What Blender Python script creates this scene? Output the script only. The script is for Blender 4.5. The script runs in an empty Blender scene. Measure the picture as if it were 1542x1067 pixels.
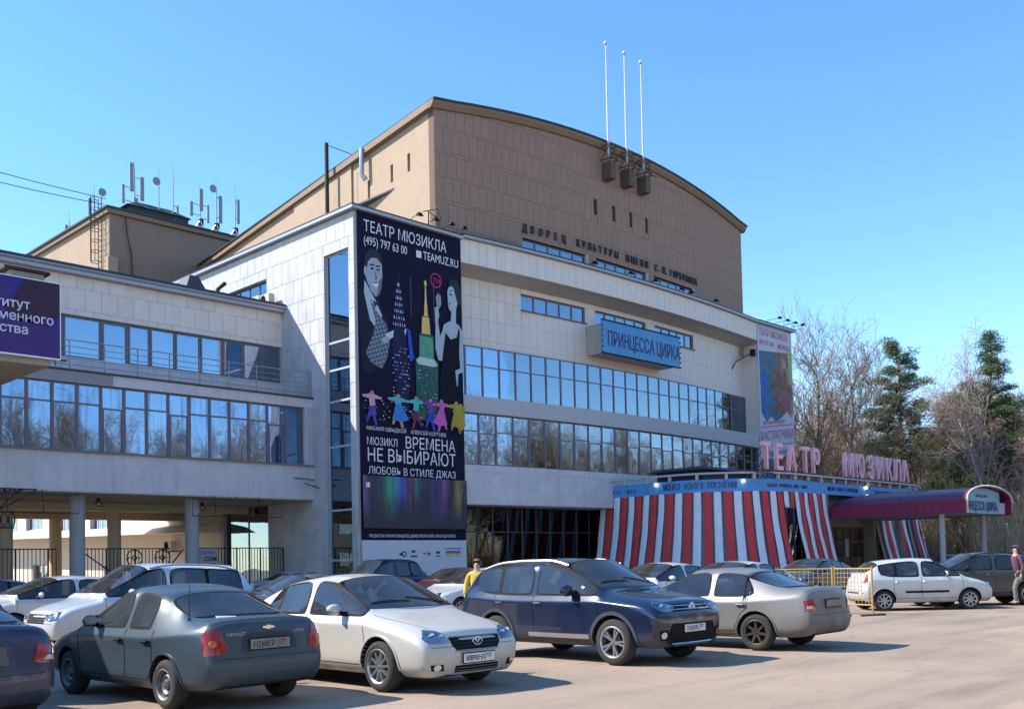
import bpy, bmesh, math, random
from math import sin, cos, pi, radians, sqrt, atan2
from mathutils import Vector, Matrix, noise as mnoise
from mathutils.bvhtree import BVHTree
random.seed(11)
SC = bpy.context.scene
COL = SC.collection

# ------------------------------------------------------------------ camera, sky, sun, exposure
def make_camera():
    yaw, pitch, roll = 0.7792144, 0.0385602, -0.0212384
    fw = Vector((cos(yaw)*cos(pitch), sin(yaw)*cos(pitch), sin(pitch)))
    r = Vector((sin(yaw), -cos(yaw), 0)); u = r.cross(fw)
    r2 = cos(roll)*r + sin(roll)*u; u2 = -sin(roll)*r + cos(roll)*u
    cd = bpy.data.cameras.new('camera'); co = bpy.data.objects.new('camera', cd); COL.objects.link(co)
    m = Matrix.Identity(4)
    for i in range(3):
        m[i][0] = r2[i]; m[i][1] = u2[i]; m[i][2] = -fw[i]
    m[2][3] = 1.6
    co.matrix_world = m
    cd.sensor_width = 36; cd.lens = 36*1522.29/1542; cd.shift_y = (787.66-533.5)/1542
    cd.clip_start = .1; cd.clip_end = 3000
    SC.camera = co
make_camera()
SUN_DIR = Vector((-.80, .81, 1.0)).normalized()      # towards the sun
def make_light():
    w = bpy.data.worlds.new('World'); SC.world = w; w.use_nodes = True
    nt = w.node_tree; bg = nt.nodes['Background']
    sky = nt.nodes.new('ShaderNodeTexSky'); sky.sky_type = 'NISHITA'; sky.sun_disc = False
    sky.sun_elevation = math.asin(SUN_DIR.z)
    sky.sun_rotation = atan2(SUN_DIR.x, SUN_DIR.y)
    sky.altitude = 150; sky.air_density = 1.0; sky.dust_density = .0; sky.ozone_density = 3.0
    hs = nt.nodes.new('ShaderNodeHueSaturation'); hs.inputs['Saturation'].default_value = 1.18; hs.inputs['Hue'].default_value = .498; hs.inputs['Value'].default_value = 1
    nt.links.new(sky.outputs[0], hs.inputs['Color']); nt.links.new(hs.outputs[0], bg.inputs[0]); bg.inputs[1].default_value = .15
    ld = bpy.data.lights.new('sun', 'SUN'); ld.energy = 4.2; ld.angle = radians(.5); ld.color = (1, .93, .82)
    lo = bpy.data.objects.new('sun', ld); COL.objects.link(lo)
    lo.rotation_euler = SUN_DIR.to_track_quat('Z', 'Y').to_euler(); lo.location = (0, 0, 60)
make_light()
SC.view_settings.view_transform = 'Standard'; SC.view_settings.look = 'None'
SC.view_settings.gamma = 1; SC.view_settings.use_curve_mapping = False
SC.view_settings.exposure = 1.06
SC.render.engine = 'CYCLES'
SC.cycles.max_bounces = 8; SC.cycles.transparent_max_bounces = 14

# ------------------------------------------------------------------ materials
MATS = {}
def _nt(name):
    m = bpy.data.materials.new(name); m.use_nodes = True
    return m, m.node_tree, m.node_tree.nodes, m.node_tree.links
def rgb(c): return (c[0], c[1], c[2], 1)
def mat(name, col, rough=.8, metal=0., var=.12, scale=3., bump=.0, bscale=40., spec=.4, rnd=0., streak=0., streakcol=None, objcol=False, coat=0., dirt=None, emit=None, space='Object'):
    if name in MATS: return MATS[name]
    m, nt, N, L = _nt(name); b = N['Principled BSDF']; MATS[name] = m
    b.inputs['Roughness'].default_value = rough; b.inputs['Metallic'].default_value = metal
    b.inputs['Specular IOR Level'].default_value = spec; b.inputs['Coat Weight'].default_value = coat
    tc = N.new('ShaderNodeTexCoord'); geo = N.new('ShaderNodeNewGeometry')
    vec = geo.outputs['Position'] if space == 'World' else tc.outputs['Object']
    base = None
    if objcol:
        oi = N.new('ShaderNodeObjectInfo'); base = oi.outputs['Color']
    def mul(a, fac_out, lo, hi):
        mr = N.new('ShaderNodeMapRange'); L.new(fac_out, mr.inputs[0]); mr.inputs[3].default_value = lo; mr.inputs[4].default_value = hi
        mx = N.new('ShaderNodeMix'); mx.data_type = 'RGBA'; mx.blend_type = 'MULTIPLY'; mx.inputs[0].default_value = 1
        if a is None: mx.inputs[6].default_value = rgb(col)
        else: L.new(a, mx.inputs[6])
        cmb = N.new('ShaderNodeCombineColor')
        for i in range(3): L.new(mr.outputs[0], cmb.inputs[i])
        L.new(cmb.outputs[0], mx.inputs[7]); return mx.outputs[2]
    if var > 0:
        nz = N.new('ShaderNodeTexNoise'); nz.inputs['Scale'].default_value = scale; nz.inputs['Detail'].default_value = 6; nz.inputs['Roughness'].default_value = .62
        L.new(vec, nz.inputs['Vector']); base = mul(base, nz.outputs[0], 1-var*1.6, 1+var*1.6)
    if rnd > 0:
        oi2 = N.new('ShaderNodeObjectInfo'); base = mul(base, oi2.outputs['Random'], 1-rnd, 1+rnd)
    if streak > 0:
        mp = N.new('ShaderNodeMapping'); mp.inputs['Scale'].default_value = (2.2, 2.2, .12); L.new(vec, mp.inputs['Vector'])
        n2 = N.new('ShaderNodeTexNoise'); n2.inputs['Scale'].default_value = 1.6; n2.inputs['Detail'].default_value = 7; n2.inputs['Roughness'].default_value = .7
        L.new(mp.outputs[0], n2.inputs['Vector'])
        mr = N.new('ShaderNodeMapRange'); mr.inputs[1].default_value = .52; mr.inputs[2].default_value = .78; mr.inputs[3].default_value = 0; mr.inputs[4].default_value = streak
        L.new(n2.outputs[0], mr.inputs[0])
        mx = N.new('ShaderNodeMix'); mx.data_type = 'RGBA'; L.new(mr.outputs[0], mx.inputs[0])
        if base is None: mx.inputs[6].default_value = rgb(col)
        else: L.new(base, mx.inputs[6])
        mx.inputs[7].default_value = rgb(streakcol or (.12, .11, .11)); base = mx.outputs[2]
    if dirt:   # road dust on the lower body: (colour, top height, strength)
        sp = N.new('ShaderNodeSeparateXYZ'); L.new(tc.outputs['Object'], sp.inputs[0])
        mr = N.new('ShaderNodeMapRange'); mr.inputs[1].default_value = dirt[1]; mr.inputs[2].default_value = .15; mr.inputs[3].default_value = .06; mr.inputs[4].default_value = dirt[2]
        L.new(sp.outputs[2], mr.inputs[0])
        n3 = N.new('ShaderNodeTexNoise'); n3.inputs['Scale'].default_value = 3.5; n3.inputs['Detail'].default_value = 8; L.new(tc.outputs['Object'], n3.inputs['Vector'])
        mm = N.new('ShaderNodeMath'); mm.operation = 'MULTIPLY'; L.new(mr.outputs[0], mm.inputs[0])
        m4 = N.new('ShaderNodeMapRange'); m4.inputs[1].default_value = .3; m4.inputs[2].default_value = .7; m4.inputs[3].default_value = .55; m4.inputs[4].default_value = 1.25; L.new(n3.outputs[0], m4.inputs[0])
        L.new(m4.outputs[0], mm.inputs[1]); mm.use_clamp = True
        mx = N.new('ShaderNodeMix'); mx.data_type = 'RGBA'; L.new(mm.outputs[0], mx.inputs[0])
        if base is None: mx.inputs[6].default_value = rgb(col)
        else: L.new(base, mx.inputs[6])
        mx.inputs[7].default_value = rgb(dirt[0]); base = mx.outputs[2]
        r2 = N.new('ShaderNodeMapRange'); L.new(mm.outputs[0], r2.inputs[0]); r2.inputs[3].default_value = rough; r2.inputs[4].default_value = .75; L.new(r2.outputs[0], b.inputs['Roughness'])
        c2 = N.new('ShaderNodeMapRange'); L.new(mm.outputs[0], c2.inputs[0]); c2.inputs[3].default_value = coat; c2.inputs[4].default_value = 0; L.new(c2.outputs[0], b.inputs['Coat Weight'])
        e2 = N.new('ShaderNodeMapRange'); L.new(mm.outputs[0], e2.inputs[0]); e2.inputs[3].default_value = metal; e2.inputs[4].default_value = 0; L.new(e2.outputs[0], b.inputs['Metallic'])
    if base is None: b.inputs['Base Color'].default_value = rgb(col)
    else: L.new(base, b.inputs['Base Color'])
    if bump > 0:
        nb = N.new('ShaderNodeTexNoise'); nb.inputs['Scale'].default_value = bscale; nb.inputs['Detail'].default_value = 5; L.new(vec, nb.inputs['Vector'])
        bp = N.new('ShaderNodeBump'); bp.inputs['Strength'].default_value = bump; bp.inputs['Distance'].default_value = .02
        L.new(nb.outputs[0], bp.inputs['Height']); L.new(bp.outputs[0], b.inputs['Normal'])
    if emit:
        b.inputs['Emission Color'].default_value = rgb(emit[0]); b.inputs['Emission Strength'].default_value = emit[1]
    return m
def glass(name, tint=(.55, .65, .7), base=.3, wav=.0, dirty=0., refl=(.93, .95, 1), film=0.):
    if name in MATS: return MATS[name]
    m, nt, N, L = _nt(name); MATS[name] = m; N.remove(N['Principled BSDF'])
    out = N['Material Output']; g = N.new('ShaderNodeBsdfGlossy'); g.inputs['Roughness'].default_value = .015; g.inputs['Color'].default_value = (*refl, 1)
    t = N.new('ShaderNodeBsdfTransparent'); t.inputs[0].default_value = rgb(tint)
    fr = N.new('ShaderNodeFresnel'); fr.inputs[0].default_value = 1.5
    ma = N.new('ShaderNodeMath'); ma.operation = 'MULTIPLY_ADD'; ma.inputs[1].default_value = 1-base; ma.inputs[2].default_value = base; ma.use_clamp = True
    L.new(fr.outputs[0], ma.inputs[0]); mx = N.new('ShaderNodeMixShader'); L.new(ma.outputs[0], mx.inputs[0]); L.new(t.outputs[0], mx.inputs[1]); L.new(g.outputs[0], mx.inputs[2])
    last = mx.outputs[0]
    if wav > 0:
        tc = N.new('ShaderNodeNewGeometry'); nz = N.new('ShaderNodeTexNoise'); nz.inputs['Scale'].default_value = .8; nz.inputs['Detail'].default_value = 1; L.new(tc.outputs['Position'], nz.inputs['Vector'])
        bp = N.new('ShaderNodeBump'); bp.inputs['Strength'].default_value = wav; bp.inputs['Distance'].default_value = .04; L.new(nz.outputs[0], bp.inputs['Height'])
        L.new(bp.outputs[0], g.inputs['Normal'])
    if dirty > 0:
        tc = N.new('ShaderNodeNewGeometry'); mp = N.new('ShaderNodeMapping'); mp.inputs['Scale'].default_value = (3, 3, .16); L.new(tc.outputs['Position'], mp.inputs['Vector'])
        nz = N.new('ShaderNodeTexNoise'); nz.inputs['Scale'].default_value = 1.7; nz.inputs['Detail'].default_value = 7; L.new(mp.outputs[0], nz.inputs['Vector'])
        mr = N.new('ShaderNodeMapRange'); mr.inputs[1].default_value = .5; mr.inputs[2].default_value = .75; mr.inputs[3].default_value = .04; mr.inputs[4].default_value = dirty; L.new(nz.outputs[0], mr.inputs[0])
        d = N.new('ShaderNodeBsdfDiffuse'); d.inputs[0].default_value = (.20, .20, .26, 1)
        m2 = N.new('ShaderNodeMixShader'); L.new(mr.outputs[0], m2.inputs[0]); L.new(last, m2.inputs[1]); L.new(d.outputs[0], m2.inputs[2]); last = m2.outputs[0]
    if film > 0:   # dust film
        tc = N.new('ShaderNodeTexCoord'); nz = N.new('ShaderNodeTexNoise'); nz.inputs['Scale'].default_value = 2.2; nz.inputs['Detail'].default_value = 6; L.new(tc.outputs['Object'], nz.inputs['Vector'])
        mr = N.new('ShaderNodeMapRange'); mr.inputs[1].default_value = .35; mr.inputs[2].default_value = .7; mr.inputs[3].default_value = film*.5; mr.inputs[4].default_value = film*1.6; L.new(nz.outputs[0], mr.inputs[0])
        d = N.new('ShaderNodeBsdfDiffuse'); d.inputs[0].default_value = (.42, .40, .36, 1)
        m2 = N.new('ShaderNodeMixShader'); L.new(mr.outputs[0], m2.inputs[0]); L.new(last, m2.inputs[1]); L.new(d.outputs[0], m2.inputs[2]); last = m2.outputs[0]
    L.new(last, out.inputs[0]); return m

M_WHITE = mat('white_tile', (.72, .63, .58), .75, var=.07, scale=2.5, rnd=.045, bump=.15, bscale=60, streak=.22, streakcol=(.36, .32, .29), space='World')
M_WHITEOLD = mat('weathered_white_tile', (.46, .455, .475), .75, var=.16, scale=1.2, rnd=.07, streak=.6, streakcol=(.28, .28, .31), bump=.3, bscale=30, space='World')
M_JOINT = mat('tile_joint', (.40, .35, .325), .9)
M_JOINTW = mat('grey_joint', (.40, .39, .39), .9)
M_BROWN = mat('brown_tile', (.285, .18, .138), .8, var=.06, scale=2., rnd=.04, bump=.12, bscale=50)
M_BROWNJ = mat('brown_joint', (.15, .095, .075), .9)
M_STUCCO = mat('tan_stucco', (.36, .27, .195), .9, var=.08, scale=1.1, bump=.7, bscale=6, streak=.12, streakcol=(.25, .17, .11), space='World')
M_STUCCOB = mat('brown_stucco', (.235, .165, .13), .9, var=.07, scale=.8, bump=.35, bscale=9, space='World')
M_PLASTER = mat('grey_white_plaster', (.58, .54, .56), .85, var=.15, scale=1.2, bump=.3, bscale=20, streak=.5, streakcol=(.27, .25, .27), space='World')
M_PATCH = mat('grey_render_patch', (.30, .27, .29), .85, var=.05)
M_CAP = mat('roof_flashing', (.36, .37, .41), .45, .3, var=.08)
M_DARKCAP = mat('dark_roof_edge', (.035, .04, .06), .5, .2)
M_TRIMB = mat('brown_cornice_trim', (.21, .15, .10), .7, var=.08)
M_ROOF = mat('bitumen_roof', (.10, .10, .105), .9, bump=.3)
M_FRAME = mat('violet_grey_frame', (.16, .13, .17), .5, var=.06)
M_FRAMED = mat('dark_frame', (.05, .05, .06), .5)
M_FRAMEL = mat('pale_frame', (.45, .45, .52), .5)
M_GLASS = glass('window_glass', (.60, .74, .82), .34, wav=.14, refl=(.50, .62, .77))
M_GLASSG = glass('ground_floor_glass', (.5, .56, .56), .03, wav=.05, refl=(.38, .42, .48))
M_GLASSD = glass('streaked_window_glass', (.40, .5, .62), .45, wav=.10, dirty=.65, refl=(.38, .52, .72))
M_INT = mat('room_interior', (.10, .10, .11), .9)
M_INTL = mat('pale_interior', (.38, .40, .42), .9)
M_CURT = mat('pale_curtain', (.42, .64, .74), .8, var=.03)
M_BLIND = mat('white_blind', (.7, .72, .72), .8)
M_CONC = mat('concrete', (.33, .28, .22), .9, var=.2, scale=2.5, bump=.5, bscale=15)
M_BLACK = mat('black_paint', (.015, .015, .017), .5)
M_IRON = mat('black_iron', (.02, .018, .018), .6, bump=.2)
M_RUST = mat('rusty_iron', (.09, .055, .04), .85, var=.3, scale=8, bump=.4)
M_STEEL = mat('galvanised_steel', (.42, .43, .45), .4, .7, var=.08)
M_RAIL = mat('grey_rail_paint', (.30, .27, .30), .5, .2)
M_WHITEP = mat('white_paint', (.78, .78, .80), .5)
M_YELLOWP = mat('yellow_paint_rust', (.42, .25, .06), .6, var=.25, scale=12, streak=.5, streakcol=(.18, .07, .03))
M_PINK = mat('pink_letter', (.92, .46, .50), .5, var=.15, scale=2.5, streak=.35, streakcol=(.55, .42, .48))
M_REDS = mat('red_fabric', (.62, .05, .06), .75, var=.10, scale=1.5, streak=.25, streakcol=(.35, .05, .06))
M_BLUS = mat('pale_grey_blue_fabric', (.74, .73, .80), .75, var=.08, scale=1.5, streak=.3, streakcol=(.4, .4, .46))
M_GREYS = mat('grey_wall_panel', (.28, .25, .27), .85, var=.1)
M_BLUEB = mat('blue_banner', (.10, .30, .62), .6, var=.16, scale=2.)
M_CANOPY = mat('purple_canopy', (.12, .026, .07), .4, 0, var=.05, scale=4, coat=.3)
M_BURG = mat('burgundy_canopy_side', (.18, .010, .05), .6, var=.05)
M_WOOD = mat('brown_door_wood', (.085, .04, .022), .6, var=.2, scale=6, bump=.2)
M_CREAM = mat('cream_column', (.60, .50, .36), .8, var=.05)
M_GREYCOL = mat('grey_column', (.36, .34, .37), .8, var=.08, bump=.2)
M_PAPER = mat('paper', (.6, .6, .58), .8, var=.02)
M_RUBBER = mat('tyre_rubber', (.030, .028, .026), .85, var=.15, bump=.3, bscale=30)
M_PLAS = mat('black_plastic', (.012, .012, .014), .6, spec=.1)
M_CHROME = mat('chrome', (.75, .75, .78), .12, 1., var=0)
M_ALLOY = mat('alloy_wheel', (.42, .42, .43), .3, .8, var=.04)
M_ALLOYD = mat('dark_alloy_wheel', (.075, .065, .055), .45, .6, var=.1)
M_STEELW = mat('grey_steel_wheel', (.17, .17, .18), .5, .5, var=.1)
M_SEAT = mat('dark_seat_cloth', (.035, .035, .04), .9)
M_LAMP = glass('clear_lens', (.85, .88, .92), .18)
M_LAMPBG = mat('lamp_reflector', (.62, .64, .68), .15, .9, var=0)
M_TAIL = mat('red_lens', (.30, .012, .012), .12, var=.1, scale=20, coat=.6)
M_ORANGE = mat('orange_lens', (.55, .12, .01), .15, var=.05, coat=.6)
M_TAILW = mat('white_lens', (.6, .55, .55), .15, var=.05, coat=.6)
M_PLATE = mat('number_plate_white', (.72, .72, .70), .5, var=.03)
M_PLATED = mat('dusty_number_plate', (.25, .22, .19), .7, var=.1)
M_CGLASS = glass('car_glass', (.66, .72, .70), .05, film=.05)
M_CGLASSD = glass('dark_car_glass', (.2, .22, .24), .05, film=.03)

# ------------------------------------------------------------------ mesh helpers
class MB:
    def __init__(s): s.v = []; s.f = []; s.m = []; s.cur = 0
    def face(s, pts, m=None):
        i = len(s.v); s.v += [tuple(p) for p in pts]; s.f.append(tuple(range(i, i+len(pts)))); s.m.append(s.cur if m is None else m)
    def grid(s, rows, close=False, m=None):
        i0 = len(s.v); n = len(rows[0])
        for r in rows: s.v += [tuple(p) for p in r]
        for a in range(len(rows)-1):
            for b in range(n if close else n-1):
                c = (b+1) % n
                s.f.append((i0+a*n+b, i0+a*n+c, i0+(a+1)*n+c, i0+(a+1)*n+b)); s.m.append(s.cur if m is None else m)
    def hexa(s, p, m=None):   # p: 8 points, bottom 4 ccw then top 4
        i = len(s.v); s.v += [tuple(q) for q in p]
        for f in ((0, 3, 2, 1), (4, 5, 6, 7), (0, 1, 5, 4), (1, 2, 6, 5), (2, 3, 7, 6), (3, 0, 4, 7)):
            s.f.append(tuple(i+k for k in f)); s.m.append(s.cur if m is None else m)
    def box(s, c, d, rz=0, m=None):
        hx, hy, hz = d[0]/2, d[1]/2, d[2]/2; co, si = cos(rz), sin(rz)
        p = []
        for z in (-hz, hz):
            for x, y in ((-hx, -hy), (hx, -hy), (hx, hy), (-hx, hy)):
                p.append((c[0]+x*co-y*si, c[1]+x*si+y*co, c[2]+z))
        s.hexa(p, m)
    def b2(s, x0, y0, z0, x1, y1, z1, m=None): s.box(((x0+x1)/2, (y0+y1)/2, (z0+z1)/2), (abs(x1-x0), abs(y1-y0), abs(z1-z0)), 0, m)
    def bar(s, a, b, w, h=None, m=None):
        a = Vector(a); b = Vector(b); d = (b-a).normalized(); h = h or w
        u = d.cross(Vector((0, 0, 1)))
        if u.length < 1e-3: u = Vector((1, 0, 0))
        u.normalize(); v = u.cross(d); u = u*w/2; v = v*h/2
        s.hexa([a-u-v, a+u-v, a+u+v, a-u+v, b-u-v, b+u-v, b+u+v, b-u+v], m)
    def tube(s, pts, r, n=8, m=None, cap=True):
        pts = [Vector(p) for p in pts]; rows = []
        ref = None
        for i, p in enumerate(pts):
            d = (pts[min(i+1, len(pts)-1)]-pts[max(i-1, 0)]).normalized()
            if ref is None or abs(d.dot(ref)) > .98:
                ref = Vector((0, 0, 1)) if abs(d.z) < .9 else Vector((1, 0, 0))
            u = d.cross(ref).normalized(); v = u.cross(d); rr = r[i] if isinstance(r, (list, tuple)) else r
            rows.append([p+rr*(cos(2*pi*k/n)*u+sin(2*pi*k/n)*v) for k in range(n)])
        s.grid(rows, True, m)
        if cap: s.face(rows[0], m); s.face(rows[-1][::-1], m)
    def cyl(s, c, r, h, n=16, m=None): s.tube([c, (c[0], c[1], c[2]+h)], r, n, m)
    def lathe(s, prof, c=(0, 0, 0), ax='z', n=24, m=None):   # prof: (r, h)
        rows = []
        for r, h in prof:
            row = []
            for k in range(n):
                a = 2*pi*k/n; x, y = r*cos(a), r*sin(a)
                p = (x, y, h) if ax == 'z' else ((x, h, y) if ax == 'y' else (h, x, y))
                row.append((c[0]+p[0], c[1]+p[1], c[2]+p[2]))
            rows.append(row)
        s.grid(rows, True, m)
    def sphere(s, c, r, n=12, sq=1., m=None):
        s.lathe([(r*sin(pi*i/n)+1e-4, -r*sq*cos(pi*i/n)) for i in range(n+1)], c, 'z', n*2, m)
    def mesh(s, name, mats, smooth=False, off=(0, 0, 0), fix=True):
        me = bpy.data.meshes.new(name)
        o = Vector(off)
        me.from_pydata([(p[0]-o.x, p[1]-o.y, p[2]-o.z) for p in s.v], [], s.f)
        mats = mats if isinstance(mats, (list, tuple)) else [mats]
        for m in mats: me.materials.append(m)
        if len(mats) > 1: me.polygons.foreach_set('material_index', s.m)
        if smooth: me.polygons.foreach_set('use_smooth', [True]*len(s.f))
        me.validate()
        if fix:
            bm = bmesh.new(); bm.from_mesh(me)
            if smooth: bmesh.ops.remove_doubles(bm, verts=bm.verts, dist=1e-5)
            bmesh.ops.recalc_face_normals(bm, faces=bm.faces); bm.to_mesh(me); bm.free()
        me.update(); return me
    def build(s, name, mats, parent=None, smooth=False, label=None, bevel=0, local=False, sharp=40):
        off = (0, 0, 0) if local or parent is None else wloc(parent)
        me = s.mesh(name, mats, smooth, off)
        if smooth and sharp: me.set_sharp_from_angle(angle=radians(sharp))
        o = link(name, me, parent)
        if label: o['label'] = label
        if bevel:
            bm = bmesh.new(); bm.from_mesh(me)
            bmesh.ops.remove_doubles(bm, verts=bm.verts, dist=1e-5)
            bmesh.ops.bevel(bm, geom=[e for e in bm.edges if e.is_manifold and e.calc_face_angle() > .5], offset=bevel, segments=2, affect='EDGES', profile=.6)
            bm.to_mesh(me); bm.free()
        return o
def wloc(o):
    v = Vector((0, 0, 0))
    while o is not None: v = v+o.location; o = o.parent
    return v
def link(name, data, parent=None, loc=None, rot=None):
    o = bpy.data.objects.new(name, data); COL.objects.link(o)
    if parent is not None: o.parent = parent
    if loc is not None: o.location = Vector(loc)
    if rot is not None: o.rotation_euler = rot
    return o
def tag(o, label, cat, group=None, kind=None):
    o['label'] = label; o['category'] = cat
    if group: o['group'] = group
    if kind: o['kind'] = kind
    return o
def thing(name, label, cat, loc=(0, 0, 0), rz=0, group=None):
    o = bpy.data.objects.new(name, None); COL.objects.link(o); o.location = loc; o.rotation_euler = (0, 0, rz); o.empty_display_size = .3
    return tag(o, label, cat, group)
def struct(o): o['kind'] = 'structure'; return o
def dup(o, parent=None, loc=None, rz=None):
    c = o.copy(); COL.objects.link(c)
    if parent is not None: c.parent = parent
    for ch in [x for x in o.children]: dup(ch, c)
    if loc is not None: c.location = loc
    if rz is not None: c.rotation_euler = (0, 0, rz)
    return c
_tc = {}
def textmesh(s, size, ext, off=0., xs=1., align='LEFT', bold=0.):
    k = (s, size, ext, off, xs, align)
    if k in _tc: return _tc[k]
    cu = bpy.data.curves.new('t', 'FONT'); cu.body = s; cu.size = size; cu.extrude = ext; cu.offset = off; cu.align_x = align; cu.resolution_u = 2
    o = bpy.data.objects.new('t', cu); COL.objects.link(o); bpy.context.view_layer.update()
    dg = bpy.context.evaluated_depsgraph_get(); me = bpy.data.meshes.new_from_object(o.evaluated_get(dg))
    for v in me.vertices: v.co.x *= xs
    bpy.data.objects.remove(o); me.name = 'lettering'; _tc[k] = me; return me
def text(s, size, material, parent, loc, rz=0, ext=.01, off=0., xs=1., align='LEFT', name='lettering', shear=0, world=True):
    """upright text: reading direction is +x turned by rz; loc in world space"""
    me = textmesh(s, size, ext, off, xs, align).copy(); me.materials.clear(); me.materials.append(material)
    p = Vector(loc)-(wloc(parent) if (parent and world) else Vector((0, 0, 0)))
    return link(name, me, parent, p, (pi/2, 0, rz))

# ---- walls that follow a line fn(u) -> (x, y, nx, ny) with outward normal
def line_fn(x0, y0, x1, y1, side=1):
    L = sqrt((x1-x0)**2+(y1-y0)**2); dx, dy = (x1-x0)/L, (y1-y0)/L
    return (lambda u: (x0+dx*u, y0+dy*u, dy*side, -dx*side)), L
def wall(parent, name, fn, u0, u1, z0, z1, th, material, holes=(), du=None, label=None, ztop=None):
    us = {u0, u1}; zs = {z0, z1}
    if du:
        n = max(1, round((u1-u0)/du)); us |= {u0+(u1-u0)*i/n for i in range(n+1)}
    for h in holes:
        for a in (h[0], h[1]):
            if u0 < a < u1: us.add(a)
        for a in (h[2], h[3]):
            if z0 < a < z1: zs.add(a)
    us = sorted(us); zs = sorted(zs); mb = MB()
    us = [u for i, u in enumerate(us) if i == 0 or u-us[i-1] > 1e-4]
    nu, nz = len(us)-1, len(zs)-1
    def solid(i, j):
        if not (0 <= i < nu and 0 <= j < nz): return False
        uc, zc = (us[i]+us[i+1])/2, (zs[j]+zs[j+1])/2
        return not any(h[0] < uc < h[1] and h[2] < zc < h[3] for h in holes)
    def P(i, j, back):
        u = us[i]; x, y, nx, ny = fn(u); z = zs[j]
        if ztop and j == nz: z = ztop(u)
        b = th if back else 0
        return (x-nx*b, y-ny*b, z)
    for i in range(nu):
        for j in range(nz):
            if not solid(i, j): continue
            a, b, c, d = P(i, j, 0), P(i+1, j, 0), P(i+1, j+1, 0), P(i, j+1, 0)
            e, f, g, h = P(i, j, 1), P(i+1, j, 1), P(i+1, j+1, 1), P(i, j+1, 1)
            mb.face((a, b, c, d)); mb.face((f, e, h, g))
            if not solid(i-1, j): mb.face((e, a, d, h))
            if not solid(i+1, j): mb.face((b, f, g, c))
            if not solid(i, j-1): mb.face((e, f, b, a))
            if not solid(i, j+1): mb.face((d, c, g, h))
    me = mb.mesh(name, material, False, wloc(parent) if parent else (0, 0, 0), fix=False)
    bm = bmesh.new(); bm.from_mesh(me); bmesh.ops.remove_doubles(bm, verts=bm.verts, dist=1e-4); bmesh.ops.recalc_face_normals(bm, faces=bm.faces); bm.to_mesh(me); bm.free()
    o = link(name, me, parent)
    if label: o['label'] = label
    return o
_tile = {}
def tile_mesh(w, h, t, material):
    k = (round(w, 2), round(h, 2), round(t, 3), material.name)
    if k not in _tile:
        mb = MB(); b = .008
        p = [(-w/2, 0, -h/2), (w/2, 0, -h/2), (w/2, 0, h/2), (-w/2, 0, h/2)]
        q = [(-w/2+b, -t, -h/2+b), (w/2-b, -t, -h/2+b), (w/2-b, -t, h/2-b), (-w/2+b, -t, h/2-b)]
        mb.face(q); mb.face(p[::-1])
        for i in range(4): j = (i+1) % 4; mb.face((p[i], p[j], q[j], q[i]))
        _tile[k] = mb.mesh('tile', material)
    return _tile[k]
class Tiles:
    """facing panels of one building: the nearest become parts, the rest one joined part"""
    def __init__(s, name): s.name = name; s.l = []
    def area(s, parent, fn, u0, u1, rows, pw, material, t=.018, gap=.014, stagger=0., holes=(), ztop=None):
        n = max(1, round((u1-u0)/pw)); w = (u1-u0)/n
        for r, (z0, z1) in enumerate(rows):
            sh = stagger*w*(r % 2)
            for i in range(-1 if sh else 0, n):
                a = max(u0, u0+i*w+sh); b = min(u1, u0+(i+1)*w+sh)
                if b-a < .12: continue
                za, zb = z0, z1
                if ztop:
                    zl = min(ztop(a), ztop(b))-.02
                    if za > zl-.1: continue
                    zb = min(zb, zl)
                pcs = [(a, b, za, zb)]
                for h in holes:
                    nx_ = []
                    for (p, q, c, d) in pcs:
                        if p < h[1]-.01 and q > h[0]+.01 and c < h[3]-.01 and d > h[2]+.01:
                            if p < h[0]: nx_.append((p, h[0], c, d))
                            if q > h[1]: nx_.append((h[1], q, c, d))
                            p2, q2 = max(p, h[0]), min(q, h[1])
                            if c < h[2]: nx_.append((p2, q2, c, h[2]))
                            if d > h[3]: nx_.append((p2, q2, h[3], d))
                        else: nx_.append((p, q, c, d))
                    pcs = nx_
                for (a_, b_, c_, d_) in pcs:
                    if b_-a_ < .06 or d_-c_ < .06: continue
                    x, y, nx, ny = fn((a_+b_)/2)
                    s.l.append((sqrt(x*x+y*y), parent, x, y, (c_+d_)/2, atan2(nx, -ny), b_-a_-gap, d_-c_-gap, t, material, nx, ny))
    def emit(s, limit=288):
        s.l.sort(key=lambda q: q[0])
        for q in s.l[:limit]:
            _, par, x, y, z, rz, w, h, t, m, nx, ny = q
            w = round(w, 2); h = round(h, 2)
            tt = random.uniform(-.0025, .0025)
            o = link(s.name, tile_mesh(w, h, t, m), par, Vector((x, y, z))-wloc(par), (random.uniform(-.002, .002), 0, rz+tt))
        rest = {}
        for q in s.l[limit:]: rest.setdefault((q[1], q[9].name), []).append(q)
        for (par, mn), qs in rest.items():
            mb = MB()
            for q in qs:
                _, par, x, y, z, rz, w, h, t, m, nx, ny = q
                mb.box((x+nx*(t/2-.001), y+ny*(t/2-.001), z), (w, t, h), rz)
            o = mb.build(s.name, MATS[mn], par); o['kind'] = 'stuff'
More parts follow.
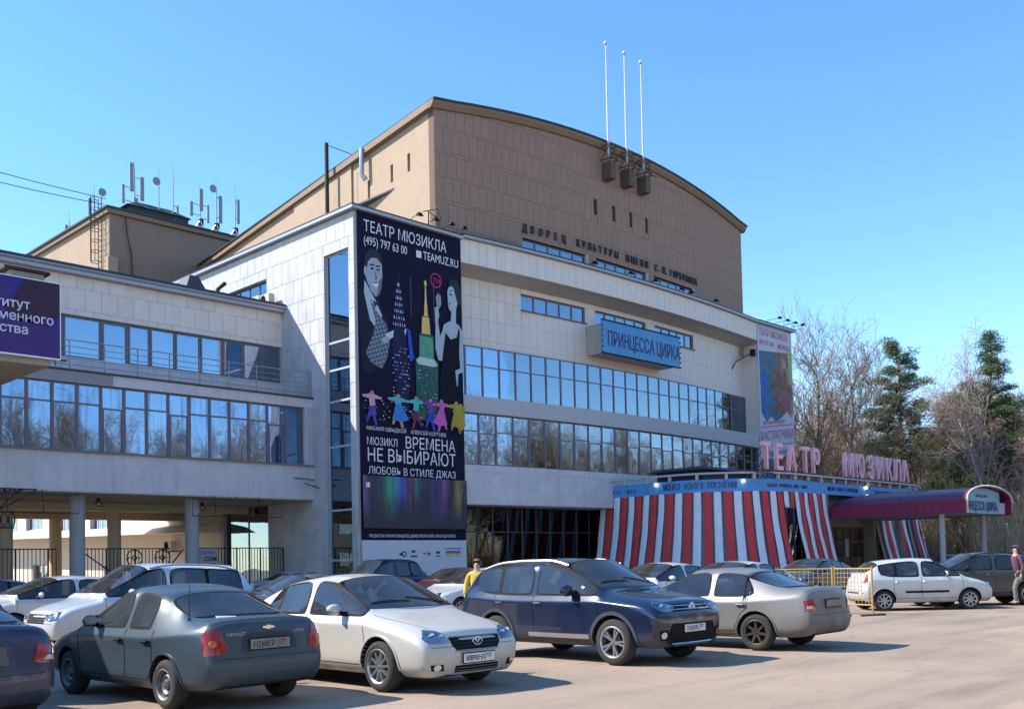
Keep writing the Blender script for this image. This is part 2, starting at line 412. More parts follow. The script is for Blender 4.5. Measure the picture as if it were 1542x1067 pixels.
def win_strip(parent, fn, u0, u1, n, z0, zm, z1, frame, gl, back=.06, fw=.06, tops=None, name='window', tilt=.004, sub=True):
    """ribbon glazing: one window per bay, each with its frame and one or two panes; zm None = single pane"""
    for i in range(n):
        a = u0+(u1-u0)*i/n; b = u0+(u1-u0)*(i+1)/n
        xa, ya, nx, ny = fn(a); xb, yb, _, _ = fn(b); x, y, nx, ny = fn((a+b)/2)
        ox, oy = -nx*back, -ny*back; w = sqrt((xb-xa)**2+(yb-ya)**2); rz = atan2(yb-ya, xb-xa)
        mb = MB(); cx, cy = (xa+xb)/2+ox, (ya+yb)/2+oy; dx, dy = cos(rz), sin(rz); d = .07
        for sx in (-1, 1): mb.box((cx+sx*dx*(w/2-fw/2), cy+sx*dy*(w/2-fw/2), (z0+z1)/2), (fw-.004, d, z1-z0), rz)
        for z in (z0+fw/2, z1-fw/2): mb.box((cx, cy, z), (w-2*fw, d-.006, fw), rz)
        zmm = zm
        if zm is not None:
            zmm = zm+(random.choice((0, 0, 0, -.0)) if tops is None else tops[i % len(tops)])
            mb.box((cx, cy, zmm), (w-2*fw, d-.006, fw), rz)
            if tops is not None and tops[i % len(tops)] != 0:   # opening sash: heavier frame
                mb.box((cx-dx*(w/2-fw*1.4), cy-dy*(w/2-fw*1.4), (z0+zmm)/2), (fw*.7, d+.02, zmm-z0-fw), rz)
                mb.box((cx+dx*(w/2-fw*1.4), cy+dy*(w/2-fw*1.4), (z0+zmm)/2), (fw*.7, d+.02, zmm-z0-fw), rz)
        wo = mb.build(name, frame, parent)
        spans = [(z0, z1)] if zm is None else [(z0, zmm), (zmm, z1)]
        for (a0, a1) in spans:
            h = a1-a0-fw*1.1; ww = w-fw*1.6
            key = ('pane', round(ww, 2), round(h, 2), gl.name)
            if key not in _tile:
                pm = MB(); pm.box((0, 0, 0), (ww, .008, h)); _tile[key] = pm.mesh('pane', gl)
            link('pane', _tile[key], wo, Vector((cx, cy, (a0+a1)/2))-wloc(parent), (random.gauss(0, tilt), 0, rz+random.gauss(0, tilt)))
# ------------------------------------------------------------------ ground
def make_ground():
    m, nt, N, L = _nt('dusty_asphalt'); b = N['Principled BSDF']; b.inputs['Roughness'].default_value = .9; b.inputs['Specular IOR Level'].default_value = .25
    g = N.new('ShaderNodeNewGeometry')
    def noise(sc, det, rough=.6, vec=None):
        n = N.new('ShaderNodeTexNoise'); n.inputs['Scale'].default_value = sc; n.inputs['Detail'].default_value = det; n.inputs['Roughness'].default_value = rough
        L.new(vec or g.outputs['Position'], n.inputs['Vector']); return n.outputs[0]
    def ramp(src, a, b_, lo, hi):
        r = N.new('ShaderNodeMapRange'); r.inputs[1].default_value = a; r.inputs[2].default_value = b_; r.inputs[3].default_value = lo; r.inputs[4].default_value = hi; L.new(src, r.inputs[0]); return r.outputs[0]
    def mixc(f, c1, c2):
        x = N.new('ShaderNodeMix'); x.data_type = 'RGBA'; L.new(f, x.inputs[0])
        for s, c in ((6, c1), (7, c2)):
            if isinstance(c, tuple): x.inputs[s].default_value = rgb(c)
            else: L.new(c, x.inputs[s])
        return x.outputs[2]
    mp = N.new('ShaderNodeMapping'); mp.inputs['Rotation'].default_value = (0, 0, .82); mp.inputs['Scale'].default_value = (.25, 1.6, 1); L.new(g.outputs['Position'], mp.inputs['Vector'])
    c = mixc(ramp(noise(.35, 6), .35, .68, 0, 1), (.42, .315, .235), (.30, .23, .18))
    c = mixc(ramp(noise(.5, 7, .7, mp.outputs[0]), .50, .72, 0, .85), c, (.15, .125, .11))   # tyre tracks
    c = mixc(ramp(noise(55, 5, .75), .50, .62, 0, .30), c, (.17, .14, .12))
    c = mixc(ramp(noise(38, 4), .45, .7, 0, .35), c, (.46, .38, .30))
    v = N.new('ShaderNodeTexVoronoi'); v.feature = 'DISTANCE_TO_EDGE'; v.inputs['Scale'].default_value = .22
    ad = N.new('ShaderNodeVectorMath'); ad.operation = 'ADD'; nn = N.new('ShaderNodeTexNoise'); nn.inputs['Scale'].default_value = 1.1; nn.inputs['Detail'].default_value = 6; L.new(g.outputs['Position'], nn.inputs['Vector']); L.new(nn.outputs[1], ad.inputs[0]); L.new(g.outputs['Position'], ad.inputs[1]); L.new(ad.outputs[0], v.inputs['Vector'])
    c = mixc(ramp(v.outputs['Distance'], .001, .005, .25, 0), c, (.07, .058, .05))            # cracks
    c = mixc(ramp(noise(1.7, 5), .66, .72, 0, .5), c, (.085, .07, .062))                        # oil stains
    v2 = N.new('ShaderNodeTexVoronoi'); v2.inputs['Scale'].default_value = .085; v2.distance = 'CHEBYCHEV'; L.new(mp.outputs[0] if False else ad.outputs[0], v2.inputs['Vector']); sc_ = N.new('ShaderNodeSeparateColor'); L.new(v2.outputs['Color'], sc_.inputs[0])
    c = mixc(ramp(sc_.outputs[0], 0, 1, 0, .30), c, (.20, .17, .15))    # resurfaced patches
    L.new(c, b.inputs['Base Color'])
    bp = N.new('ShaderNodeBump'); bp.inputs['Strength'].default_value = .9; bp.inputs['Distance'].default_value = .014; L.new(noise(70, 5), bp.inputs['Height']); L.new(bp.outputs[0], b.inputs['Normal'])
    mb = MB(); n = 40
    pts = [-1500, -600, -200, -60, -20, -5, 5, 15, 25, 35, 45, 60, 90, 140, 300, 700, 1500]
    mb.grid([[(x, y, 0.0) for x in pts] for y in pts])
    o = mb.build('parking_ground', m); struct(o)
    ms = mat('dry_forest_soil', (.13, .095, .06), .95, var=.3, scale=.6, bump=.6, bscale=8, space='World')
    mb = MB(); mb.grid([[(x, y, .004) for x in (74, 90, 120, 160, 260, 600)] for y in (-200, -60, 0, 20, 40, 60, 90, 130, 300, 600)])
    struct(mb.build('forest_floor', ms))
    mb = MB(); mb.grid([[(x, y, .005) for x in (-40, 0, 30, 60, 73)] for y in (-30, -45, -80, -200)])
    struct(mb.build('verge', ms))
    mk = mat('kerb_stone', (.30, .28, .26), .85, var=.15, bump=.3)
    mb = MB(); mb.b2(29.0, 39.0, 0, 47, 39.2, .14); mb.b2(57, 29.0, 0, 79, 29.2, .14)
    struct(mb.build('kerb', mk, bevel=.015))
    mb = MB(); mb.b2(29.0, 39.2, 0, 47.1, 41.4, .13); mb.b2(57, 29.2, 0, 79, 42, .13)
    struct(mb.build('pavement', mat('pavement_slabs', (.26, .23, .2), .9, var=.2, bump=.3)))
make_ground()

# ------------------------------------------------------------------ main theatre block
TX0, TX1, TYF = 36.92, 67.4, 40.0
XC, HW = (TX0+TX1)/2, (TX1-TX0)/2
def bulge(x): return .9*(1-((x-XC)/HW)**2)
def curve_fn(y0, k=1.):
    def fn(u):
        y = y0-k*bulge(u); s = k*.9*2*(u-XC)/HW**2; l = sqrt(1+s*s); return (u, y, s/l, -1/l)
    return fn
def make_theatre():
    T = thing('theatre_building', 'large white tiled theatre building with curved ribbon windows behind the big dark poster', 'building', (29.81, 40, 0))
    ti = Tiles('facing_tile')
    # left pier, its long side wall
    sw, _ = line_fn(29.81, 40, 29.81, 90, -1)
    side_holes = [(.47, 2.54, .25, 17.4), (7.95, 12.2, 15.95, 17.42), (8.1, 12.85, .25, 5.0),
                  (21, 24.2, .5, 2.0), (26, 29, .5, 2.0), (28.4, 31.3, 4.5, 5.6), (34.4, 37.3, 4.6, 6.1), (40.0, 43.4, 4.9, 6.6), (16, 18, 3.7, 4.6), (45.2, 48, 4.9, 6.6), (38, 42, .5, 2.2)]
    w1 = wall(T, 'side_wall', sw, 0, 50, 0, 19.15, .4, M_JOINTW, side_holes)
    rows = [(19.15-1.2, 19.12)]
    z = 17.95
    while z > 5.2: rows.append((z-1.22, z)); z -= 1.22
    z0 = z
    while z > .3: rows.append((max(z-1.22, 0.02), z)); z -= 1.22
    ti.area(w1, sw, 0, 19, rows, .75, M_WHITEOLD, stagger=.5, holes=side_holes[:3])
    mtc = mat('courtyard_plaster', (.62, .55, .45), .85, var=.08, bump=.2, streak=.25, streakcol=(.4, .34, .28), space='World')
    fx = lambda x0, x1: line_fn(x0, 0, x1, 0)[0]
    pf, _ = line_fn(29.81, 40, 36.92, 40)
    w2 = wall(T, 'front_pier', pf, .4, 7.11, 0, 19.15, .4, M_JOINTW)
    ti.area(w2, pf, 0, 7.11, [(0.02, .9), (.9, 1.75)], .75, M_WHITE)
    mb = MB(); mb.b2(29.812, 40.002, 0, 30.21, 40.4, 19.15); mb.build('corner_pillar', M_WHITEOLD, w2)
    pr, _ = line_fn(36.92, 40, 36.92, 41.6); wall(T, 'pier_return', pr, .4, 1.6, 0, 19.1, .3, M_PLASTER)
    # courtyard stretch of the side wall: plaster coat with a ledge
    wall(T, 'courtyard_plaster_coat', line_fn(29.79, 40, 29.79, 90, -1)[0], 13.2, 49.6, 0.01, 15.0, .018, mtc, side_holes)
    mb = MB(); mb.hexa([(27.9, 53.3, 3.7), (29.76, 53.3, 3.7), (29.76, 88, 4.3), (27.9, 88, 4.3), (28.6, 53.3, 4.05), (29.76, 53.3, 4.25), (29.76, 88, 4.85), (28.6, 88, 4.65)])
    mb.build('canopy_ledge', mat('white_metal_ledge', (.72, .70, .66), .5, var=.08), T)
    # right pier
    rp, _ = line_fn(67.4, 40, 72.4, 40)
    w3 = wall(T, 'front_pier', rp, 0, 5.0, 0, 19.3, .4, M_JOINTW)
    rps, _ = line_fn(67.4, 40, 67.4, 44, -1)
    w4 = wall(T, 'pier_return', rps, .4, 4, 5.4, 18.0, .3, M_JOINTW)
    ti.area(w4, rps, .02, 1.45, [(5.5+i*1.22, 5.5+(i+1)*1.22) for i in range(10)], .75, M_WHITE)
    mb = MB(); mb.b2(67.402, 40.002, 0, 67.8, 40.4, 19.3); mb.build('corner_pillar', M_WHITE, w3)
    mb = MB(); mb.b2(72.0, 40.4, 0, 72.4, 62, 19.3); mb.build('side_wall', M_PLASTER, T)
    # curved upper fascia, soffit, wall with window groups
    f1 = curve_fn(40.0)
    w5 = wall(T, 'upper_fascia', f1, TX0, TX1, 17.95, 19.3, .4, M_JOINT, du=1.2)
    ti.area(w5, f1, TX0, TX1, [(17.97, 19.28)], .62, M_WHITE)
    mb = MB(); n = 26
    xs = [TX0+(TX1-TX0)*i/n for i in range(n+1)]
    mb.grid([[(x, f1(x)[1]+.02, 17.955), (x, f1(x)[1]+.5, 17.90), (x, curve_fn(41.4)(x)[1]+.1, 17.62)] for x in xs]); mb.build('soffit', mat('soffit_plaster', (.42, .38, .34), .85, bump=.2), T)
    fw = curve_fn(41.4)
    gr = [(42.5, 47.95), (48.9, 54.1), (55.1, 59.95)]
    holes = [(a, b, 16.4, 17.38) for a, b in gr]
    w6 = wall(T, 'front_wall', fw, TX0, TX1, 13.8, 17.95, .4, M_JOINT, holes, du=1.2)
    ti.area(w6, fw, TX0, TX1, [(13.98, 14.2), (14.2, 15.42), (15.42, 16.64), (16.64, 17.86)], .62, M_WHITE, holes=holes)
    mb = MB(); mb.grid([[(x, fw(x)[1]+.02, 13.80), (x, fw(x)[1]-.06, 13.80), (x, fw(x)[1]-.06, 13.97), (x, fw(x)[1]+.02, 13.97)] for x in xs]); mb.build('window_head', M_WHITE, T)
    for a, b in gr: win_strip(T, fw, a+.03, b-.03, 5, 16.43, None, 17.35, M_FRAME, M_GLASS, back=.14)
    for a, b in gr:
        mb = MB(); c = fw((a+b)/2); mb.box((c[0], c[1]-.05, 16.37), (b-a+.1, .22, .05), atan2(c[2], -c[3])); mb.build('window_sill', M_FRAME, T)
    # row of glazing 3rd floor
    win_strip(T, curve_fn(41.25), TX0, TX1, 25, 10.78, 12.68, 13.79, M_FRAME, M_GLASS, back=0, tilt=.0035)
    fb = curve_fn(40.02)
    mb = MB(); mb.grid([[(x, curve_fn(41.4)(x)[1], 10.76), (x, fb(x)[1], 10.74), (x, fb(x)[1], 9.82), (x, fb(x)[1]+.5, 9.80)] for x in xs]); mb.build('spandrel_band', mat('band_plaster', (.46, .44, .45), .8, var=.08, bump=.15, streak=.25, streakcol=(.33, .31, .32), space='World'), T)
    win_strip(T, curve_fn(40.25), TX0, TX1, 25, 6.97, 8.83, 9.80, M_FRAME, M_GLASS, back=0, tops=(0, -.12, 0, -.12, 0, 0, -.12, 0, -.12, 0, -.12, -.12, 0), tilt=.005)
    wall(T, 'spandrel_wall', curve_fn(40.0), TX0, TX1, 4.8, 6.95, .35, M_PLASTER, du=1.2)
    mb = MB(); mb.grid([[(x, fb(x)[1]-.03, 6.55), (x, fb(x)[1]-.03, 6.6)] for x in xs]); mb.build('drip_moulding', M_FRAMEL, T)
    gw, _ = line_fn(TX0, 41.0, TX1, 41.0)
    win_strip(T, gw, .6, 12.6, 10, .45, 3.35, 4.78, M_FRAMED, M_GLASSG, back=0)
    wall(T, 'plinth', gw, 0, 12.7, 0, .45, .3, M_PLASTER)
    mb = MB(); mb.b2(TX0, 40.15, 4.78, 67, 41.2, 4.85); mb.build('soffit', M_PLASTER, T)
    # interiors
    mb = MB()
    for z in (5.0, 6.4, 10.3, 14.0, 17.7): mb.b2(37.1, 41.7, z, 67.3, 47.5, z+.15)
    mb.b2(37.1, 47.5, 0, 67.3, 47.7, 18)
    for x in (43.0, 49.2, 55.3, 61.4): mb.b2(x, 42.2, 0, x+.3, 42.6, 18)
    mb.build('interior', M_INTL, T)
    mb = MB(); mb.b2(30.3, 43.6, .1, 36.8, 43.8, 18); mb.b2(34, 40.5, .1, 34.2, 43.6, 18)
    for z in (0, 3.4, 6.6, 9.8, 13): mb.b2(30.25, 40.45, z, 36.8, 43.6, z+.15)
    mb.build('stair_interior', M_INT, T)
    # curtains of the 3rd floor, blinds below
    def curtain(x0, x1, y, z0, z1, name, m):
        mb = MB(); k = int((x1-x0)/.07)+1
        mb.grid([[(x0+(x1-x0)*i/k, y+.045*sin(i*1.9)+.02*sin(i*.73), z) for i in range(k+1)] for z in (z0, z1)]); mb.build(name, m, T, smooth=True)
    fc = curve_fn(41.6)
    bw = (TX1-TX0)/25
    for i in range(15):
        a = TX0+bw*i; curtain(a+.04, a+bw-.04, fc(a+bw/2)[1], 10.8, 13.7, 'curtain', M_BLIND if i in (4, 9, 14) else M_CURT)
    for i in (0, 1, 5, 8, 9): a = TX0+bw*i; curtain(a+.04, a+bw*(.5 if i % 2 else .9), 40.75-bulge(a), 7.0, 9.7, 'curtain', M_BLIND if i in (1, 5) else M_CURT)
    for i in range(6): curtain(TX0+.8+i*2, TX0+2.5+i*2, 41.45, .5, 4.6, 'curtain', mat('grey_green_curtain', (.16, .19, .18), .9))
    # stair glazing of the pier side
    wst, _ = line_fn(29.81, 40.47, 29.81, 42.54, -1)
    zz = [.27, 1.9, 4.4, 7.6, 9.9, 11.5, 12.9, 17.38]
    for a, b in zip(zz, zz[1:]):
        mb = MB(); y0, y1, x = 40.49, 42.52, 29.95
        mb.b2(x, y0, a, x+.07, y0+.06, b); mb.b2(x, y1-.06, a, x+.07, y1, b); mb.b2(x, y0+.06, a, x+.07, y1-.06, a+.05); mb.b2(x, y0+.06, b-.05, x+.07, y1-.06, b)
        f = mb.build('window', M_FRAMEL, T)
        mb = MB(); mb.box((x+.035, (y0+y1)/2, (a+b)/2), (.008, y1-y0-.1, b-a-.1)); mb.build('pane', M_GLASS, f)
    for y0, y1, a, b, n in ((47.97, 52.18, 15.97, 17.4, 4), (48.12, 52.83, .27, 4.98, 2), (61.05, 64.15, .52, 1.98, 2), (66.05, 68.95, .52, 1.98, 2), (68.45, 71.25, 4.52, 5.58, 4), (74.45, 77.25, 4.62, 6.08, 4), (80.05, 83.35, 4.92, 6.58, 4), (56.05, 57.95, 3.72, 4.58, 2), (85.25, 87.95, 4.92, 6.58, 3), (78.05, 81.95, .52, 2.18, 3)):
        for i in range(n):
            p = y0+(y1-y0)*i/n; q = y0+(y1-y0)*(i+1)/n; x = 30.02; mb = MB()
            mb.b2(x, p, a, x+.06, p+.06, b); mb.b2(x, q-.06, a, x+.06, q, b); mb.b2(x, p+.06, a, x+.06, q-.06, a+.06); mb.b2(x, p+.06, b-.06, x+.06, q-.06, b)
            f = mb.build('window', M_FRAMED if a > 15 or b < 5 and a < .4 else M_FRAMEL, T)
            mb = MB(); mb.box((x+.03, (p+q)/2, (a+b)/2), (.008, q-p-.1, b-a-.1)); mb.build('pane', M_GLASS, f)
    mb = MB(); mb.b2(30.4, 47, 0, 33, 47.2, 18); mb.b2(32.5, 47, 0, 32.7, 90, 18.5); mb.b2(30.22, 47, 15.6, 32.5, 90, 15.7); mb.b2(30.22, 47.2, 5.5, 32.5, 67, 5.6); mb.b2(30.22, 56, 2.9, 32.5, 90, 3.0); mb.build('interior', M_INT, T)
    # roof and its flashing edge
    mb = MB(); mb.face([(29.5, 39.7, 19.2), (36.9, 39.7, 19.2), (36.9, 90, 19.2), (29.5, 90, 19.2)]); mb.b2(36.9, 40.2, 19.18, 72.4, 62, 19.3)
    mb.build('roof', M_ROOF, T)
    mb = MB(); mb.b2(29.5, 39.7, 19.17, 36.95, 40.0, 19.34); mb.b2(29.5, 40.0, 19.17, 29.9, 90, 19.34)
    mb.grid([[(x, f1(x)[1]-.28, 19.32), (x, f1(x)[1]-.28, 19.44), (x, f1(x)[1]+.5, 19.48)] for x in xs]); mb.grid([[(x, f1(x)[1]-.28, 19.32), (x, f1(x)[1]+.1, 19.31)] for x in xs])
    mb.b2(67.25, 39.7, 19.33, 72.7, 40.05, 19.5); mb.b2(72.3, 40.05, 19.33, 72.7, 62, 19.5)
    mb.build('cornice', M_CAP, T)
    mb = MB(); mb.grid([[(x, f1(x)[1]-.29, 19.42), (x, f1(x)[1]-.30, 19.50), (x, f1(x)[1]+.1, 19.52)] for x in xs]); mb.b2(29.48, 39.66, 19.33, 36.92, 39.9, 19.38); mb.b2(29.48, 39.9, 19.33, 29.7, 90, 19.38); mb.b2(67.2, 39.66, 19.49, 72.75, 39.9, 19.54)
    mb.build('gutter', M_DARKCAP, T)
    ti.emit()
    # small things of the facade
    mb = MB(); mb.tube([(29.8, 43.6, 6.05), (28.5, 43.55, 6.1)], .025, 6); mb.tube([(29.8, 43.2, 5.6), (29.2, 43.2, 5.75), (29.1, 43.5, 5.85)], .03, 6)
    tag(mb.build('wall_bracket', M_IRON), 'thin black iron bracket on the white side wall beside the plaster gallery', 'bracket')
    return T
THEATRE = make_theatre()

# ------------------------------------------------------------------ auditorium block (brown)
def make_auditorium():
    A = thing('auditorium_block', 'tall brown tiled auditorium block with arched roof line rising above the white facade', 'building', (36.23, 41.2, 0))
    X0, X1 = 36.23, 67.42; xc, hw = (X0+X1)/2, (X1-X0)/2
    def fn(u):
        k = (u-xc)/hw; y = 41.2-.9*(1-k*k); s = .9*2*k/hw; l = sqrt(1+s*s); return (u, y, s/l, -1/l)
    zt = lambda u: 26.85+1.25*(1-((u-xc)/hw)**2)
    gr = [(42.5, 47.96), (48.87, 54.1), (54.9, 59.8)]; sl = [48.92, 50.73, 52.51, 54.24]
    holes = [(a, b, 19.2, 20.66) for a, b in gr]+[(x-.13, x+.15, 23.42, 24.4) for x in sl]
    w = wall(A, 'front_wall', fn, X0, X1, 18, 26.5, .5, M_BROWNJ, holes, du=1.3, ztop=zt)
    ti = Tiles('cladding_panel'); rows = []
    z = 24.25-2.77*2
    while z < 28:
        for a, b in ((0, .2), (.2, 1.48), (1.48, 2.77)): rows.append((z+a, z+b))
        z += 2.77
    big = [r for r in rows if r[1]-r[0] > .5]; small = [r for r in rows if r[1]-r[0] < .5]
    ti.area(w, fn, X0, X1, big, .6, M_BROWN, stagger=.5, holes=holes, ztop=zt)
    ti.emit()
    t2 = Tiles('string_course'); t2.area(w, fn, X0, X1, small, 1.2, M_BROWN, holes=holes, ztop=zt); t2.emit(280)
    for a, b in gr: win_strip(A, fn, a+.03, b-.03, 5, 19.24, None, 20.6, M_FRAME, M_GLASS, back=.16)
    for a, b in gr:
        c = fn(b); mb = MB(); mb.b2(b-.02, c[1]-.03, 19.25, b+.16, c[1]+.3, 20.72); mb.build('window_reveal', mat('white_reveal', (.42, .40, .42), .8), A)
    mb = MB(); mb.b2(40, 41.9, 18, 62, 42.0, 25); mb.build('interior', M_INT, A)
    # side walls, narrowing to the stage
    for (x0, y0, x1, y1, sd, nm) in ((36.23, 41.2, 42.9, 83.8, -1, 'left'), (67.42, 41.2, 60.8, 83.8, 1, 'right')):
        f, L = line_fn(x0, y0, x1, y1, sd)
        hs = [(2.55, 2.85, 24.0, 25.05), (4.5, 4.8, 24.0, 25.05), (7.3, 7.6, 23.9, 25.0)] if nm == 'left' else []
        wall(A, 'side_wall', f, 0.01, L, 17, 26.85, .5, M_STUCCO, hs)
        if nm == 'left':
            mb = MB(); mb.b2(36.9, 43.2, 23.5, 37.6, 50, 23.6); mb.b2(37.6, 42.2, 23, 37.8, 50, 26); mb.build('interior', M_INT, A)
            mb = MB()   # slight pilaster step in the plaster
            q = [f(9.4), f(10.2)]; p = lambda u, o, z: (f(u)[0]+f(u)[2]*o, f(u)[1]+f(u)[3]*o, z)
            mb.hexa([p(9.5, .12, 19), p(18, .12, 19), p(18, -.1, 19), p(9.5, -.1, 19), p(9.5, .12, 26.6), p(18, .12, 26.6), p(18, -.1, 26.6), p(9.5, -.1, 26.6)]); mb.build('pilaster', M_STUCCO, A)
    # roof: arched sheet with overhanging eaves
    n = 24; mb = MB(); top = []; bot = []
    for i in range(n+1):
        t = i/n; u = X0-.34+(X1-X0+.68)*t; uu = min(max(u, X0), X1); zf = zt(uu); yf = fn(uu)[1]-.45
        xb = 42.4+(61.3-42.4)*t; zb = 26.85+.6*(1-(2*t-1)**2)
        top.append([(u, yf, zf+.22), (xb, 84, zb+.22)]); bot.append([(u, yf, zf+.12), (xb, 84, zb+.12)])
    mb.grid(top); mb.grid(bot); mb.grid([[a[0], b[0]] for a, b in zip(top, bot)]); mb.grid([top[0], bot[0]]); mb.grid([top[-1], bot[-1]])
    mb.build('roof', M_DARKCAP, A)
    mb = MB(); r = []
    for i in range(n+1):
        t = i/n; u = X0-.33+(X1-X0+.66)*t; uu = min(max(u, X0), X1); zf = zt(uu); yf = fn(uu)[1]
        r.append([(u, yf+.1, zf-.28), (u, yf-.16, zf-.26), (u, yf-.34, zf-.02), (u, yf-.36, zf+.115), (u, yf+.1, zf+.115)])
    mb.grid(r); mb.face([q for q in r[0]]); mb.face([q for q in r[-1]]); mb.build('cornice', M_TRIMB, A)
    for x0, x1, s in ((36.23, 42.9, -1), (67.42, 60.8, 1)):
        mb = MB(); mb.hexa([(x0+s*.34, 41.2, 26.6), (x0-s*.1, 41.2, 26.6), (x1-s*.1, 83.8, 26.6), (x1+s*.34, 83.8, 26.6), (x0+s*.34, 41.2, 26.96), (x0-s*.1, 41.2, 26.96), (x1-s*.1, 83.8, 26.96), (x1+s*.34, 83.8, 26.96)]); mb.build('eaves', M_TRIMB, A)
    mb = MB()   # raised roof ridge piece seen behind the edge
    mb.hexa([(46.9, 41, 28.1), (50.6, 41, 28.2), (50.6, 46, 28.2), (46.9, 46, 28.1), (46.9, 41, 28.75), (50.6, 41, 28.45), (50.6, 46, 28.45), (46.9, 46, 28.75)]); mb.build('roof_hatch', M_DARKCAP, A)
    # name over the windows: letters
    s = 'ДВОРЕЦ   КУЛЬТУРЫ   ИМЕНИ   С. П. ГОРБУНОВА'
    mbk = mat('black_metal_letters', (.02, .018, .018), .5)
    x = 42.4; step = (60.15-42.4)/(len(s)-1)
    grp = [('ДВОРЕЦ', 42.38, 46.3), ('КУЛЬТУРЫ', 46.95, 51.1), ('ИМЕНИ', 51.75, 54.35), ('С.', 54.95, 55.4), ('П.', 55.85, 56.3), ('ГОРБУНОВА', 56.75, 60.3)]
    for wd, a, b in grp:
        k = len(wd)
        for i, ch in enumerate(wd):
            if ch == '.': px = a+.42
            else: px = a+(b-a)*(i+.1)/k if k > 2 else a
            c = fn(px+.15)
            text(ch, .62, mbk, A, (px, c[1]-.10, 21.02), atan2(c[2], -c[3]), ext=.04, off=.008, xs=.70, name='letter')
    return A
AUD = make_auditorium()

def make_stage():
    S = thing('stage_tower', 'plain tan and brown stage tower with antennas, behind the low tiled gallery', 'building', (34, 77.4, 0))
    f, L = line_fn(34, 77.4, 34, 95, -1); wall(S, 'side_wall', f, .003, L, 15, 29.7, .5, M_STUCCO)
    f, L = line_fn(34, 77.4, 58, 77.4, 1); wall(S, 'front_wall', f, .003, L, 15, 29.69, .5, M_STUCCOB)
    mb = MB(); mb.b2(33.7, 77.1, 29.7, 58, 95, 30.05); mb.build('cornice', M_TRIMB, S)
    mb = MB(); mb.b2(33.55, 76.95, 30.05, 58.1, 95.1, 30.2); mb.build('roof', M_DARKCAP, S)
    mb = MB(); mb.b2(36.0, 78.0, 30.2, 41, 82, 31.0); mb.hexa([(35.6, 77.8, 31.0), (41.2, 77.8, 31.0), (41.2, 82.2, 31.0), (35.6, 82.2, 31.0), (37.0, 78.8, 31.7), (39.8, 78.8, 31.7), (39.8, 81, 31.7), (37.0, 81, 31.7)]); mb.build('roof_hut', mat('dark_green_roofing', (.03, .045, .04), .7), S)
    mb = MB()
    for y in (78.3, 78.9): mb.tube([(33.75, y, 25), (33.75, y, 31.2)], .04, 5)
    for k in range(14): mb.tube([(33.75, 78.3, 25.2+k*.42), (33.75, 78.9, 25.2+k*.42)], .025, 4)
    for k in range(7): mb.tube([(33.75, 78.2, 26+k*.85), (33.2, 78.25, 26+k*.85), (33.0, 78.6, 26+k*.85), (33.2, 78.95, 26+k*.85), (33.75, 79.0, 26+k*.85)], .03, 4)
    for y, x in ((78.25, 33.2), (78.6, 33.0), (78.95, 33.2)): mb.tube([(x, y, 26), (x, y, 31.1)], .03, 4)
    mb.build('ladder', M_RUST, S)
    mb = MB(); mb.box((34.1, 77.25, 25.4), (.8, .5, 1.6)); mb.build('cable_box', M_STUCCO, S, bevel=.05)
    mb = MB(); mb.tube([(35.2, 77.2, 29.7), (35.35, 77.2, 28.2), (35.7, 77.25, 26.7), (35.75, 77.25, 25)], .05, 5); mb.build('cable', M_IRON, S)
    mb = MB(); mb.tube([(33.8, 95, 29.6), (33.2, 95, 29.2), (33.1, 95, 27.5)], .12, 6); mb.build('downpipe', M_IRON, S)
make_stage()

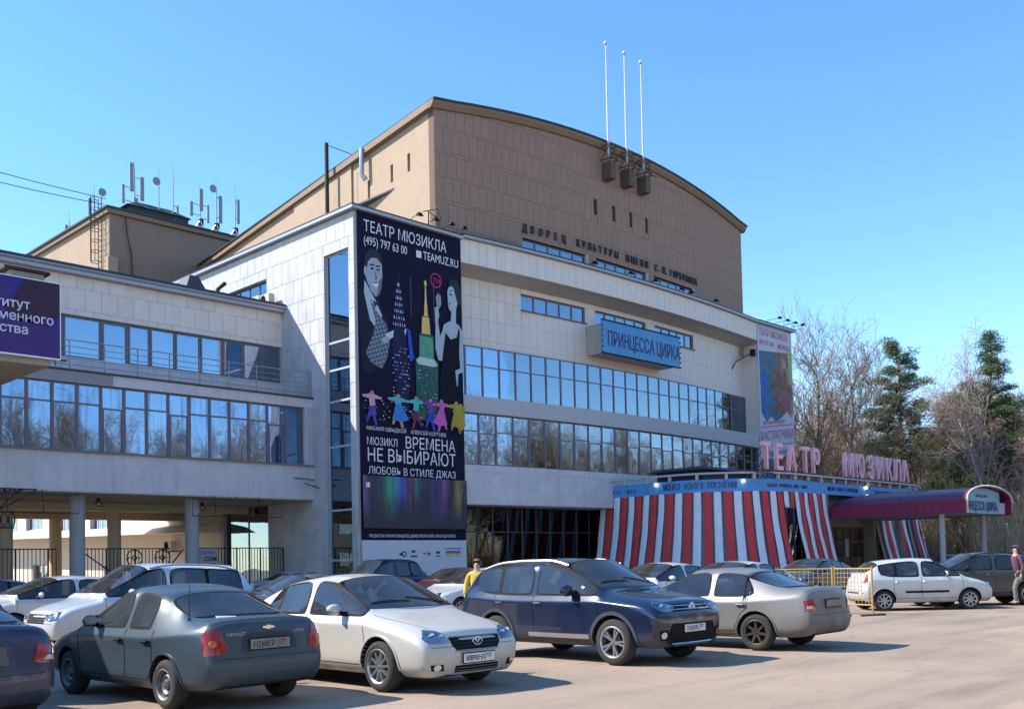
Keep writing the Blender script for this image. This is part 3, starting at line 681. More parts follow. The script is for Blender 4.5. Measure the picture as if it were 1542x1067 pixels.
# ------------------------------------------------------------------ gallery wing on the left
def make_wing():
    Wn = thing('gallery_wing', 'low gallery wing with two rows of glazing on columns, left of the poster', 'building', (29.81, 43.7, 0))
    ti = Tiles('facing_tile')
    fu, _ = line_fn(4, 46.5, 29.8, 46.5)
    hu = [(.5, 25.72, 11.4, 13.36)]
    w = wall(Wn, 'upper_wall', fu, 0, 25.8, 10.2, 15.2, .35, M_JOINTW, hu)
    ti.area(w, fu, 0, 25.8, [(13.38, 13.62), (13.62, 14.62), (14.62, 15.2)], .78, M_WHITE, stagger=.5)
    ti.emit()
    # upper windows
    bays = [(4.52, 6.5), (6.5, 8.5), (8.5, 10.5), (10.5, 12.5), (12.5, 14.2), (14.2, 15.7), (15.7, 17.2), (17.2, 18.3), (18.3, 20.05), (20.05, 21.35), (21.35, 22.45), (22.45, 23.75), (23.75, 25.1), (25.1, 26.35), (26.35, 27.5), (27.5, 28.6), (28.6, 29.7)]
    for i, (a, b) in enumerate(bays):
        deep = i in (9,)
        win_strip(Wn, line_fn(0, 46.5, 30, 46.5)[0], a+.01, b-.01, 1, 11.0 if deep else 11.42, None, 13.34, M_FRAME, M_GLASS, back=.15, fw=.09 if not deep else .13, tilt=.003)
    mb = MB(); mb.b2(4, 46.3, 10.3, 29.8, 46.5, 11.38); mb.build('parapet_upstand', M_PLASTER, Wn)
    mb = MB(); mb.b2(3.6, 46.1, 15.2, 30.3, 60, 15.45); mb.build('cornice', M_CAP, Wn)
    mb = MB(); mb.b2(3.6, 46.05, 15.45, 30.2, 60, 15.62); mb.build('roof', M_DARKCAP, Wn)
    mb = MB(); mb.tube([(3.6, 46.0, 15.42), (30.2, 46.0, 15.42)], .05, 6); mb.build('gutter', M_CAP, Wn)
    # lower gallery
    x0 = 29.28-1.045*22
    win_strip(Wn, line_fn(0, 43.7, 30, 43.7)[0], x0, 29.28, 22, 6.78, 8.87, 9.74, M_FRAME, M_GLASSD, back=.18, tops=(0, 0, 0, 0, -.13, 0, 0, -.13), fw=.075, tilt=.004)
    fl, _ = line_fn(4, 43.7, 29.8, 43.7)
    wall(Wn, 'parapet_wall', fl, 0, 25.8, 5.05, 6.76, .35, M_PLASTER)
    mb = MB(); mb.b2(4, 43.68, 9.75, 29.8, 46.5, 10.22); mb.build('balcony_slab', M_PLASTER, Wn)
    mb = MB(); mb.b2(14.6, 43.655, 9.78, 19.3, 43.677, 10.2); mb.build('render_patch', M_PATCH, Wn)
    mb = MB(); mb.b2(4, 43.6, 10.22, 29.8, 46.4, 10.30); mb.build('balcony_edge', M_DARKCAP, Wn)
    mb = MB(); mb.b2(4, 43.55, 6.74, 29.8, 43.72, 6.80); mb.build('window_sill', mat('rusty_sill', (.22, .18, .17), .7, var=.25, scale=5), Wn)
    mb = MB(); mb.b2(29.30, 43.66, 6.8, 29.5, 43.95, 9.75); mb.b2(29.55, 43.76, 6.8, 29.8, 44.0, 9.75); mb.build('pilaster', M_PLASTER, Wn)
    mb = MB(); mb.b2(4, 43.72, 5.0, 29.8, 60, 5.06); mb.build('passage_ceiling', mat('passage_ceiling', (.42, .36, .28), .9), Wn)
    mb = MB(); mb.b2(4, 44.05, 6.5, 29.5, 59.9, 6.62); mb.b2(4, 44.05, 9.8, 29.5, 46.8, 9.9); mb.b2(4, 49.9, 6.6, 29.5, 50, 15.1); mb.b2(4, 59.5, 5.1, 29.5, 60, 15.4)
    for x in (10, 16, 22, 26): mb.b2(x, 45.5, 6.6, x+.2, 50, 9.8); mb.b2(x, 46.9, 9.9, x+.2, 50, 15)
    mb.build('interior', M_INTL, Wn)
    for x in (12.9, 18.28, 23.75):
        mb = MB(); mb.cyl((x, 45.1, 0), .33, 5.0, 20); mb.build('column', M_GREYCOL, Wn, smooth=True)
    for x in (6.8, 11.9, 17.0, 22.2):
        mb = MB(); mb.cyl((x, 50.2, 0), .33, 4.75, 20); mb.build('column', M_CREAM, Wn, smooth=True)
    mb = MB(); mb.b2(4, 49.95, 4.62, 29.7, 50.45, 5.0); mb.b2(4, 57.5, 4.55, 29.7, 58, 5.0); mb.build('ceiling_beam', M_CREAM, Wn)
    for x in (17.0, 22.2):
        mb = MB(); mb.cyl((x, 57.75, 0), .33, 4.6, 16); mb.build('column', M_CREAM, Wn, smooth=True)
    # railing
    mb = MB(); 
    for z in (10.52, 10.78, 11.04, 11.3, 11.58): mb.tube([(4, 43.8, z), (29.6, 43.8, z)], .018 if z < 11.5 else .026, 5)
    mb.tube([(29.6, 43.8, 10.3), (29.6, 43.8, 11.75)], .06, 6)
    R = thing('balcony_railing', 'thin grey metal balcony railing above the lower gallery windows', 'railing', (29.6, 43.8, 10.3))
    mb.build('rail', M_RAIL, R)
    for k in range(17):
        x = 28.1-1.52*k
        if x > 4: mb = MB(); mb.tube([(x, 43.8, 10.3), (x, 43.8, 11.58)], .03, 6); mb.build('baluster', M_RAIL, R)
    for i, (x, y, lb) in enumerate(((19.9, 46.7, 'small glass globe lamp under the passage ceiling by the left grey column'), (25.6, 47.5, 'small glass globe lamp under the passage ceiling by the right grey column'))):
        g = thing('globe_lamp', lb, 'lamp', (x, y, 4.99), group='passage ceiling lamps')
        mb = MB(); mb.cyl((x, y, 4.88), .09, .11, 12); mb.build('lamp_base', M_IRON, g, smooth=True)
        mb = MB(); mb.sphere((x, y, 4.72), .17, 10); mb.build('lamp_globe', M_LAMP, g, smooth=True)
        mb = MB(); mb.sphere((x, y, 4.74), .05, 6); mb.build('bulb', M_PAPER, g, smooth=True)
    # empty sign frames hanging under the gallery
    for i, (xa, xb, lb) in enumerate(((10.5, 17.7, 'empty thin black sign frame hanging left of the first grey column'), (22.95, 27.75, 'empty thin black sign frame hanging right of the second grey column'))):
        g = thing('sign_frame', lb, 'sign frame', (xa, 43.5, 4.1), group='hanging sign frames'); mb = MB()
        mb.tube([(xa, 43.5, 4.08), (xb, 43.5, 4.08), (xb, 43.5, 4.86), (xa, 43.5, 4.86), (xa, 43.5, 4.08)], .022, 5); mb.build('frame', M_IRON, g)
        for k in range(1, 5 if i == 0 else 4):
            x = xa+(xb-xa)*k/(5 if i == 0 else 4); mb = MB(); mb.tube([(x, 43.5, 4.08), (x, 43.7, 5.08)], .018, 5); mb.build('hanger', M_IRON, g)
    # passage fence
    def fence(xa, xb, lb, arcs=False):
        F = thing('iron_fence', lb, 'fence', (xa, 46.5, 0), group='iron fences of the passage'); mb = MB()
        for z in (.35, 2.64): mb.bar((xa, 46.5, z), (xb, 46.5, z), .05)
        mb.build('rail', M_IRON, F)
        n = int((xb-xa)/.17)
        for k in range(n+1):
            x = xa+(xb-xa)*k/n; mb = MB(); mb.bar((x, 46.5, .1), (x, 46.5, 2.63), .028 if k % 8 else .06); mb.build('baluster', M_IRON, F)
        if arcs:
            for cx in (21.5, 22.9):
                mb = MB(); mb.tube([(cx+.38*cos(a*pi/10), 46.42, 2.2+.38*sin(a*pi/10)) for a in range(21)], .03, 5); mb.tube([(cx+.1*cos(a*pi/6), 46.42, 2.2+.1*sin(a*pi/6)) for a in range(13)], .03, 5)
                for a in range(4): mb.tube([(cx+.1*cos(a*pi/2), 46.42, 2.2+.1*sin(a*pi/2)), (cx+.38*cos(a*pi/2), 46.42, 2.2+.38*sin(a*pi/2))], .02, 4)
                mb.build('wheel_ornament', M_IRON, F)
            mb = MB(); mb.bar((18.9, 46.44, 2.6), (20.6, 46.44, 1.4), .05); mb.bar((24.0, 46.44, 2.6), (23.3, 46.44, 1.8), .05); mb.build('brace', M_IRON, F)
    fence(12.0, 17.9, 'black iron bar fence in the passage left of the first grey column')
    fence(18.8, 23.3, 'black iron gate fence with wheel ornaments between the two grey columns', True)
    fence(24.2, 29.7, 'black iron bar fence in the passage beside the white side wall')
    mb = MB(); mb.b2(24.55, 46.38, 1.9, 25.8, 46.44, 2.62)
    t = thing('fence_sign', 'pale notice board with two lines of lettering hung on the passage fence', 'sign', (25.2, 46.4, 1.9)); mb.build('board', mat('lilac_board', (.42, .40, .46), .7), t)
    text('УДАРНЫЕ', .24, mat('violet_ink', (.20, .12, .30), .7), t, (24.66, 46.375, 2.33), ext=.002, xs=.85)
    text('.COM', .3, M_BLACK, t, (25.0, 46.375, 2.0), ext=.002, off=.01)
    # wrought iron street-lamp style sign at the left edge
    g = thing('wrought_iron_sign', 'black wrought iron hanging sign cage at the left edge under the gallery', 'sign', (14, 41, 4.7)); mb = MB()
    mb.tube([(12.5, 43.6, 4.9), (12.5, 41, 4.85), (15.05, 41, 4.85), (14.6, 41, 4.55), (13.6, 41, 4.0)], .03, 5)
    mb.tube([(13.0, 41, 4.83), (13.35, 41, 3.95)], .03, 5); mb.tube([(13.9, 41, 4.83), (13.45, 41, 3.95)], .03, 5); mb.tube([(14.4, 41, 4.83), (13.55, 41, 3.95)], .03, 5); mb.build('bracket', M_IRON, g)
    mb = MB()
    mb.tube([(12.3, 41, 3.95), (14.2, 41, 3.95), (14.2, 41, 3.35), (12.3, 41, 3.35), (12.3, 41, 3.95)], .035, 5)
    for k in range(7):
        x = 12.5+.27*k; mb.tube([(x+.12*cos(a*pi/5), 41, 3.65+.24*sin(a*pi/5)) for a in range(11)], .025, 4)
    for k in range(6): mb.tube([(12.2+.4*k, 41, 4.82), (12.35+.4*k, 41, 4.72), (12.5+.4*k, 41, 4.82)], .03, 4)
    mb.build('cage', M_IRON, g)
    # roof bits: ventilation hood and air conditioners
    t = thing('roof_vent', 'dark pyramid vent hood on the gallery roof beside the white pier', 'vent', (26.6, 50.5, 15.62)); mb = MB()
    mb.hexa([(25.7, 49.8, 15.62), (27.9, 49.8, 15.62), (27.9, 51.6, 15.62), (25.7, 51.6, 15.62), (26.45, 50.2, 17.5), (26.95, 50.2, 17.5), (26.95, 51.2, 17.5), (26.45, 51.2, 17.5)]); mb.build('hood', mat('grey_sheet', (.05, .058, .08), .6), t)
    mb = MB(); mb.tube([(28.0, 50.2, 15.7), (28.1, 50.2, 17.0), (28.5, 50.1, 17.4)], .12, 8); mb.build('pipe', M_IRON, t)
def ac_unit(x, y, z, lb, rz=0):
    t = thing('air_conditioner', lb, 'air conditioner', (x, y, z), rz); 
    mb = MB(); mb.b2(-.45, -.18, 0, .45, .18, .62); mb.build('case', mat('cream_case', (.50, .46, .38), .6, var=.1), t, bevel=.02, local=True)
    mb = MB(); mb.lathe([(.02, -.2), (.24, -.2), (.25, -.185)], (-.12, 0, .31), 'y', 20)
    for k in range(6): mb.tube([(-.36+.08*k, -.21, .05), (-.36+.08*k, -.21, .57)], .008, 4)
    mb.build('fan_grille', M_PLAS, t, local=True)
    mb = MB(); mb.b2(-.4, -.2, -.06, -.34, .5, 0); mb.b2(.34, -.2, -.06, .4, .5, 0); mb.build('bracket', M_IRON, t, local=True)
make_wing()
ac_unit(29.35, 48.2, 15.75, 'cream air conditioner on the gallery roof under the side window', -pi/2)
ac_unit(29.35, 58.5, 2.75, 'cream air conditioner on the sunlit courtyard wall seen through the passage', -pi/2)
ac_unit(29.35, 47.2, 15.68, 'dark topped air conditioner nearest the corner of the gallery roof', -pi/2)
# ------------------------------------------------------------------ institute porch with its banner
def make_porch():
    P = thing('porch_canopy', 'weathered concrete porch canopy at the left edge carrying the purple banner', 'canopy', (12.7, 33, 8.3))
    mb = MB(); mb.hexa([(3, 33.15, 8.2), (12.6, 33.15, 8.2), (12.6, 43.6, 8.2), (3, 43.6, 8.2), (3, 33.15, 8.75), (12.6, 33.15, 8.75), (12.6, 43.6, 8.75), (3, 43.6, 8.75)]); mb.build('slab', M_CONC, P, bevel=.03)
    mb = MB(); mb.b2(3, 33.2, 8.75, 12.5, 33.5, 10.7); mb.build('parapet', M_CONC, P)
    mb = MB(); mb.b2(11.4, 33.2, 10.7, 12.45, 34.3, 11.15); mb.build('parapet_block', M_CONC, P, bevel=.03)
    mb = MB(); mb.b2(11.2, 33.1, 11.15, 12.6, 34.5, 11.24); mb.build('flashing', M_IRON, P)
    mb = MB(); mb.tube([(12.62, 33.6, 8.5), (13.3, 33.6, 8.55)], .03, 6); mb.tube([(12.9, 33.6, 8.52), (12.95, 33.6, 8.35)], .02, 5); mb.build('bracket', M_IRON, P)
    mb = MB(); mb.b2(4.5, 33.4, 0, 5.0, 33.9, 8.2); mb.b2(3, 43.0, 0, 4, 43.5, 8.2); mb.build('support', M_CONC, P)
    B = thing('institute_banner', 'purple banner with pale Cyrillic lettering at the left edge of the picture', 'banner', (12.85, 33, 8.44))
    m, nt, N, L = _nt('purple_print'); b = N['Principled BSDF']; b.inputs['Roughness'].default_value = .5; MATS['purple_print'] = m
    g = N.new('ShaderNodeNewGeometry'); v = N.new('ShaderNodeTexNoise'); v.inputs['Scale'].default_value = .5; L.new(g.outputs['Position'], v.inputs['Vector'])
    cr = N.new('ShaderNodeValToRGB'); cr.color_ramp.elements[0].color = (.012, .006, .20, 1); cr.color_ramp.elements[1].color = (.05, .01, .14, 1); cr.color_ramp.elements[0].position = .4; cr.color_ramp.elements[1].position = .65
    L.new(v.outputs[0], cr.inputs[0]); L.new(cr.outputs[0], b.inputs['Base Color'])
    mb = MB(); mb.b2(3.5, 33.0, 8.44, 12.85, 33.06, 10.87); mb.build('cloth', m, B)
    mb = MB(); mb.b2(3.5, 32.98, 8.40, 12.86, 33.07, 8.45); mb.b2(12.85, 32.99, 8.44, 12.88, 33.07, 10.87); mb.b2(3.5, 32.98, 10.87, 12.86, 33.07, 10.90); mb.build('edge_strip', M_WHITEP, B)
    mp = mat('brown_print', (.035, .008, .03), .5); mb = MB(); mb.face([(12.84, 32.994, 10.86), (11.75, 32.994, 10.86), (11.2, 32.994, 9.75), (11.9, 32.994, 9.45), (12.84, 32.994, 9.8)]); mb.build('dark_print', mp, B)
    mr = mat('dim_red_line', (.07, .02, .07), .5); mb = MB(); mb.tube([(12.2+.62*cos(a*pi/20), 32.992, 10.05+.6*sin(a*pi/20)) for a in range(41)], .012, 4); mb.tube([(12.0+.4*cos(a*pi/20), 32.992, 10.35+.35*sin(a*pi/20)) for a in range(41)], .012, 4); mb.build('ring_print', mr, B)
    mt = mat('lilac_letters', (.62, .60, .74), .5)
    for s, xe, z in (('Институт', 11.92, 9.90), ('современного', 12.66, 9.50), ('искусства', 11.88, 9.10)):
        text(s, .41, mt, B, (xe, 32.98, z), ext=.003, off=.004, xs=1.0, align='RIGHT')
make_porch()

# ------------------------------------------------------------------ the entrance pavilion
PX, PY, PR = 54.0, 35.5, 5.3      # left round corner
QX = 70.5                          # right round corner
def pav_path(s, off=0., y_front=30.2):
    """distance along the front from the left wall junction -> (x, y, nx, ny)"""
    L1 = 40.3-PY; L2 = pi/2*PR; L3 = QX-PX
    if s < L1: return (PX-PR-off, 40.3-s, -1, 0)
    s -= L1
    if s < L2:
        a = s/PR; nx, ny = -cos(a), -sin(a); return (PX+nx*(PR+off), PY+ny*(PR+off), nx, ny)
    s -= L2
    if s < L3: return (PX+s, PY-PR-off, 0, -1)
    s -= L3
    a = min(s/PR, pi/2)
    nx, ny = sin(a), -cos(a); return (QX+nx*(PR+off), PY+ny*(PR+off), nx, ny)
L1 = 40.3-PY; L2 = pi/2*PR; SF = L1+L2   # start of straight front
def s_of(x): return SF+(x-PX)
def make_pavilion():
    P = thing('entrance_pavilion', 'low round-cornered entrance pavilion wrapped in red and white fabric strips', 'building', (PX, PY, 0))
    def strip_rows(s, z): # wall profile flares towards the ground
        t = 1-z/5.4; return .05+1.05*t*t*.6+.45*t
    SE = s_of(58.3); S2 = s_of(65.0); SEND = s_of(QX)+L2
    # grey wall panels, one sheet per run, with the window opening left out
    def run(sa, sb, n, zlo=0, zhi=5.4):
        mb = MB(); rows = []
        for j in range(7):
            z = zlo+(zhi-zlo)*j/6; row = []
            for i in range(n+1):
                s = sa+(sb-sa)*i/n; x, y, nx, ny = pav_path(s, strip_rows(s, z)-.13); row.append((x, y, z))
            rows.append(row)
        mb.grid(rows); mb.build('grey_wall', M_GREYS, P)
    wa, wb = s_of(53.2), s_of(54.9)
    run(0, wa, 34); run(wb, SE, 6); run(wa, wb, 3, 4.45, 5.4); run(wa, wb, 3, 0, 1.0)
    run(S2, S2+2.2, 3); run(S2+5.0, SEND, 14)
    mb = MB(); mb.b2(53.1, 30.6, 0, 55.0, 30.8, 5.2); mb.build('window_recess', M_INT, P)
    w = MB(); 
    for x in (53.2, 54.05, 54.9): w.b2(x-.04, 30.0, 1.0, x+.04, 30.1, 4.45)
    for z in (1.0, 2.2, 4.45): w.b2(53.24, 30.01, z-.04, 54.86, 30.09, z+.04)
    wn = w.build('window', M_FRAMED, P); w = MB(); w.b2(53.2, 30.045, 1.0, 54.9, 30.053, 4.45); w.build('pane', M_GLASS, wn)
    w = MB()
    for i in range(9):
        x = 53.5+random.random()*1.2; z = 1.6+random.random()*1.6; w.b2(x, 30.15, z, x+.12, 30.2, z+.3)
    w.build('paper_stars', M_PAPER, wn)
    w = MB(); w.b2(53.15, 29.3, 0, 53.3, 29.35, 4.4, 0); 
    # hanging strips
    pitch = .555; s = .12; i = 0; tx = M_BLUS
    while s < SEND:
        ok = s < SE-.2 or (S2+.05 < s < S2+1.7) or (s > S2+3.0 and s < S2+4.2) or s > S2+5.1
        if ok:
            z0 = 0.02; inwin = wa-.1 < s+.2 < wb+.1
            if inwin and i % 4 != 0: z0 = 4.5
            rows = []; skew = random.uniform(-.03, .03)
            wdt = .42+random.uniform(-.02, .03)
            for j in range(10):
                z = z0+(5.42-z0)*j/9; row = []
                for k in range(4):
                    x, y, nx, ny = pav_path(s+wdt*k/3+skew*(1-z/5.4), strip_rows(s, z)+.07+.022*sin(z*2.3+i*1.7)+.006*sin(z*7+i*2.9+k)+(.025 if k in (1, 2) else 0)); row.append((x, y, z))
                rows.append(row)
            q = MB(); q.grid(rows); o = q.build('red_strip' if i % 2 else 'pale_strip', M_REDS if i % 2 else M_BLUS, P, smooth=True)
        s += pitch; i += 1
    # wall around the doors
    mb = MB(); mb.b2(58.3, 30.9, 3.5, 65.0, 31.1, 5.4); mb.b2(58.2, 30.1, 0, 58.5, 31.2, 5.4); mb.b2(64.7, 30.1, 0, 65.0, 31.2, 5.4); mb.b2(57.0, 31.1, 0, 66, 31.3, 5.4); mb.build('porch_wall', mat('porch_plaster', (.22, .19, .16), .9, var=.15, bump=.3), P)
    mb = MB(); mb.b2(65.0, 30.25, 0, 70.0, 30.35, 5.35); mb.build('side_wall', mat('grey_green_plaster', (.30, .28, .24), .9, var=.18, scale=2, bump=.3, streak=.3), P)
    mb = MB()
    for cx in (65.9, 66.9):
        for r in (.25, .18): mb.tube([(cx+r*cos(a*pi/6+r*9)*1.1, 30.235, 1.9+1.5*r*sin(a*pi/6)+.05*sin(a*3)) for a in range(12)], .018, 4)
    mb.build('graffiti', M_BLACK, P)
    for k in range(3):
        x0 = 58.7+2.0*k; d = MB()
        d.b2(x0, 30.82, .1, x0+1.9, 30.9, 3.4); dd = d.build('door', M_WOOD, P)
        for j in range(2):
            for (za, zb) in ((.35, 1.3), (1.5, 2.4), (2.6, 3.2)):
                q = MB(); q.b2(x0+.14+.9*j, 30.78, za, x0+.86+.9*j, 30.82, zb); q.build('door_panel', M_WOOD if za < 1.4 else mat('dark_door_glass', (.03, .025, .02), .15), dd, bevel=.012)
        q = MB(); q.tube([(x0+.95, 30.74, 1.0), (x0+.95, 30.70, 1.2), (x0+.95, 30.74, 1.5)], .02, 6); q.build('door_handle', M_STEEL, dd)
    q = MB(); q.b2(61.9, 30.76, 1.5, 62.35, 30.775, 2.7); q.build('notice', mat('old_notice', (.35, .34, .32)), P)
    # roof, blue lettered band, rail
    mb = MB(); n = 60; pts = [pav_path(SEND*i/n, .0) for i in range(n+1)]
    mb.face([(p[0], p[1], 5.45) for p in pts]+[(QX+PR, 40.5, 5.45), (PX-PR, 40.5, 5.45)]); mb.face([(p[0], p[1], 6.12) for p in pts]+[(QX+PR, 40.5, 6.12), (PX-PR, 40.5, 6.12)]); mb.build('roof', M_ROOF, P)
    mb = MB(); mb.grid([[(*pav_path(SEND*i/n, .12)[:2], z) for z in (5.40, 5.42, 6.14)] for i in range(n+1)])
    mb.grid([[(*pav_path(SEND*i/n, o)[:2], 6.14) for o in (.12, -.3)] for i in range(n+1)]); mb.build('blue_band', M_BLUEB, P, smooth=True)
    mb = MB(); mb.grid([[(*pav_path(SEND*i/n, o)[:2], z) for o, z in ((.32, 6.42), (.32, 6.52), (.08, 6.54), (.08, 6.42), (.32, 6.42))] for i in range(n+1)]); mb.build('top_rail', mat('cream_rail', (.50, .47, .45), .6, var=.12, streak=.3), P)
    sx = .6
    while sx < SEND:
        x, y, nx, ny = pav_path(sx, .2); q = MB(); q.box((x, y, 6.28), (.16, .12, .30), atan2(nx, -ny)); q.build('rail_post', mat('cream_rail', (.5, .47, .45)), P); sx += 1.6
    mb = MB(); mb.b2(49.5, 33.2, 6.13, 54.5, 36.5, 6.75); mb.hexa([(49.0, 32.8, 6.75), (55.0, 32.8, 6.75), (55.0, 37, 6.75), (49.0, 37, 6.75), (49.6, 33.3, 6.98), (54.4, 33.3, 6.98), (54.4, 36.6, 6.98), (49.6, 36.6, 6.98)]); mb.build('roof_light', M_DARKCAP, P)
    # lettering on the band, each letter follows the curve
    ink = mat('dark_blue_ink', (.015, .02, .06), .6)
    def band(sx, s0, s1, size, z, xs=.8):
        st = (s1-s0)/len(sx)
        for k, ch in enumerate(sx):
            if ch == ' ': continue
            x, y, nx, ny = pav_path(s0+st*k, .135); text(ch, size, ink, P, (x, y, z), atan2(nx, -ny), ext=.006, off=.006, xs=xs, name='letter')
    a0 = L1+PR*math.asin(min(1, (PY-34.6)/PR)); 
    band('МЮЗИКЛ НОВОГО ПОКОЛЕНИЯ', L1+.1, L1+4.45, .50, 5.62, .44)
    band('ТОЛЬКО ПРИНЦЕССА ЦИРКА ТОЛЬКО', L1+6.2, SF+1.9, .27, 5.66, .5)
    band('МЮЗИКЛ НОВОГО ПОКОЛЕНИЯ', s_of(58.4), s_of(62.6), .32, 5.66, .6)
    band('ТОЛЬКО ПРИНЦЕССА ЦИРКА', s_of(64.9), s_of(69.0), .3, 5.66, .6)
    band('НОВОЕ ШОУ', .6, 3.0, .3, 5.62, .6)
    for sx in (L1-.35, L1+4.75, s_of(63.5)):
        x, y, nx, ny = pav_path(sx, .22); f = thing('spot_lamp', 'small lit spot lamp on the blue band, '+('left of' if sx < L1+2 else 'right of' if sx < L1+8 else 'far right of')+' the corner words', 'lamp', (x, y, 6.0), group='spot lamps on the blue band')
        q = MB(); q.sphere((x, y, 6.0), .10, 8); q.build('bulb', mat('lit_bulb', (1, .95, .85), .4, emit=((1, .9, .75), 3.)), f, smooth=True)
        q = MB(); q.tube([(x, y, 6.05), (x-nx*.2, y-ny*.2, 6.2)], .03, 6); q.build('arm', M_IRON, f)
    # roof letters
    S = thing('rooftop_sign', 'row of big pink metal letters reading theatre of musical on the pavilion roof', 'sign', (51, 30.2, 6.5))
    xs = [51.27, 52.66, 54.1, 55.75, 57.06, 61.35, 62.93, 64.46, 65.82, 67.22, 68.59, 69.87]
    for ch, x in zip('ТЕАТРМЮЗИКЛА', xs):
        wide = .72 if ch not in 'Ю' else .6
        text(ch, 2.06, M_PINK, S, (x, 30.12, 6.66), ext=.11, off=.035, xs=wide, align='CENTER', name='letter')
        q = MB()
        for dx in (-.3, .3): q.tube([(x+dx, 30.2, 6.5), (x+dx*.5, 30.2, 6.75)], .025, 5); q.tube([(x+dx, 31.2, 6.2), (x+dx, 30.25, 7.6)], .03, 5)
        q.build('strut', M_RUST, S)
    q = MB(); q.bar((50.3, 30.2, 6.58), (70.6, 30.2, 6.58), .08); q.bar((50.3, 30.2, 6.42), (70.6, 30.2, 6.42), .06); q.build('rail', M_RUST, S)
make_pavilion()

def make_canopy():
    Cn = thing('entrance_canopy', 'long purple barrel canopy reaching out from the pavilion doors', 'canopy', (58.5, 21.8, 0))
    x0, x1, ya, yb = 58.5, 65.75, 21.8, 30.05
    n = 12; xm = (x0+x1)/2; hw = (x1-x0)/2
    arc = [(xm-hw*cos(pi*i/n), 4.62+.84*sin(pi*i/n)**.9) for i in range(n+1)]
    mb = MB(); rows = [[(x, y, z) for x, z in arc] for y in (ya, ya+2, ya+4, ya+6, yb-1.2)]+[[(xm+(x-xm)*.93, yb, 4.62+(z-4.62)*.55) for x, z in arc]]
    mb.grid(rows); mb.build('roof_skin', M_CANOPY, Cn, smooth=True)
    for xx in (x0, x1):
        mb = MB(); n_ = 34
        mb.grid([[(xx+.012*(k % 2)*(-1 if xx == x0 else 1), ya+(yb-ya)*k/n_, z) for k in range(n_+1)] for z in (3.88, 4.63)]); mb.b2(xx-.03, ya, 3.86, xx+.03, yb, 3.92); mb.build('side_skirt', M_BURG, Cn)
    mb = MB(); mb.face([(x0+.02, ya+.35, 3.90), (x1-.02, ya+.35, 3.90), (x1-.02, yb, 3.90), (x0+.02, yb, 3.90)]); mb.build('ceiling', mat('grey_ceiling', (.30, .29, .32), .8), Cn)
    mb = MB(); mb.tube([(x, ya-.05, z+.04) for x, z in [(x0, 3.9)]+arc+[(x1, 3.9)]], .045, 6); mb.build('arch_rim', mat('pink_rim', (.45, .18, .22), .5), Cn)
    bl = mat('white_bulb', (.85, .8, .75), .3)
    q = MB()
    for k in range(46):
        t = k/45*pi; q.sphere((xm-(hw+.02)*cos(t), ya-.11, 4.62+.9*sin(t)**.9), .038, 4)
    for k in range(9): q.sphere((x0, ya-.11, 3.95+.075*k), .034, 4)
    q.build('bulb_chain', bl, Cn)['kind'] = 'stuff'
    q = MB(); face = [(x, ya+.3, z-.05) for x, z in arc if x < x1-.9]; face = [(x0+.05, ya+.3, 3.9)]+face+[(x1-1.1, ya+.3, 3.9)]
    q.face(face); sign = q.build('sign_panel', mat('pale_blue_print', (.20, .36, .48), .6, var=.1), Cn)
    q = MB(); q.b2(x1-1.05, ya+.32, 3.92, x1-.1, ya+.36, 4.6); q.build('side_panel', mat('lilac_panel', (.5, .42, .58), .6), Cn)
    for k in range(6):
        q = MB(); x = x0+.9+k*1.1; q.tube([(x, ya+.4, 3.9), (x, ya+.4, 4.5+.7*sin(pi*(x-x0)/(x1-x0)))], .03, 5); q.build('rib', M_RAIL, Cn)
    text('ПРИНЦЕССА ЦИРКА', .72, mat('navy_ink', (.015, .03, .10), .6), Cn, (x0+.35, ya+.27, 4.08), ext=.004, off=.008, xs=.74)
    text('ТОЛЬКО ДО 31 МАЯ', .22, mat('navy_ink', (.015, .03, .10)), Cn, (x0+2.3, ya+.27, 4.85), ext=.004, xs=.8)
    for x, y in ((59.1, 23.4), (65.2, 23.3)):
        q = MB(); q.cyl((x, y, 0), .16, 3.88, 14); q.build('post', M_GREYCOL, Cn, smooth=True)
make_canopy()

# ------------------------------------------------------------------ sign box on the facade
def make_signbox():
    B = thing('facade_sign_box', 'bright blue sign box with dark lettering projecting from the upper white wall', 'sign', (47.5, 39.0, 14.3))
    q = MB(); q.hexa([(47.95, 38.95, 14.35), (55.5, 38.95, 14.35), (55.5, 40.6, 14.35), (47.95, 40.6, 14.35), (47.95, 38.95, 16.2), (55.5, 38.95, 16.2), (55.5, 40.6, 16.2), (47.95, 40.6, 16.2)]); q.build('box', mat('cream_sheet', (.42, .39, .36), .6), B)
    q = MB(); q.b2(47.5, 38.86, 14.30, 55.6, 38.93, 16.28); q.build('face_panel', mat('sign_blue', (.07, .27, .52), .55, var=.18, scale=3), B)
    q = MB(); q.b2(47.52, 38.8, 16.29, 55.58, 38.93, 16.33); q.b2(47.52, 38.8, 14.24, 55.58, 38.93, 14.28)
    for k in range(28): q.sphere((47.55+k*.295, 38.82, 16.30), .05, 4); q.sphere((47.55+k*.295, 38.82, 14.26), .05, 4)
    for k in range(7): q.sphere((47.5, 38.83, 14.3+.33*k), .05, 4); q.sphere((55.62, 38.83, 14.3+.33*k), .05, 4)
    q.build('bulb_row', M_PLAS, B)['kind'] = 'stuff'
    text('ПРИНЦЕССА ЦИРКА', 1.26, mat('purple_ink', (.05, .03, .13), .6), B, (48.0, 38.85, 14.78), ext=.01, off=.010, xs=.60)
make_signbox()

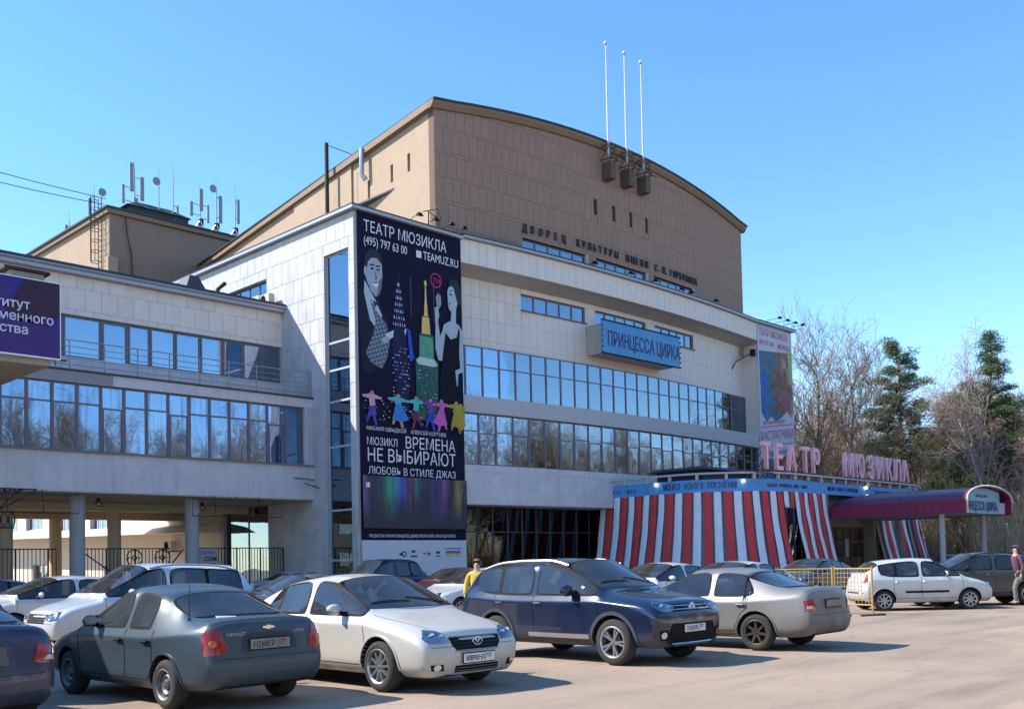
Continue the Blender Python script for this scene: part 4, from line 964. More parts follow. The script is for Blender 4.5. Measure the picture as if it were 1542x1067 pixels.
# ------------------------------------------------------------------ poster
def make_poster():
    def mat(n_, c_, r_=.7, **k_): k_.setdefault('spec', .15); return globals()['mat'](n_, c_, max(r_, .7), **k_)
    Bn = thing('giant_poster', 'huge dark musical poster with a man, a woman and night towers on the white pier', 'poster', (29.9, 39.93, 2.8))
    X0, X1, Z0, Z1 = 29.98, 36.9, 2.86, 19.2
    night = mat('poster_night', (.009, .007, .028), .75, var=.1, spec=.15, bump=.5, bscale=1.5)
    q = MB(); q.b2(X0, 39.93, Z0, X1, 39.97, Z1); q.build('cloth', night, Bn)
    q = MB(); q.b2(X0, 39.92, 1.2, X1, 39.97, Z0-.02); q.build('sponsor_strip', mat('strip_white', (.55, .56, .62), .6, var=.04), Bn)
    # screen coordinates u 0..1 across, v 0..1 down
    def pt(u, v, y): return (X0+(X1-X0)*u, y, Z1-(Z1-Z0)*v)
    lay = [39.925]
    def poly(pts, m, name='print_shape', y=None):
        lay[0] -= .00035
        q = MB(); q.face([pt(u, v, lay[0]) for u, v in pts]); o = q.build(name, m, Bn); return o
    def ell(cu, cv, ru, rv, n=18, a0=0, a1=2*pi): return [(cu+ru*cos(a0+(a1-a0)*k/n), cv+rv*sin(a0+(a1-a0)*k/n)) for k in range(n+(0 if a1-a0 > 6.2 else 1))]
    inkw = mat('print_white', (.70, .70, .76), .5, var=0)
    def tx(s, u, v, size, xs=1., m=inkw, off=.0, al='LEFT'):
        p = pt(u, v, 39.905); text(s, size, m, Bn, p, ext=.002, off=0, xs=xs, align=al, name='lettering')
    tx('ТЕАТР МЮЗИКЛА', .05, .060, .80, .78, off=.008)
    tx('(495) 797 63 00', .05, .100, .62, .70, off=.004); tx('TEAMUZ.RU', .61, .101, .62, .74, off=.008)
    poly([(.545, .077), (.595, .077), (.595, .099), (.545, .099)], inkw)
    tx('МИХАИЛ ШВЫДКОЙ    АЛЕКСЕЙ КОРТНЕВ', .05, .667, .27, .92)
    tx('МЮЗИКЛ', .05, .712, .54, .78, off=.004); tx('ВРЕМЕНА', .40, .714, .84, .86, off=.006)
    tx('НЕ ВЫБИРАЮТ', .05, .762, .94, .84, off=.006)
    tx('ЛЮБОВЬ В СТИЛЕ ДЖАЗ', .06, .800, .52, .90, off=.002)
    tx('ПРОДЮСЕРЫ: МИХАИЛ ШВЫДКОЙ, ДАВИД СМЕЛЯНСКИЙ, АЛЕКСАНДР ПОПОВ', .06, .992, .21, .68, off=.004)
    tx('12+', .80, .968, .85, .75, mat('dim_print', (.07, .06, .10), .5))
    pk = mat('poster_pink_line', (.55, .05, .13), .5)
    lay[0] -= .001; q = MB(); rows = [[pt(.735+r*cos(k*pi/16), .160+r*.42*sin(k*pi/16), 39.915) for r in (.048, .057)] for k in range(33)]; q.grid(rows); q.build('ring', pk, Bn)
    tx('ТМ', .705, .170, .38, .85, pk, .008)
    # man: face, hair, shirt, tie, waistcoat, sleeve, open book
    sk = mat('print_grey_skin', (.34, .40, .47), .5, var=.18, scale=2.2); skd = mat('print_grey_skin_dark', (.13, .16, .21), .5, var=.1); hair = mat('print_hair', (.03, .035, .05), .5)
    suit = mat('print_suit', (.018, .018, .035), .5)
    poly([(.00, .245), (.06, .235), (.13, .26), (.22, .30), (.30, .36), (.27, .42), (.10, .50), (.02, .48)], suit)
    poly([(.055, .21), (.16, .27), (.21, .31), (.17, .36), (.10, .33), (.05, .25)], mat('print_shirt', (.42, .48, .55), .5, var=.1))
    # plaid waistcoat
    m, nt, N, L = _nt('plaid_print'); MATS['plaid_print'] = m; b = N['Principled BSDF']; g = N.new('ShaderNodeNewGeometry'); sp = N.new('ShaderNodeVectorRotate'); sp.rotation_type = 'Y_AXIS'; sp.inputs['Angle'].default_value = .35; L.new(g.outputs['Position'], sp.inputs['Vector'])
    outs = []
    for d in ('X', 'Z'):
        wv = N.new('ShaderNodeTexWave'); wv.bands_direction = d; wv.inputs['Scale'].default_value = 1.5; L.new(sp.outputs[0], wv.inputs['Vector']); r = N.new('ShaderNodeMapRange'); r.inputs[1].default_value = .9; r.inputs[2].default_value = .99; L.new(wv.outputs[1], r.inputs[0]); outs.append(r.outputs[0])
    mxm = N.new('ShaderNodeMath'); mxm.operation = 'MAXIMUM'; L.new(outs[0], mxm.inputs[0]); L.new(outs[1], mxm.inputs[1])
    mc = N.new('ShaderNodeMix'); mc.data_type = 'RGBA'; L.new(mxm.outputs[0], mc.inputs[0]); mc.inputs[6].default_value = (.045, .06, .09, 1); mc.inputs[7].default_value = (.28, .34, .42, 1); L.new(mc.outputs[2], b.inputs['Base Color'])
    poly([(.10, .26), (.16, .30), (.24, .33), (.28, .38), (.25, .44), (.20, .475), (.10, .46), (.06, .43), (.13, .37), (.15, .33)], m)
    poly([(.13, .265), (.155, .272), (.185, .262), (.19, .285), (.16, .28), (.14, .292)], hair)
    poly([(.060, .165), (.075, .135), (.13, .118), (.19, .130), (.215, .150), (.218, .185), (.212, .215), (.19, .245), (.155, .255), (.115, .24), (.08, .215), (.06, .19)], sk)
    poly([(.055, .165), (.062, .138), (.09, .118), (.14, .108), (.195, .118), (.222, .145), (.21, .150), (.17, .135), (.12, .138), (.09, .152), (.08, .175)], hair)
    poly([(.185, .205), (.218, .19), (.212, .222), (.19, .247), (.160, .256), (.178, .23)], skd)
    poly(ell(.066, .182, .014, .016, 10), sk)
    for u in (.125, .180): poly([(u-.020, .170), (u, .166), (u+.020, .170), (u, .175)], hair); poly([(u-.024, .158), (u+.02, .155), (u+.022, .160), (u-.02, .163)], hair)
    poly([(.152, .172), (.172, .200), (.150, .203)], skd); poly([(.125, .217), (.155, .213), (.188, .212), (.160, .228)], inkw); poly([(.122, .215), (.155, .210), (.192, .209), (.155, .2135)], hair)
    poly([(.24, .365), (.33, .345), (.36, .355), (.44, .335), (.42, .365), (.36, .372), (.33, .366), (.25, .385)], mat('print_book', (.55, .60, .66), .5))
    poly([(.20, .38), (.26, .37), (.28, .378), (.25, .392), (.21, .395)], sk)
    # towers
    tb = mat('print_blue_light', (.30, .36, .75), .5, emit=None); tg = mat('print_gold', (.70, .48, .14), .5, var=.3, scale=6); tgn = mat('print_green', (.10, .33, .22), .5, var=.35, scale=3); tgd = mat('print_green_dark', (.03, .10, .09), .5, var=.4, scale=4)
    poly([(.345, .60), (.30, .40), (.32, .33), (.345, .25), (.362, .18), (.366, .155), (.370, .18), (.388, .25), (.41, .33), (.44, .40), (.45, .60)], mat('print_tower_dark', (.02, .02, .06), .5))
    for k in range(7):
        v = .20+.021*k; w = .008+.0075*k
        for j in range(3+k//2):
            u = .366+w*(j/(2+k//2)*2-1); poly([(u-.005, v+.006), (u, v-.006), (u+.005, v+.006)], inkw if (j+k) % 2 else tb)
    for k in range(60):
        u = .30+random.randrange(9)*.018; v = .40+random.randrange(18)*.0115; poly([(u, v), (u+.009, v), (u+.009, v+.0035), (u, v+.0035)], tb if k % 3 else inkw)
    poly([(.44, .335), (.47, .34), (.50, .43), (.46, .44)], mat('print_blue', (.03, .09, .45), .5))
    # high-rise with spire
    poly([(.52, .62), (.515, .425), (.55, .42), (.555, .345), (.575, .34), (.585, .285), (.605, .28), (.612, .24), (.625, .165), (.635, .24), (.645, .28), (.66, .285), (.67, .34), (.70, .345), (.70, .42), (.74, .425), (.73, .62)], tgd)
    poly([(.555, .42), (.56, .35), (.69, .35), (.695, .42)], tgn); poly([(.52, .432), (.555, .418), (.70, .42), (.735, .437), (.70, .445), (.55, .443)], mat('print_pale_green', (.45, .60, .52), .5))
    poly([(.58, .342), (.588, .288), (.655, .288), (.665, .342)], tg); poly([(.605, .285), (.612, .24), (.637, .24), (.645, .285)], tg); poly([(.614, .24), (.620, .185), (.628, .185), (.635, .24)], mat('print_pale_gold', (.62, .52, .32), .5))
    poly(ell(.624, .178, .014, .010, 8), tg)
    for k in range(70):
        u = .53+random.randrange(11)*.018; v = .45+random.randrange(15)*.0115; poly([(u, v), (u+.009, v), (u+.009, v+.003), (u, v+.003)], tgn if k % 4 else inkw)
    for u in (.475, .70): poly([(u, .17), (u+.004, .17), (u+.004, .30), (u, .30)], mat('print_thin', (.15, .15, .22), .5))
    # woman
    sw = mat('print_pale_skin', (.38, .46, .52), .5, var=.15, scale=2.5); dress = mat('print_black_dress', (.006, .006, .014), .5)
    poly([(.80, .30), (.86, .285), (.95, .29), (.99, .31), (.998, .37), (.99, .44), (.96, .45), (.955, .40), (.78, .42), (.74, .42), (.72, .40), (.755, .36)], sw)
    poly([(.71, .25), (.745, .245), (.755, .275), (.74, .29), (.76, .34), (.80, .31), (.83, .33), (.79, .39), (.74, .415), (.71, .385), (.715, .30)], sw)
    poly([(.815, .325), (.87, .345), (.93, .335), (.955, .30), (.965, .31), (.955, .39), (.975, .50), (.99, .62), (.73, .62), (.745, .50), (.775, .42)], dress)
    poly([(.87, .29), (.885, .235), (.93, .24), (.925, .29)], sw)
    poly([(.842, .19), (.86, .168), (.90, .160), (.945, .175), (.95, .215), (.925, .25), (.885, .255), (.855, .245), (.845, .222)], sw)
    poly([(.855, .175), (.87, .150), (.91, .142), (.96, .150), (.985, .175), (.988, .21), (.97, .228), (.945, .222), (.925, .195), (.905, .172), (.88, .168)], hair)
    poly([(.858, .196), (.878, .192), (.893, .197), (.877, .201)], hair); poly([(.853, .185), (.893, .180), (.895, .184)], hair); poly([(.852, .225), (.866, .222), (.876, .226), (.864, .231)], skd); poly([(.842, .205), (.850, .214), (.858, .213)], skd)
    poly([(.91, .445), (.99, .43), (.998, .445), (.94, .455), (.935, .49), (.925, .50), (.915, .47)], sw)
    poly([(.722, .215), (.745, .200), (.775, .210), (.778, .235), (.755, .252), (.73, .245)], mat('print_mic', (.26, .30, .36), .5, var=.25, scale=8))
    # skyline lights
    for k in range(110):
        u = random.random()*.97+.01; v = .565+random.random()*.07; c = random.choice((inkw, tg, tb, tgd, skd)); s_ = random.uniform(.002, .007); poly([(u, v), (u+s_*1.6, v), (u+s_*1.6, v+s_*.7), (u, v+s_*.7)], c)
    # dancers
    def dancer(u, coat, low, skirt=None, mir=1, bag=1., dv=-.010):
        P_ = lambda l: [(u+a*mir*bag+(v-.6)*.35*mir*.5, v+dv) for a, v in l]
        skn = mat('print_tan_skin', (.42, .26, .19), .5); hr = mat('print_brown_hair', (.05, .03, .02), .5)
        poly(P_([(.02, .625), (.035, .660), (.015, .664), (-.005, .635)]), low); poly(P_([(-.01, .625), (-.05, .655), (-.065, .652), (-.03, .615)]), low)
        poly(P_([(-.02, .595), (.025, .592), (.035, .632), (-.03, .635)]), low)
        poly(P_([(-.025, .567), (.022, .565), (.030, .602), (-.022, .605)]), coat)
        poly(P_([(.018, .567), (.085, .575), (.085, .581), (.02, .582)]), coat); poly(P_([(-.02, .568), (-.075, .572), (-.075, .579), (-.02, .582)]), coat)
        poly([(p, v) for p, v in ell(u, .553, .017, .0085, 10)], skn); poly(ell(u, .549, .018, .006, 8, pi, 2*pi), hr); poly(P_([(.083, .573), (.096, .575), (.084, .583)]), skn); poly(P_([(-.073, .571), (-.09, .574), (-.074, .581)]), skn)
        if skirt: poly(P_([(-.02, .590), (.022, .588), (.085, .635), (.02, .645), (-.06, .638)]), skirt)
    c_ = lambda n, c: mat('print_'+n, c, .5, var=.25, scale=5)
    dancer(.095, c_('rose', (.62, .30, .42)), c_('indigo', (.10, .06, .35)))
    dancer(.335, c_('teal', (.08, .42, .48)), c_('skin2', (.45, .27, .2)), c_('blue2', (.05, .20, .55)), bag=1.1)
    dancer(.505, c_('turq', (.08, .45, .45)), c_('maroon', (.16, .04, .07)), mir=-1)
    dancer(.645, c_('violet', (.18, .06, .28)), c_('royal', (.04, .06, .40)))
    dancer(.755, c_('pink2', (.55, .12, .38)), c_('pink3', (.5, .12, .4)), c_('pink2', (.55, .12, .38)), mir=-1)
    dancer(.905, c_('mustard', (.42, .30, .05)), c_('mustd', (.32, .2, .05)), c_('mustard2', (.40, .27, .05)), bag=1.1)
    poly([(.90, .56), (.96, .553), (.995, .59), (.99, .63), (.95, .645), (.91, .62)], c_('mustard', (.42, .30, .05)))
    # wet reflection of the lights: printed stripes
    m, nt, N, L = _nt('reflection_print'); MATS['reflection_print'] = m; b = N['Principled BSDF']; g = N.new('ShaderNodeNewGeometry'); mp = N.new('ShaderNodeMapping'); mp.inputs['Scale'].default_value = (1.3, 1, .22); mp.inputs['Location'].default_value = (0, 0, 3.3); L.new(g.outputs['Position'], mp.inputs['Vector'])
    n1 = N.new('ShaderNodeTexNoise'); n1.inputs['Scale'].default_value = 1.3; n1.inputs['Detail'].default_value = 3; L.new(mp.outputs[0], n1.inputs['Vector'])
    sx = N.new('ShaderNodeSeparateXYZ'); L.new(g.outputs['Position'], sx.inputs[0]); r = N.new('ShaderNodeMapRange'); r.inputs[1].default_value = X0; r.inputs[2].default_value = X1; L.new(sx.outputs[0], r.inputs[0])
    cr = N.new('ShaderNodeValToRGB'); L.new(r.outputs[0], cr.inputs[0]); e = cr.color_ramp.elements; e[0].color = (.20, .10, .32, 1); e[1].color = (.22, .15, .03, 1)
    for p_, c in ((.12, (.02, .02, .05, 1)), (.25, (.03, .32, .20, 1)), (.36, (.04, .10, .50, 1)), (.41, (.05, .02, .06, 1)), (.44, (.35, .07, .14, 1)), (.48, (.03, .30, .33, 1)), (.56, (.02, .02, .05, 1)), (.70, (.10, .05, .42, 1)), (.77, (.30, .06, .24, 1)), (.84, (.03, .03, .05, 1)), (.92, (.33, .22, .04, 1))):
        k = e.new(p_); k.color = c
    rz = N.new('ShaderNodeMapRange'); rz.inputs[1].default_value = Z1-(Z1-Z0)*.945; rz.inputs[2].default_value = Z1-(Z1-Z0)*.86; L.new(sx.outputs[2], rz.inputs[0])
    rn = N.new('ShaderNodeMapRange'); rn.inputs[1].default_value = .36; rn.inputs[2].default_value = .62; L.new(n1.outputs[0], rn.inputs[0]); mm = N.new('ShaderNodeMath'); mm.operation = 'MULTIPLY'; L.new(rz.outputs[0], mm.inputs[0]); L.new(rn.outputs[0], mm.inputs[1])
    mc = N.new('ShaderNodeMix'); mc.data_type = 'RGBA'; L.new(mm.outputs[0], mc.inputs[0]); mc.inputs[6].default_value = (.012, .010, .030, 1); L.new(cr.outputs[0], mc.inputs[7]); L.new(mc.outputs[2], b.inputs['Base Color'])
    poly([(.0, .806), (.998, .806), (.998, .965), (.0, .965)], m)
    # sponsor logos (plain shapes)
    sp = mat('sponsor_ink', (.05, .05, .10), .6); zz = 2.15
    q = MB(); yy = 39.905
    q.grid([[(32.6+r*cos(k*pi/10), yy, zz+r*sin(k*pi/10)) for r in (.09, .15)] for k in range(21)]); q.face([(32.25, yy, zz-.05), (32.45, yy, zz-.08), (32.45, yy, zz+.08), (32.3, yy, zz+.03)])
    q.face([(33.2+.16*cos(k*pi/8), yy, zz+.12+.06*sin(k*pi/8)) for k in range(16)]); q.b2(33.0, yy, zz-.16, 33.45, yy+.003, zz-.08); q.b2(33.85, yy, zz-.02, 34.1, yy+.003, zz+.03)
    q.b2(34.7, yy, zz-.15, 35.0, yy+.003, zz-.1); q.b2(34.72, yy, zz, 34.98, yy+.003, zz+.12); q.b2(35.3, yy, zz+.24, 36.5, yy+.003, zz+.28)
    q.build('sponsor_marks', sp, Bn)
    q = MB(); q.b2(35.4, yy, zz, 36.45, yy+.003, zz+.14); q.build('sponsor_marks', mat('violet_ink', (.2, .12, .3)), Bn)
    q = MB(); q.b2(35.42, yy, zz-.16, 35.95, yy+.003, zz-.03); q.b2(36.1, yy, zz-.16, 36.4, yy+.003, zz-.03); q.build('sponsor_marks', tg, Bn)
    q = MB(); q.face([(34.25+.1*cos(k*pi/6), yy, zz+.1*sin(k*pi/6)) for k in range(12)]); q.build('sponsor_marks', pk, Bn)
    # floodlights above it
    for k, x in enumerate((33.4, 34.5, 35.6, 36.5)):
        floodlight(x, 39.75, 19.4, ['leftmost', 'second', 'third', 'rightmost'][k]+' small floodlight on the roof edge above the dark poster', 'floodlights above the dark poster')
    t = thing('security_camera', 'white security camera at the left edge of the dark poster', 'camera', (30.3, 39.8, 5.3)); q = MB(); q.box((30.22, 39.75, 5.55), (.14, .25, .26)); q.build('housing', M_WHITEP, t, bevel=.04); q = MB(); q.tube([(30.2, 39.95, 5.35), (30.15, 39.8, 5.35)], .05, 8); q.build('mount', M_STEEL, t)
def floodlight(x, y, z, lb, grp, dy=-.55):
    t = thing('floodlight', lb, 'floodlight', (x, y, z), group=grp)
    q = MB(); q.tube([(x, y+.2, z), (x, y, z+.15), (x+.1, y+dy, z+.2)], .02, 5); q.build('arm', M_IRON, t)
    q = MB(); q.hexa([(x-.15, y+dy-.12, z+.08), (x+.2, y+dy-.12, z+.08), (x+.2, y+dy+.15, z+.13), (x-.15, y+dy+.15, z+.13), (x-.08, y+dy-.04, z+.26), (x+.12, y+dy-.04, z+.26), (x+.12, y+dy+.09, z+.26), (x-.08, y+dy+.09, z+.26)]); q.build('lamp_head', M_PLAS, t)
make_poster()
def make_poster2():
    Bn = thing('painted_poster', 'tall pale poster with a blurred colourful painting on the right pier', 'poster', (67.3, 39.9, 8))
    X0, X1, Z0, Z1 = 67.25, 72.3, 7.2, 19.15
    m, nt, N, L = _nt('painting_print'); MATS['painting_print'] = m; b = N['Principled BSDF']; b.inputs['Roughness'].default_value = .6
    g = N.new('ShaderNodeNewGeometry'); mp = N.new('ShaderNodeMapping'); mp.inputs['Scale'].default_value = (1.1, 1, .45); L.new(g.outputs['Position'], mp.inputs['Vector'])
    n1 = N.new('ShaderNodeTexNoise'); n1.inputs['Scale'].default_value = 1.0; n1.inputs['Detail'].default_value = 9; n1.inputs['Roughness'].default_value = .65; n1.inputs['Distortion'].default_value = .25; L.new(mp.outputs[0], n1.inputs['Vector'])
    sx = N.new('ShaderNodeSeparateXYZ'); L.new(g.outputs['Position'], sx.inputs[0]); gx = N.new('ShaderNodeMapRange'); gx.inputs[1].default_value = 67.2; gx.inputs[2].default_value = 72.4; gx.inputs[3].default_value = -.17; gx.inputs[4].default_value = .15; L.new(sx.outputs[0], gx.inputs[0]); ad = N.new('ShaderNodeMath'); L.new(n1.outputs[0], ad.inputs[0]); L.new(gx.outputs[0], ad.inputs[1])
    cr = N.new('ShaderNodeValToRGB'); L.new(ad.outputs[0], cr.inputs[0]); e = cr.color_ramp.elements; e[0].position = .28; e[0].color = (.04, .16, .50, 1); e[1].position = .75; e[1].color = (.45, .14, .05, 1)
    for p_, c in ((.38, (.03, .07, .32, 1)), (.45, (.04, .20, .16, 1)), (.50, (.10, .03, .03, 1)), (.56, (.40, .12, .05, 1)), (.62, (.12, .07, .22, 1)), (.68, (.42, .32, .12, 1))): k = e.new(p_); k.color = c
    L.new(cr.outputs[0], b.inputs['Base Color'])
    pl = mat('print_lilac_white', (.52, .50, .58), .6, var=.05)
    q = MB(); q.b2(X0, 39.9, Z0, X1, 39.95, Z1); q.build('cloth', pl, Bn)
    def W_(pts, mm, y): q = MB(); q.face([(X0+(X1-X0)*u, y, Z1-(Z1-Z0)*v) for u, v in pts]); q.build('print_shape', mm, Bn)
    W_([(.02, .16), (.35, .15), (.97, .13), (.98, .30), (.99, .50), (.94, .56), (.80, .52), (.62, .57), (.45, .60), (.32, .57), (.2, .61), (.05, .56)], m, 39.895)
    W_([(.0, .86), (.5, .83), (1, .80), (1, 1), (0, 1)], m, 39.895)
    W_([(.86, .12), (.99, .12), (.99, .34), (.92, .34)], mat('print_lime', (.30, .48, .16), .6), 39.892)
    rd = mat('print_crimson', (.45, .05, .12), .6)
    text('ТЕАТР МЮЗИКЛА', .78, rd, Bn, (X0+.15, 39.89, 18.45), ext=.002, xs=.62); text('(495) 797 63 00', .55, rd, Bn, (X0+.2, 39.89, 17.75), ext=.002, xs=.60); text('■', .4, rd, Bn, (X0+2.9, 39.89, 17.75), ext=.002); text('TEAMUZ.RU', .55, rd, Bn, (X0+3.2, 39.89, 17.75), ext=.002, xs=.55)
    for s, x, z, sz, xs in (('РАСТРАТЧИКИ', X0+.15, 10.35, .95, .68), ('МЮЗИКЛ С 16 НОЯБРЯ', X0+.6, 9.2, .5, .66), ('МАКСИМ ЛЕОНИДОВ', X0+.4, 11.6, .34, .9)):
        o = text(s, sz, rd, Bn, (x, 39.89, z), ext=.002, off=.004, xs=xs); o.rotation_euler = (pi/2, -.13, 0)
    for z in (11.35, 9.9):
        q = MB(); q.hexa([(X0+.15, 39.889, z), (X1-.3, 39.889, z+.6), (X1-.3, 39.893, z+.6), (X0+.15, 39.893, z), (X0+.15, 39.889, z+.07), (X1-.3, 39.889, z+.67), (X1-.3, 39.893, z+.67), (X0+.15, 39.893, z+.07)]); q.build('print_line', rd, Bn)
    for k, x in enumerate((68.7, 69.9, 71.1, 72.2)): floodlight(x, 39.8, 19.55, ['leftmost', 'second', 'third', 'rightmost'][k]+' floodlight on an arm over the painted poster', 'floodlights over the painted poster', -1.0)
make_poster2()
for k, (x, z) in enumerate(((47.0, 19.5), (50.4, 19.5), (53.0, 19.5), (56.0, 19.5), (57.2, 19.5), (60.4, 19.5))):
    floodlight(x, curve_fn(40.0)(x)[1]+.1, z, 'small dark floodlight on the curved cornice, '+['below the first window group', 'below the second window group start', 'below the middle of the second window group', 'between second and third window groups', 'below the third window group start', 'right of the third window group'][k], 'floodlights on the curved cornice', -.45)
for k, (y, x, z) in enumerate(((40.4, 67.25, 17.1),)):
    t = thing('wall_floodlight', 'dark floodlight on a curved arm in the recess left of the painted poster', 'floodlight', (66.2, 41.3, 16.3)); q = MB(); q.tube([(65.6, 41.3, 15.6), (65.7, 40.9, 16.3), (66.6, 40.2, 16.9)], .05, 6); q.build('arm', M_IRON, t); q = MB(); q.box((66.8, 40.1, 17.0), (.5, .4, .45), .5); q.build('lamp_head', M_PLAS, t, bevel=.04)

# ------------------------------------------------------------------ flag poles on their baskets
for k, x in enumerate((49.75, 51.62, 53.4)):
    y = 41.2-.9*(1-((x-51.82)/15.6)**2)
    t = thing('flagpole', ['leftmost', 'middle', 'rightmost'][k]+' of three tall bare white flagpoles on the brown wall', 'flagpole', (x, y, 25.7), group='three flagpoles')
    q = MB(); q.tube([(x, y-.5, 27.2), (x, y-.5, 31), (x, y-.5, 34.5)], [.075, .06, .04], 8); q.sphere((x, y-.5, 34.6), .13, 8); q.build('pole', mat('pale_pole', (.55, .53, .58), .5, .2), t, smooth=True)
    q = MB(); q.b2(x-.1, y-.75, 25.8, x+.42, y-.02, 26.9); q.build('stone_box', mat('olive_stone', (.10, .08, .055), .85, var=.15, bump=.3), t, bevel=.02)
    q = MB()
    for (a, b) in (((x-.3, y-.9), (x+.4, y-.9)), ((x-.3, y-.9), (x-.3, y-.1)), ((x+.4, y-.9), (x+.4, y-.1))):
        q.tube([(a[0], a[1], 27.9), (b[0], b[1], 27.9)], .035, 5); q.tube([(a[0], a[1], 27.0), (b[0], b[1], 27.9)], .03, 5); q.tube([(b[0], b[1], 27.0), (a[0], a[1], 27.9)], .03, 5); q.tube([(a[0], a[1], 27.0), (b[0], b[1], 27.0)], .04, 5)
    q.tube([(x-.35, y-.95, 27.0), (x+.9, y-.9, 26.95)], .04, 5)
    q.build('iron_cage', M_RUST, t)

# ------------------------------------------------------------------ pipes on the brown side, wires, antennas
def roof_bits():
    t = thing('chimney_pipe', 'tall black chimney pipe standing against the tan side wall', 'pipe', (36.9, 52.8, 19)); q = MB(); q.tube([(37.3, 52.8, 19.2), (37.3, 52.8, 28.6)], .14, 10); q.build('pipe', M_IRON, t, smooth=True); q = MB(); q.tube([(37.3, 52.8, 28.5), (37.7, 50.4, 27.2)], .03, 5); q.sphere((37.7, 50.4, 27.2), .12, 6); q.build('stay', M_IRON, t)
    t = thing('vent_pipe', 'short shiny vent pipe hanging from the eaves of the tan side wall', 'pipe', (37.0, 48.6, 25.2)); q = MB(); q.tube([(37.0, 48.7, 26.9), (36.95, 48.7, 25.3), (37.2, 48.6, 25.0)], .16, 10); q.build('pipe', M_STEEL, t, smooth=True)
    t = thing('overhead_cables', 'two thin dark cables running to the stage tower roof', 'cable', (34, 79, 31)); 
    for a, b in (((0, 60, 27.4), (34.4, 79, 31.4)), ((0, 60, 26.2), (34.2, 79, 30.9))):
        A_, B_ = Vector(a), Vector(b); q = MB(); q.tube([A_.lerp(B_, i/10)-Vector((0, 0, 1.1*sin(pi*i/10))) for i in range(11)], .03, 4); q.build('cable', M_IRON, t)
    t = thing('roof_rail', 'bent rusty rail loop on the roof edge by the brown corner', 'rail', (36, 40.8, 19.3)); q = MB(); q.tube([(35.4, 40.8, 19.3), (35.4, 40.8, 20.6), (36.0, 40.8, 20.4), (36.2, 40.8, 19.9), (36.3, 40.8, 19.3)], .04, 6); q.tube([(35.0, 40.8, 20.5), (36.1, 40.8, 20.9), (36.4, 40.9, 20.4)], .03, 5); q.build('loop', M_RUST, t)
    wh = mat('antenna_white', (.24, .26, .30), .6, var=.08)
    def panel_mast(x, y, z0, panels, lb, top, legs=True, dish=None):
        t = thing('antenna_mast', lb, 'antenna', (x, y, z0), group='phone antennas on the stage tower roof')
        q = MB(); q.tube([(x, y, z0), (x, y, top)], .055, 6); q.tube([(x, y, top), (x, y, top+.9)], .018, 4)
        if legs:
            for a in range(3): q.tube([(x+.7*cos(a*2.1+.5), y+.7*sin(a*2.1+.5), z0), (x, y, z0+1.1)], .035, 4)
        q.build('mast', M_STEEL, t)
        for (dx, dz, h, w) in panels:
            q = MB(); q.box((x+dx*.9, y-.15, dz-h*.05), (w*.8, .14, h*.82)); q.build('antenna_panel', wh, t, bevel=.03)
            q = MB(); q.tube([(x, y, dz+h*.3), (x+dx, y-.1, dz+h*.3)], .03, 4); q.tube([(x, y, dz-h*.3), (x+dx, y-.1, dz-h*.3)], .03, 4); q.build('bracket', M_IRON, t)
        q = MB(); q.box((x+.1, y+.1, z0+.9), (.35, .3, .55)); q.build('radio_unit', M_PLAS if legs else wh, t)
        if dish:
            q = MB(); q.lathe([(.02, .12), (.2, .08), (.34, 0), (.34, -.04), (.02, -.04)], (x+dish[0], y-.2, dish[1]), 'y', 18); q.build('dish', wh, t, smooth=True)
    Z = 30.1
    panel_mast(35.1, 88, 29.8, [(-.35, 30.9, 2.0, .28), (.3, 30.8, 1.7, .24)], 'leftmost antenna mast with two white panels at the end of the tower roof', 32.0, False)
    panel_mast(35.6, 84, 30, [(-.5, 32.0, 2.6, .34), (.25, 31.2, 1.8, .26)], 'antenna mast with a tall white panel and round dish left of the ladder', 33.4, False, (.6, 33.7))
    panel_mast(36.9, 79.2, 31.0, [(-.35, 33.9, 2.9, .42), (.62, 33.1, 2.4, .42), (-1.15, 32.3, 1.9, .28)], 'tallest antenna mast with three white panels above the dark roof hut', 34.6, False)
    panel_mast(38.6, 78.4, 30.1, [], 'bare antenna pole with one small round dish right of the roof hut', 34.0, False, (-.3, 33.6))
    panel_mast(39.75, 78.2, 30.1, [(.35, 31.6, .9, .2)], 'slim mast with a forked top and one long slanting stay', 34.6)
    panel_mast(42.1, 78, 30.1, [(-1.0, 32.0, 1.5, .34), (0, 33.0, 2.3, .42), (.7, 31.9, 1.9, .24)], 'antenna mast with three white panels in a row right of the slim mast', 33.8)
    panel_mast(43.6, 78, 30.1, [(.35, 32.6, 2.9, .36)], 'antenna mast with one big panel and a round dish', 34.0, True, (-.4, 34.1))
    panel_mast(45.4, 78, 30.1, [(.25, 32.8, 2.6, .3)], 'rightmost antenna mast beside the sloping tan eaves', 34.0)
roof_bits()
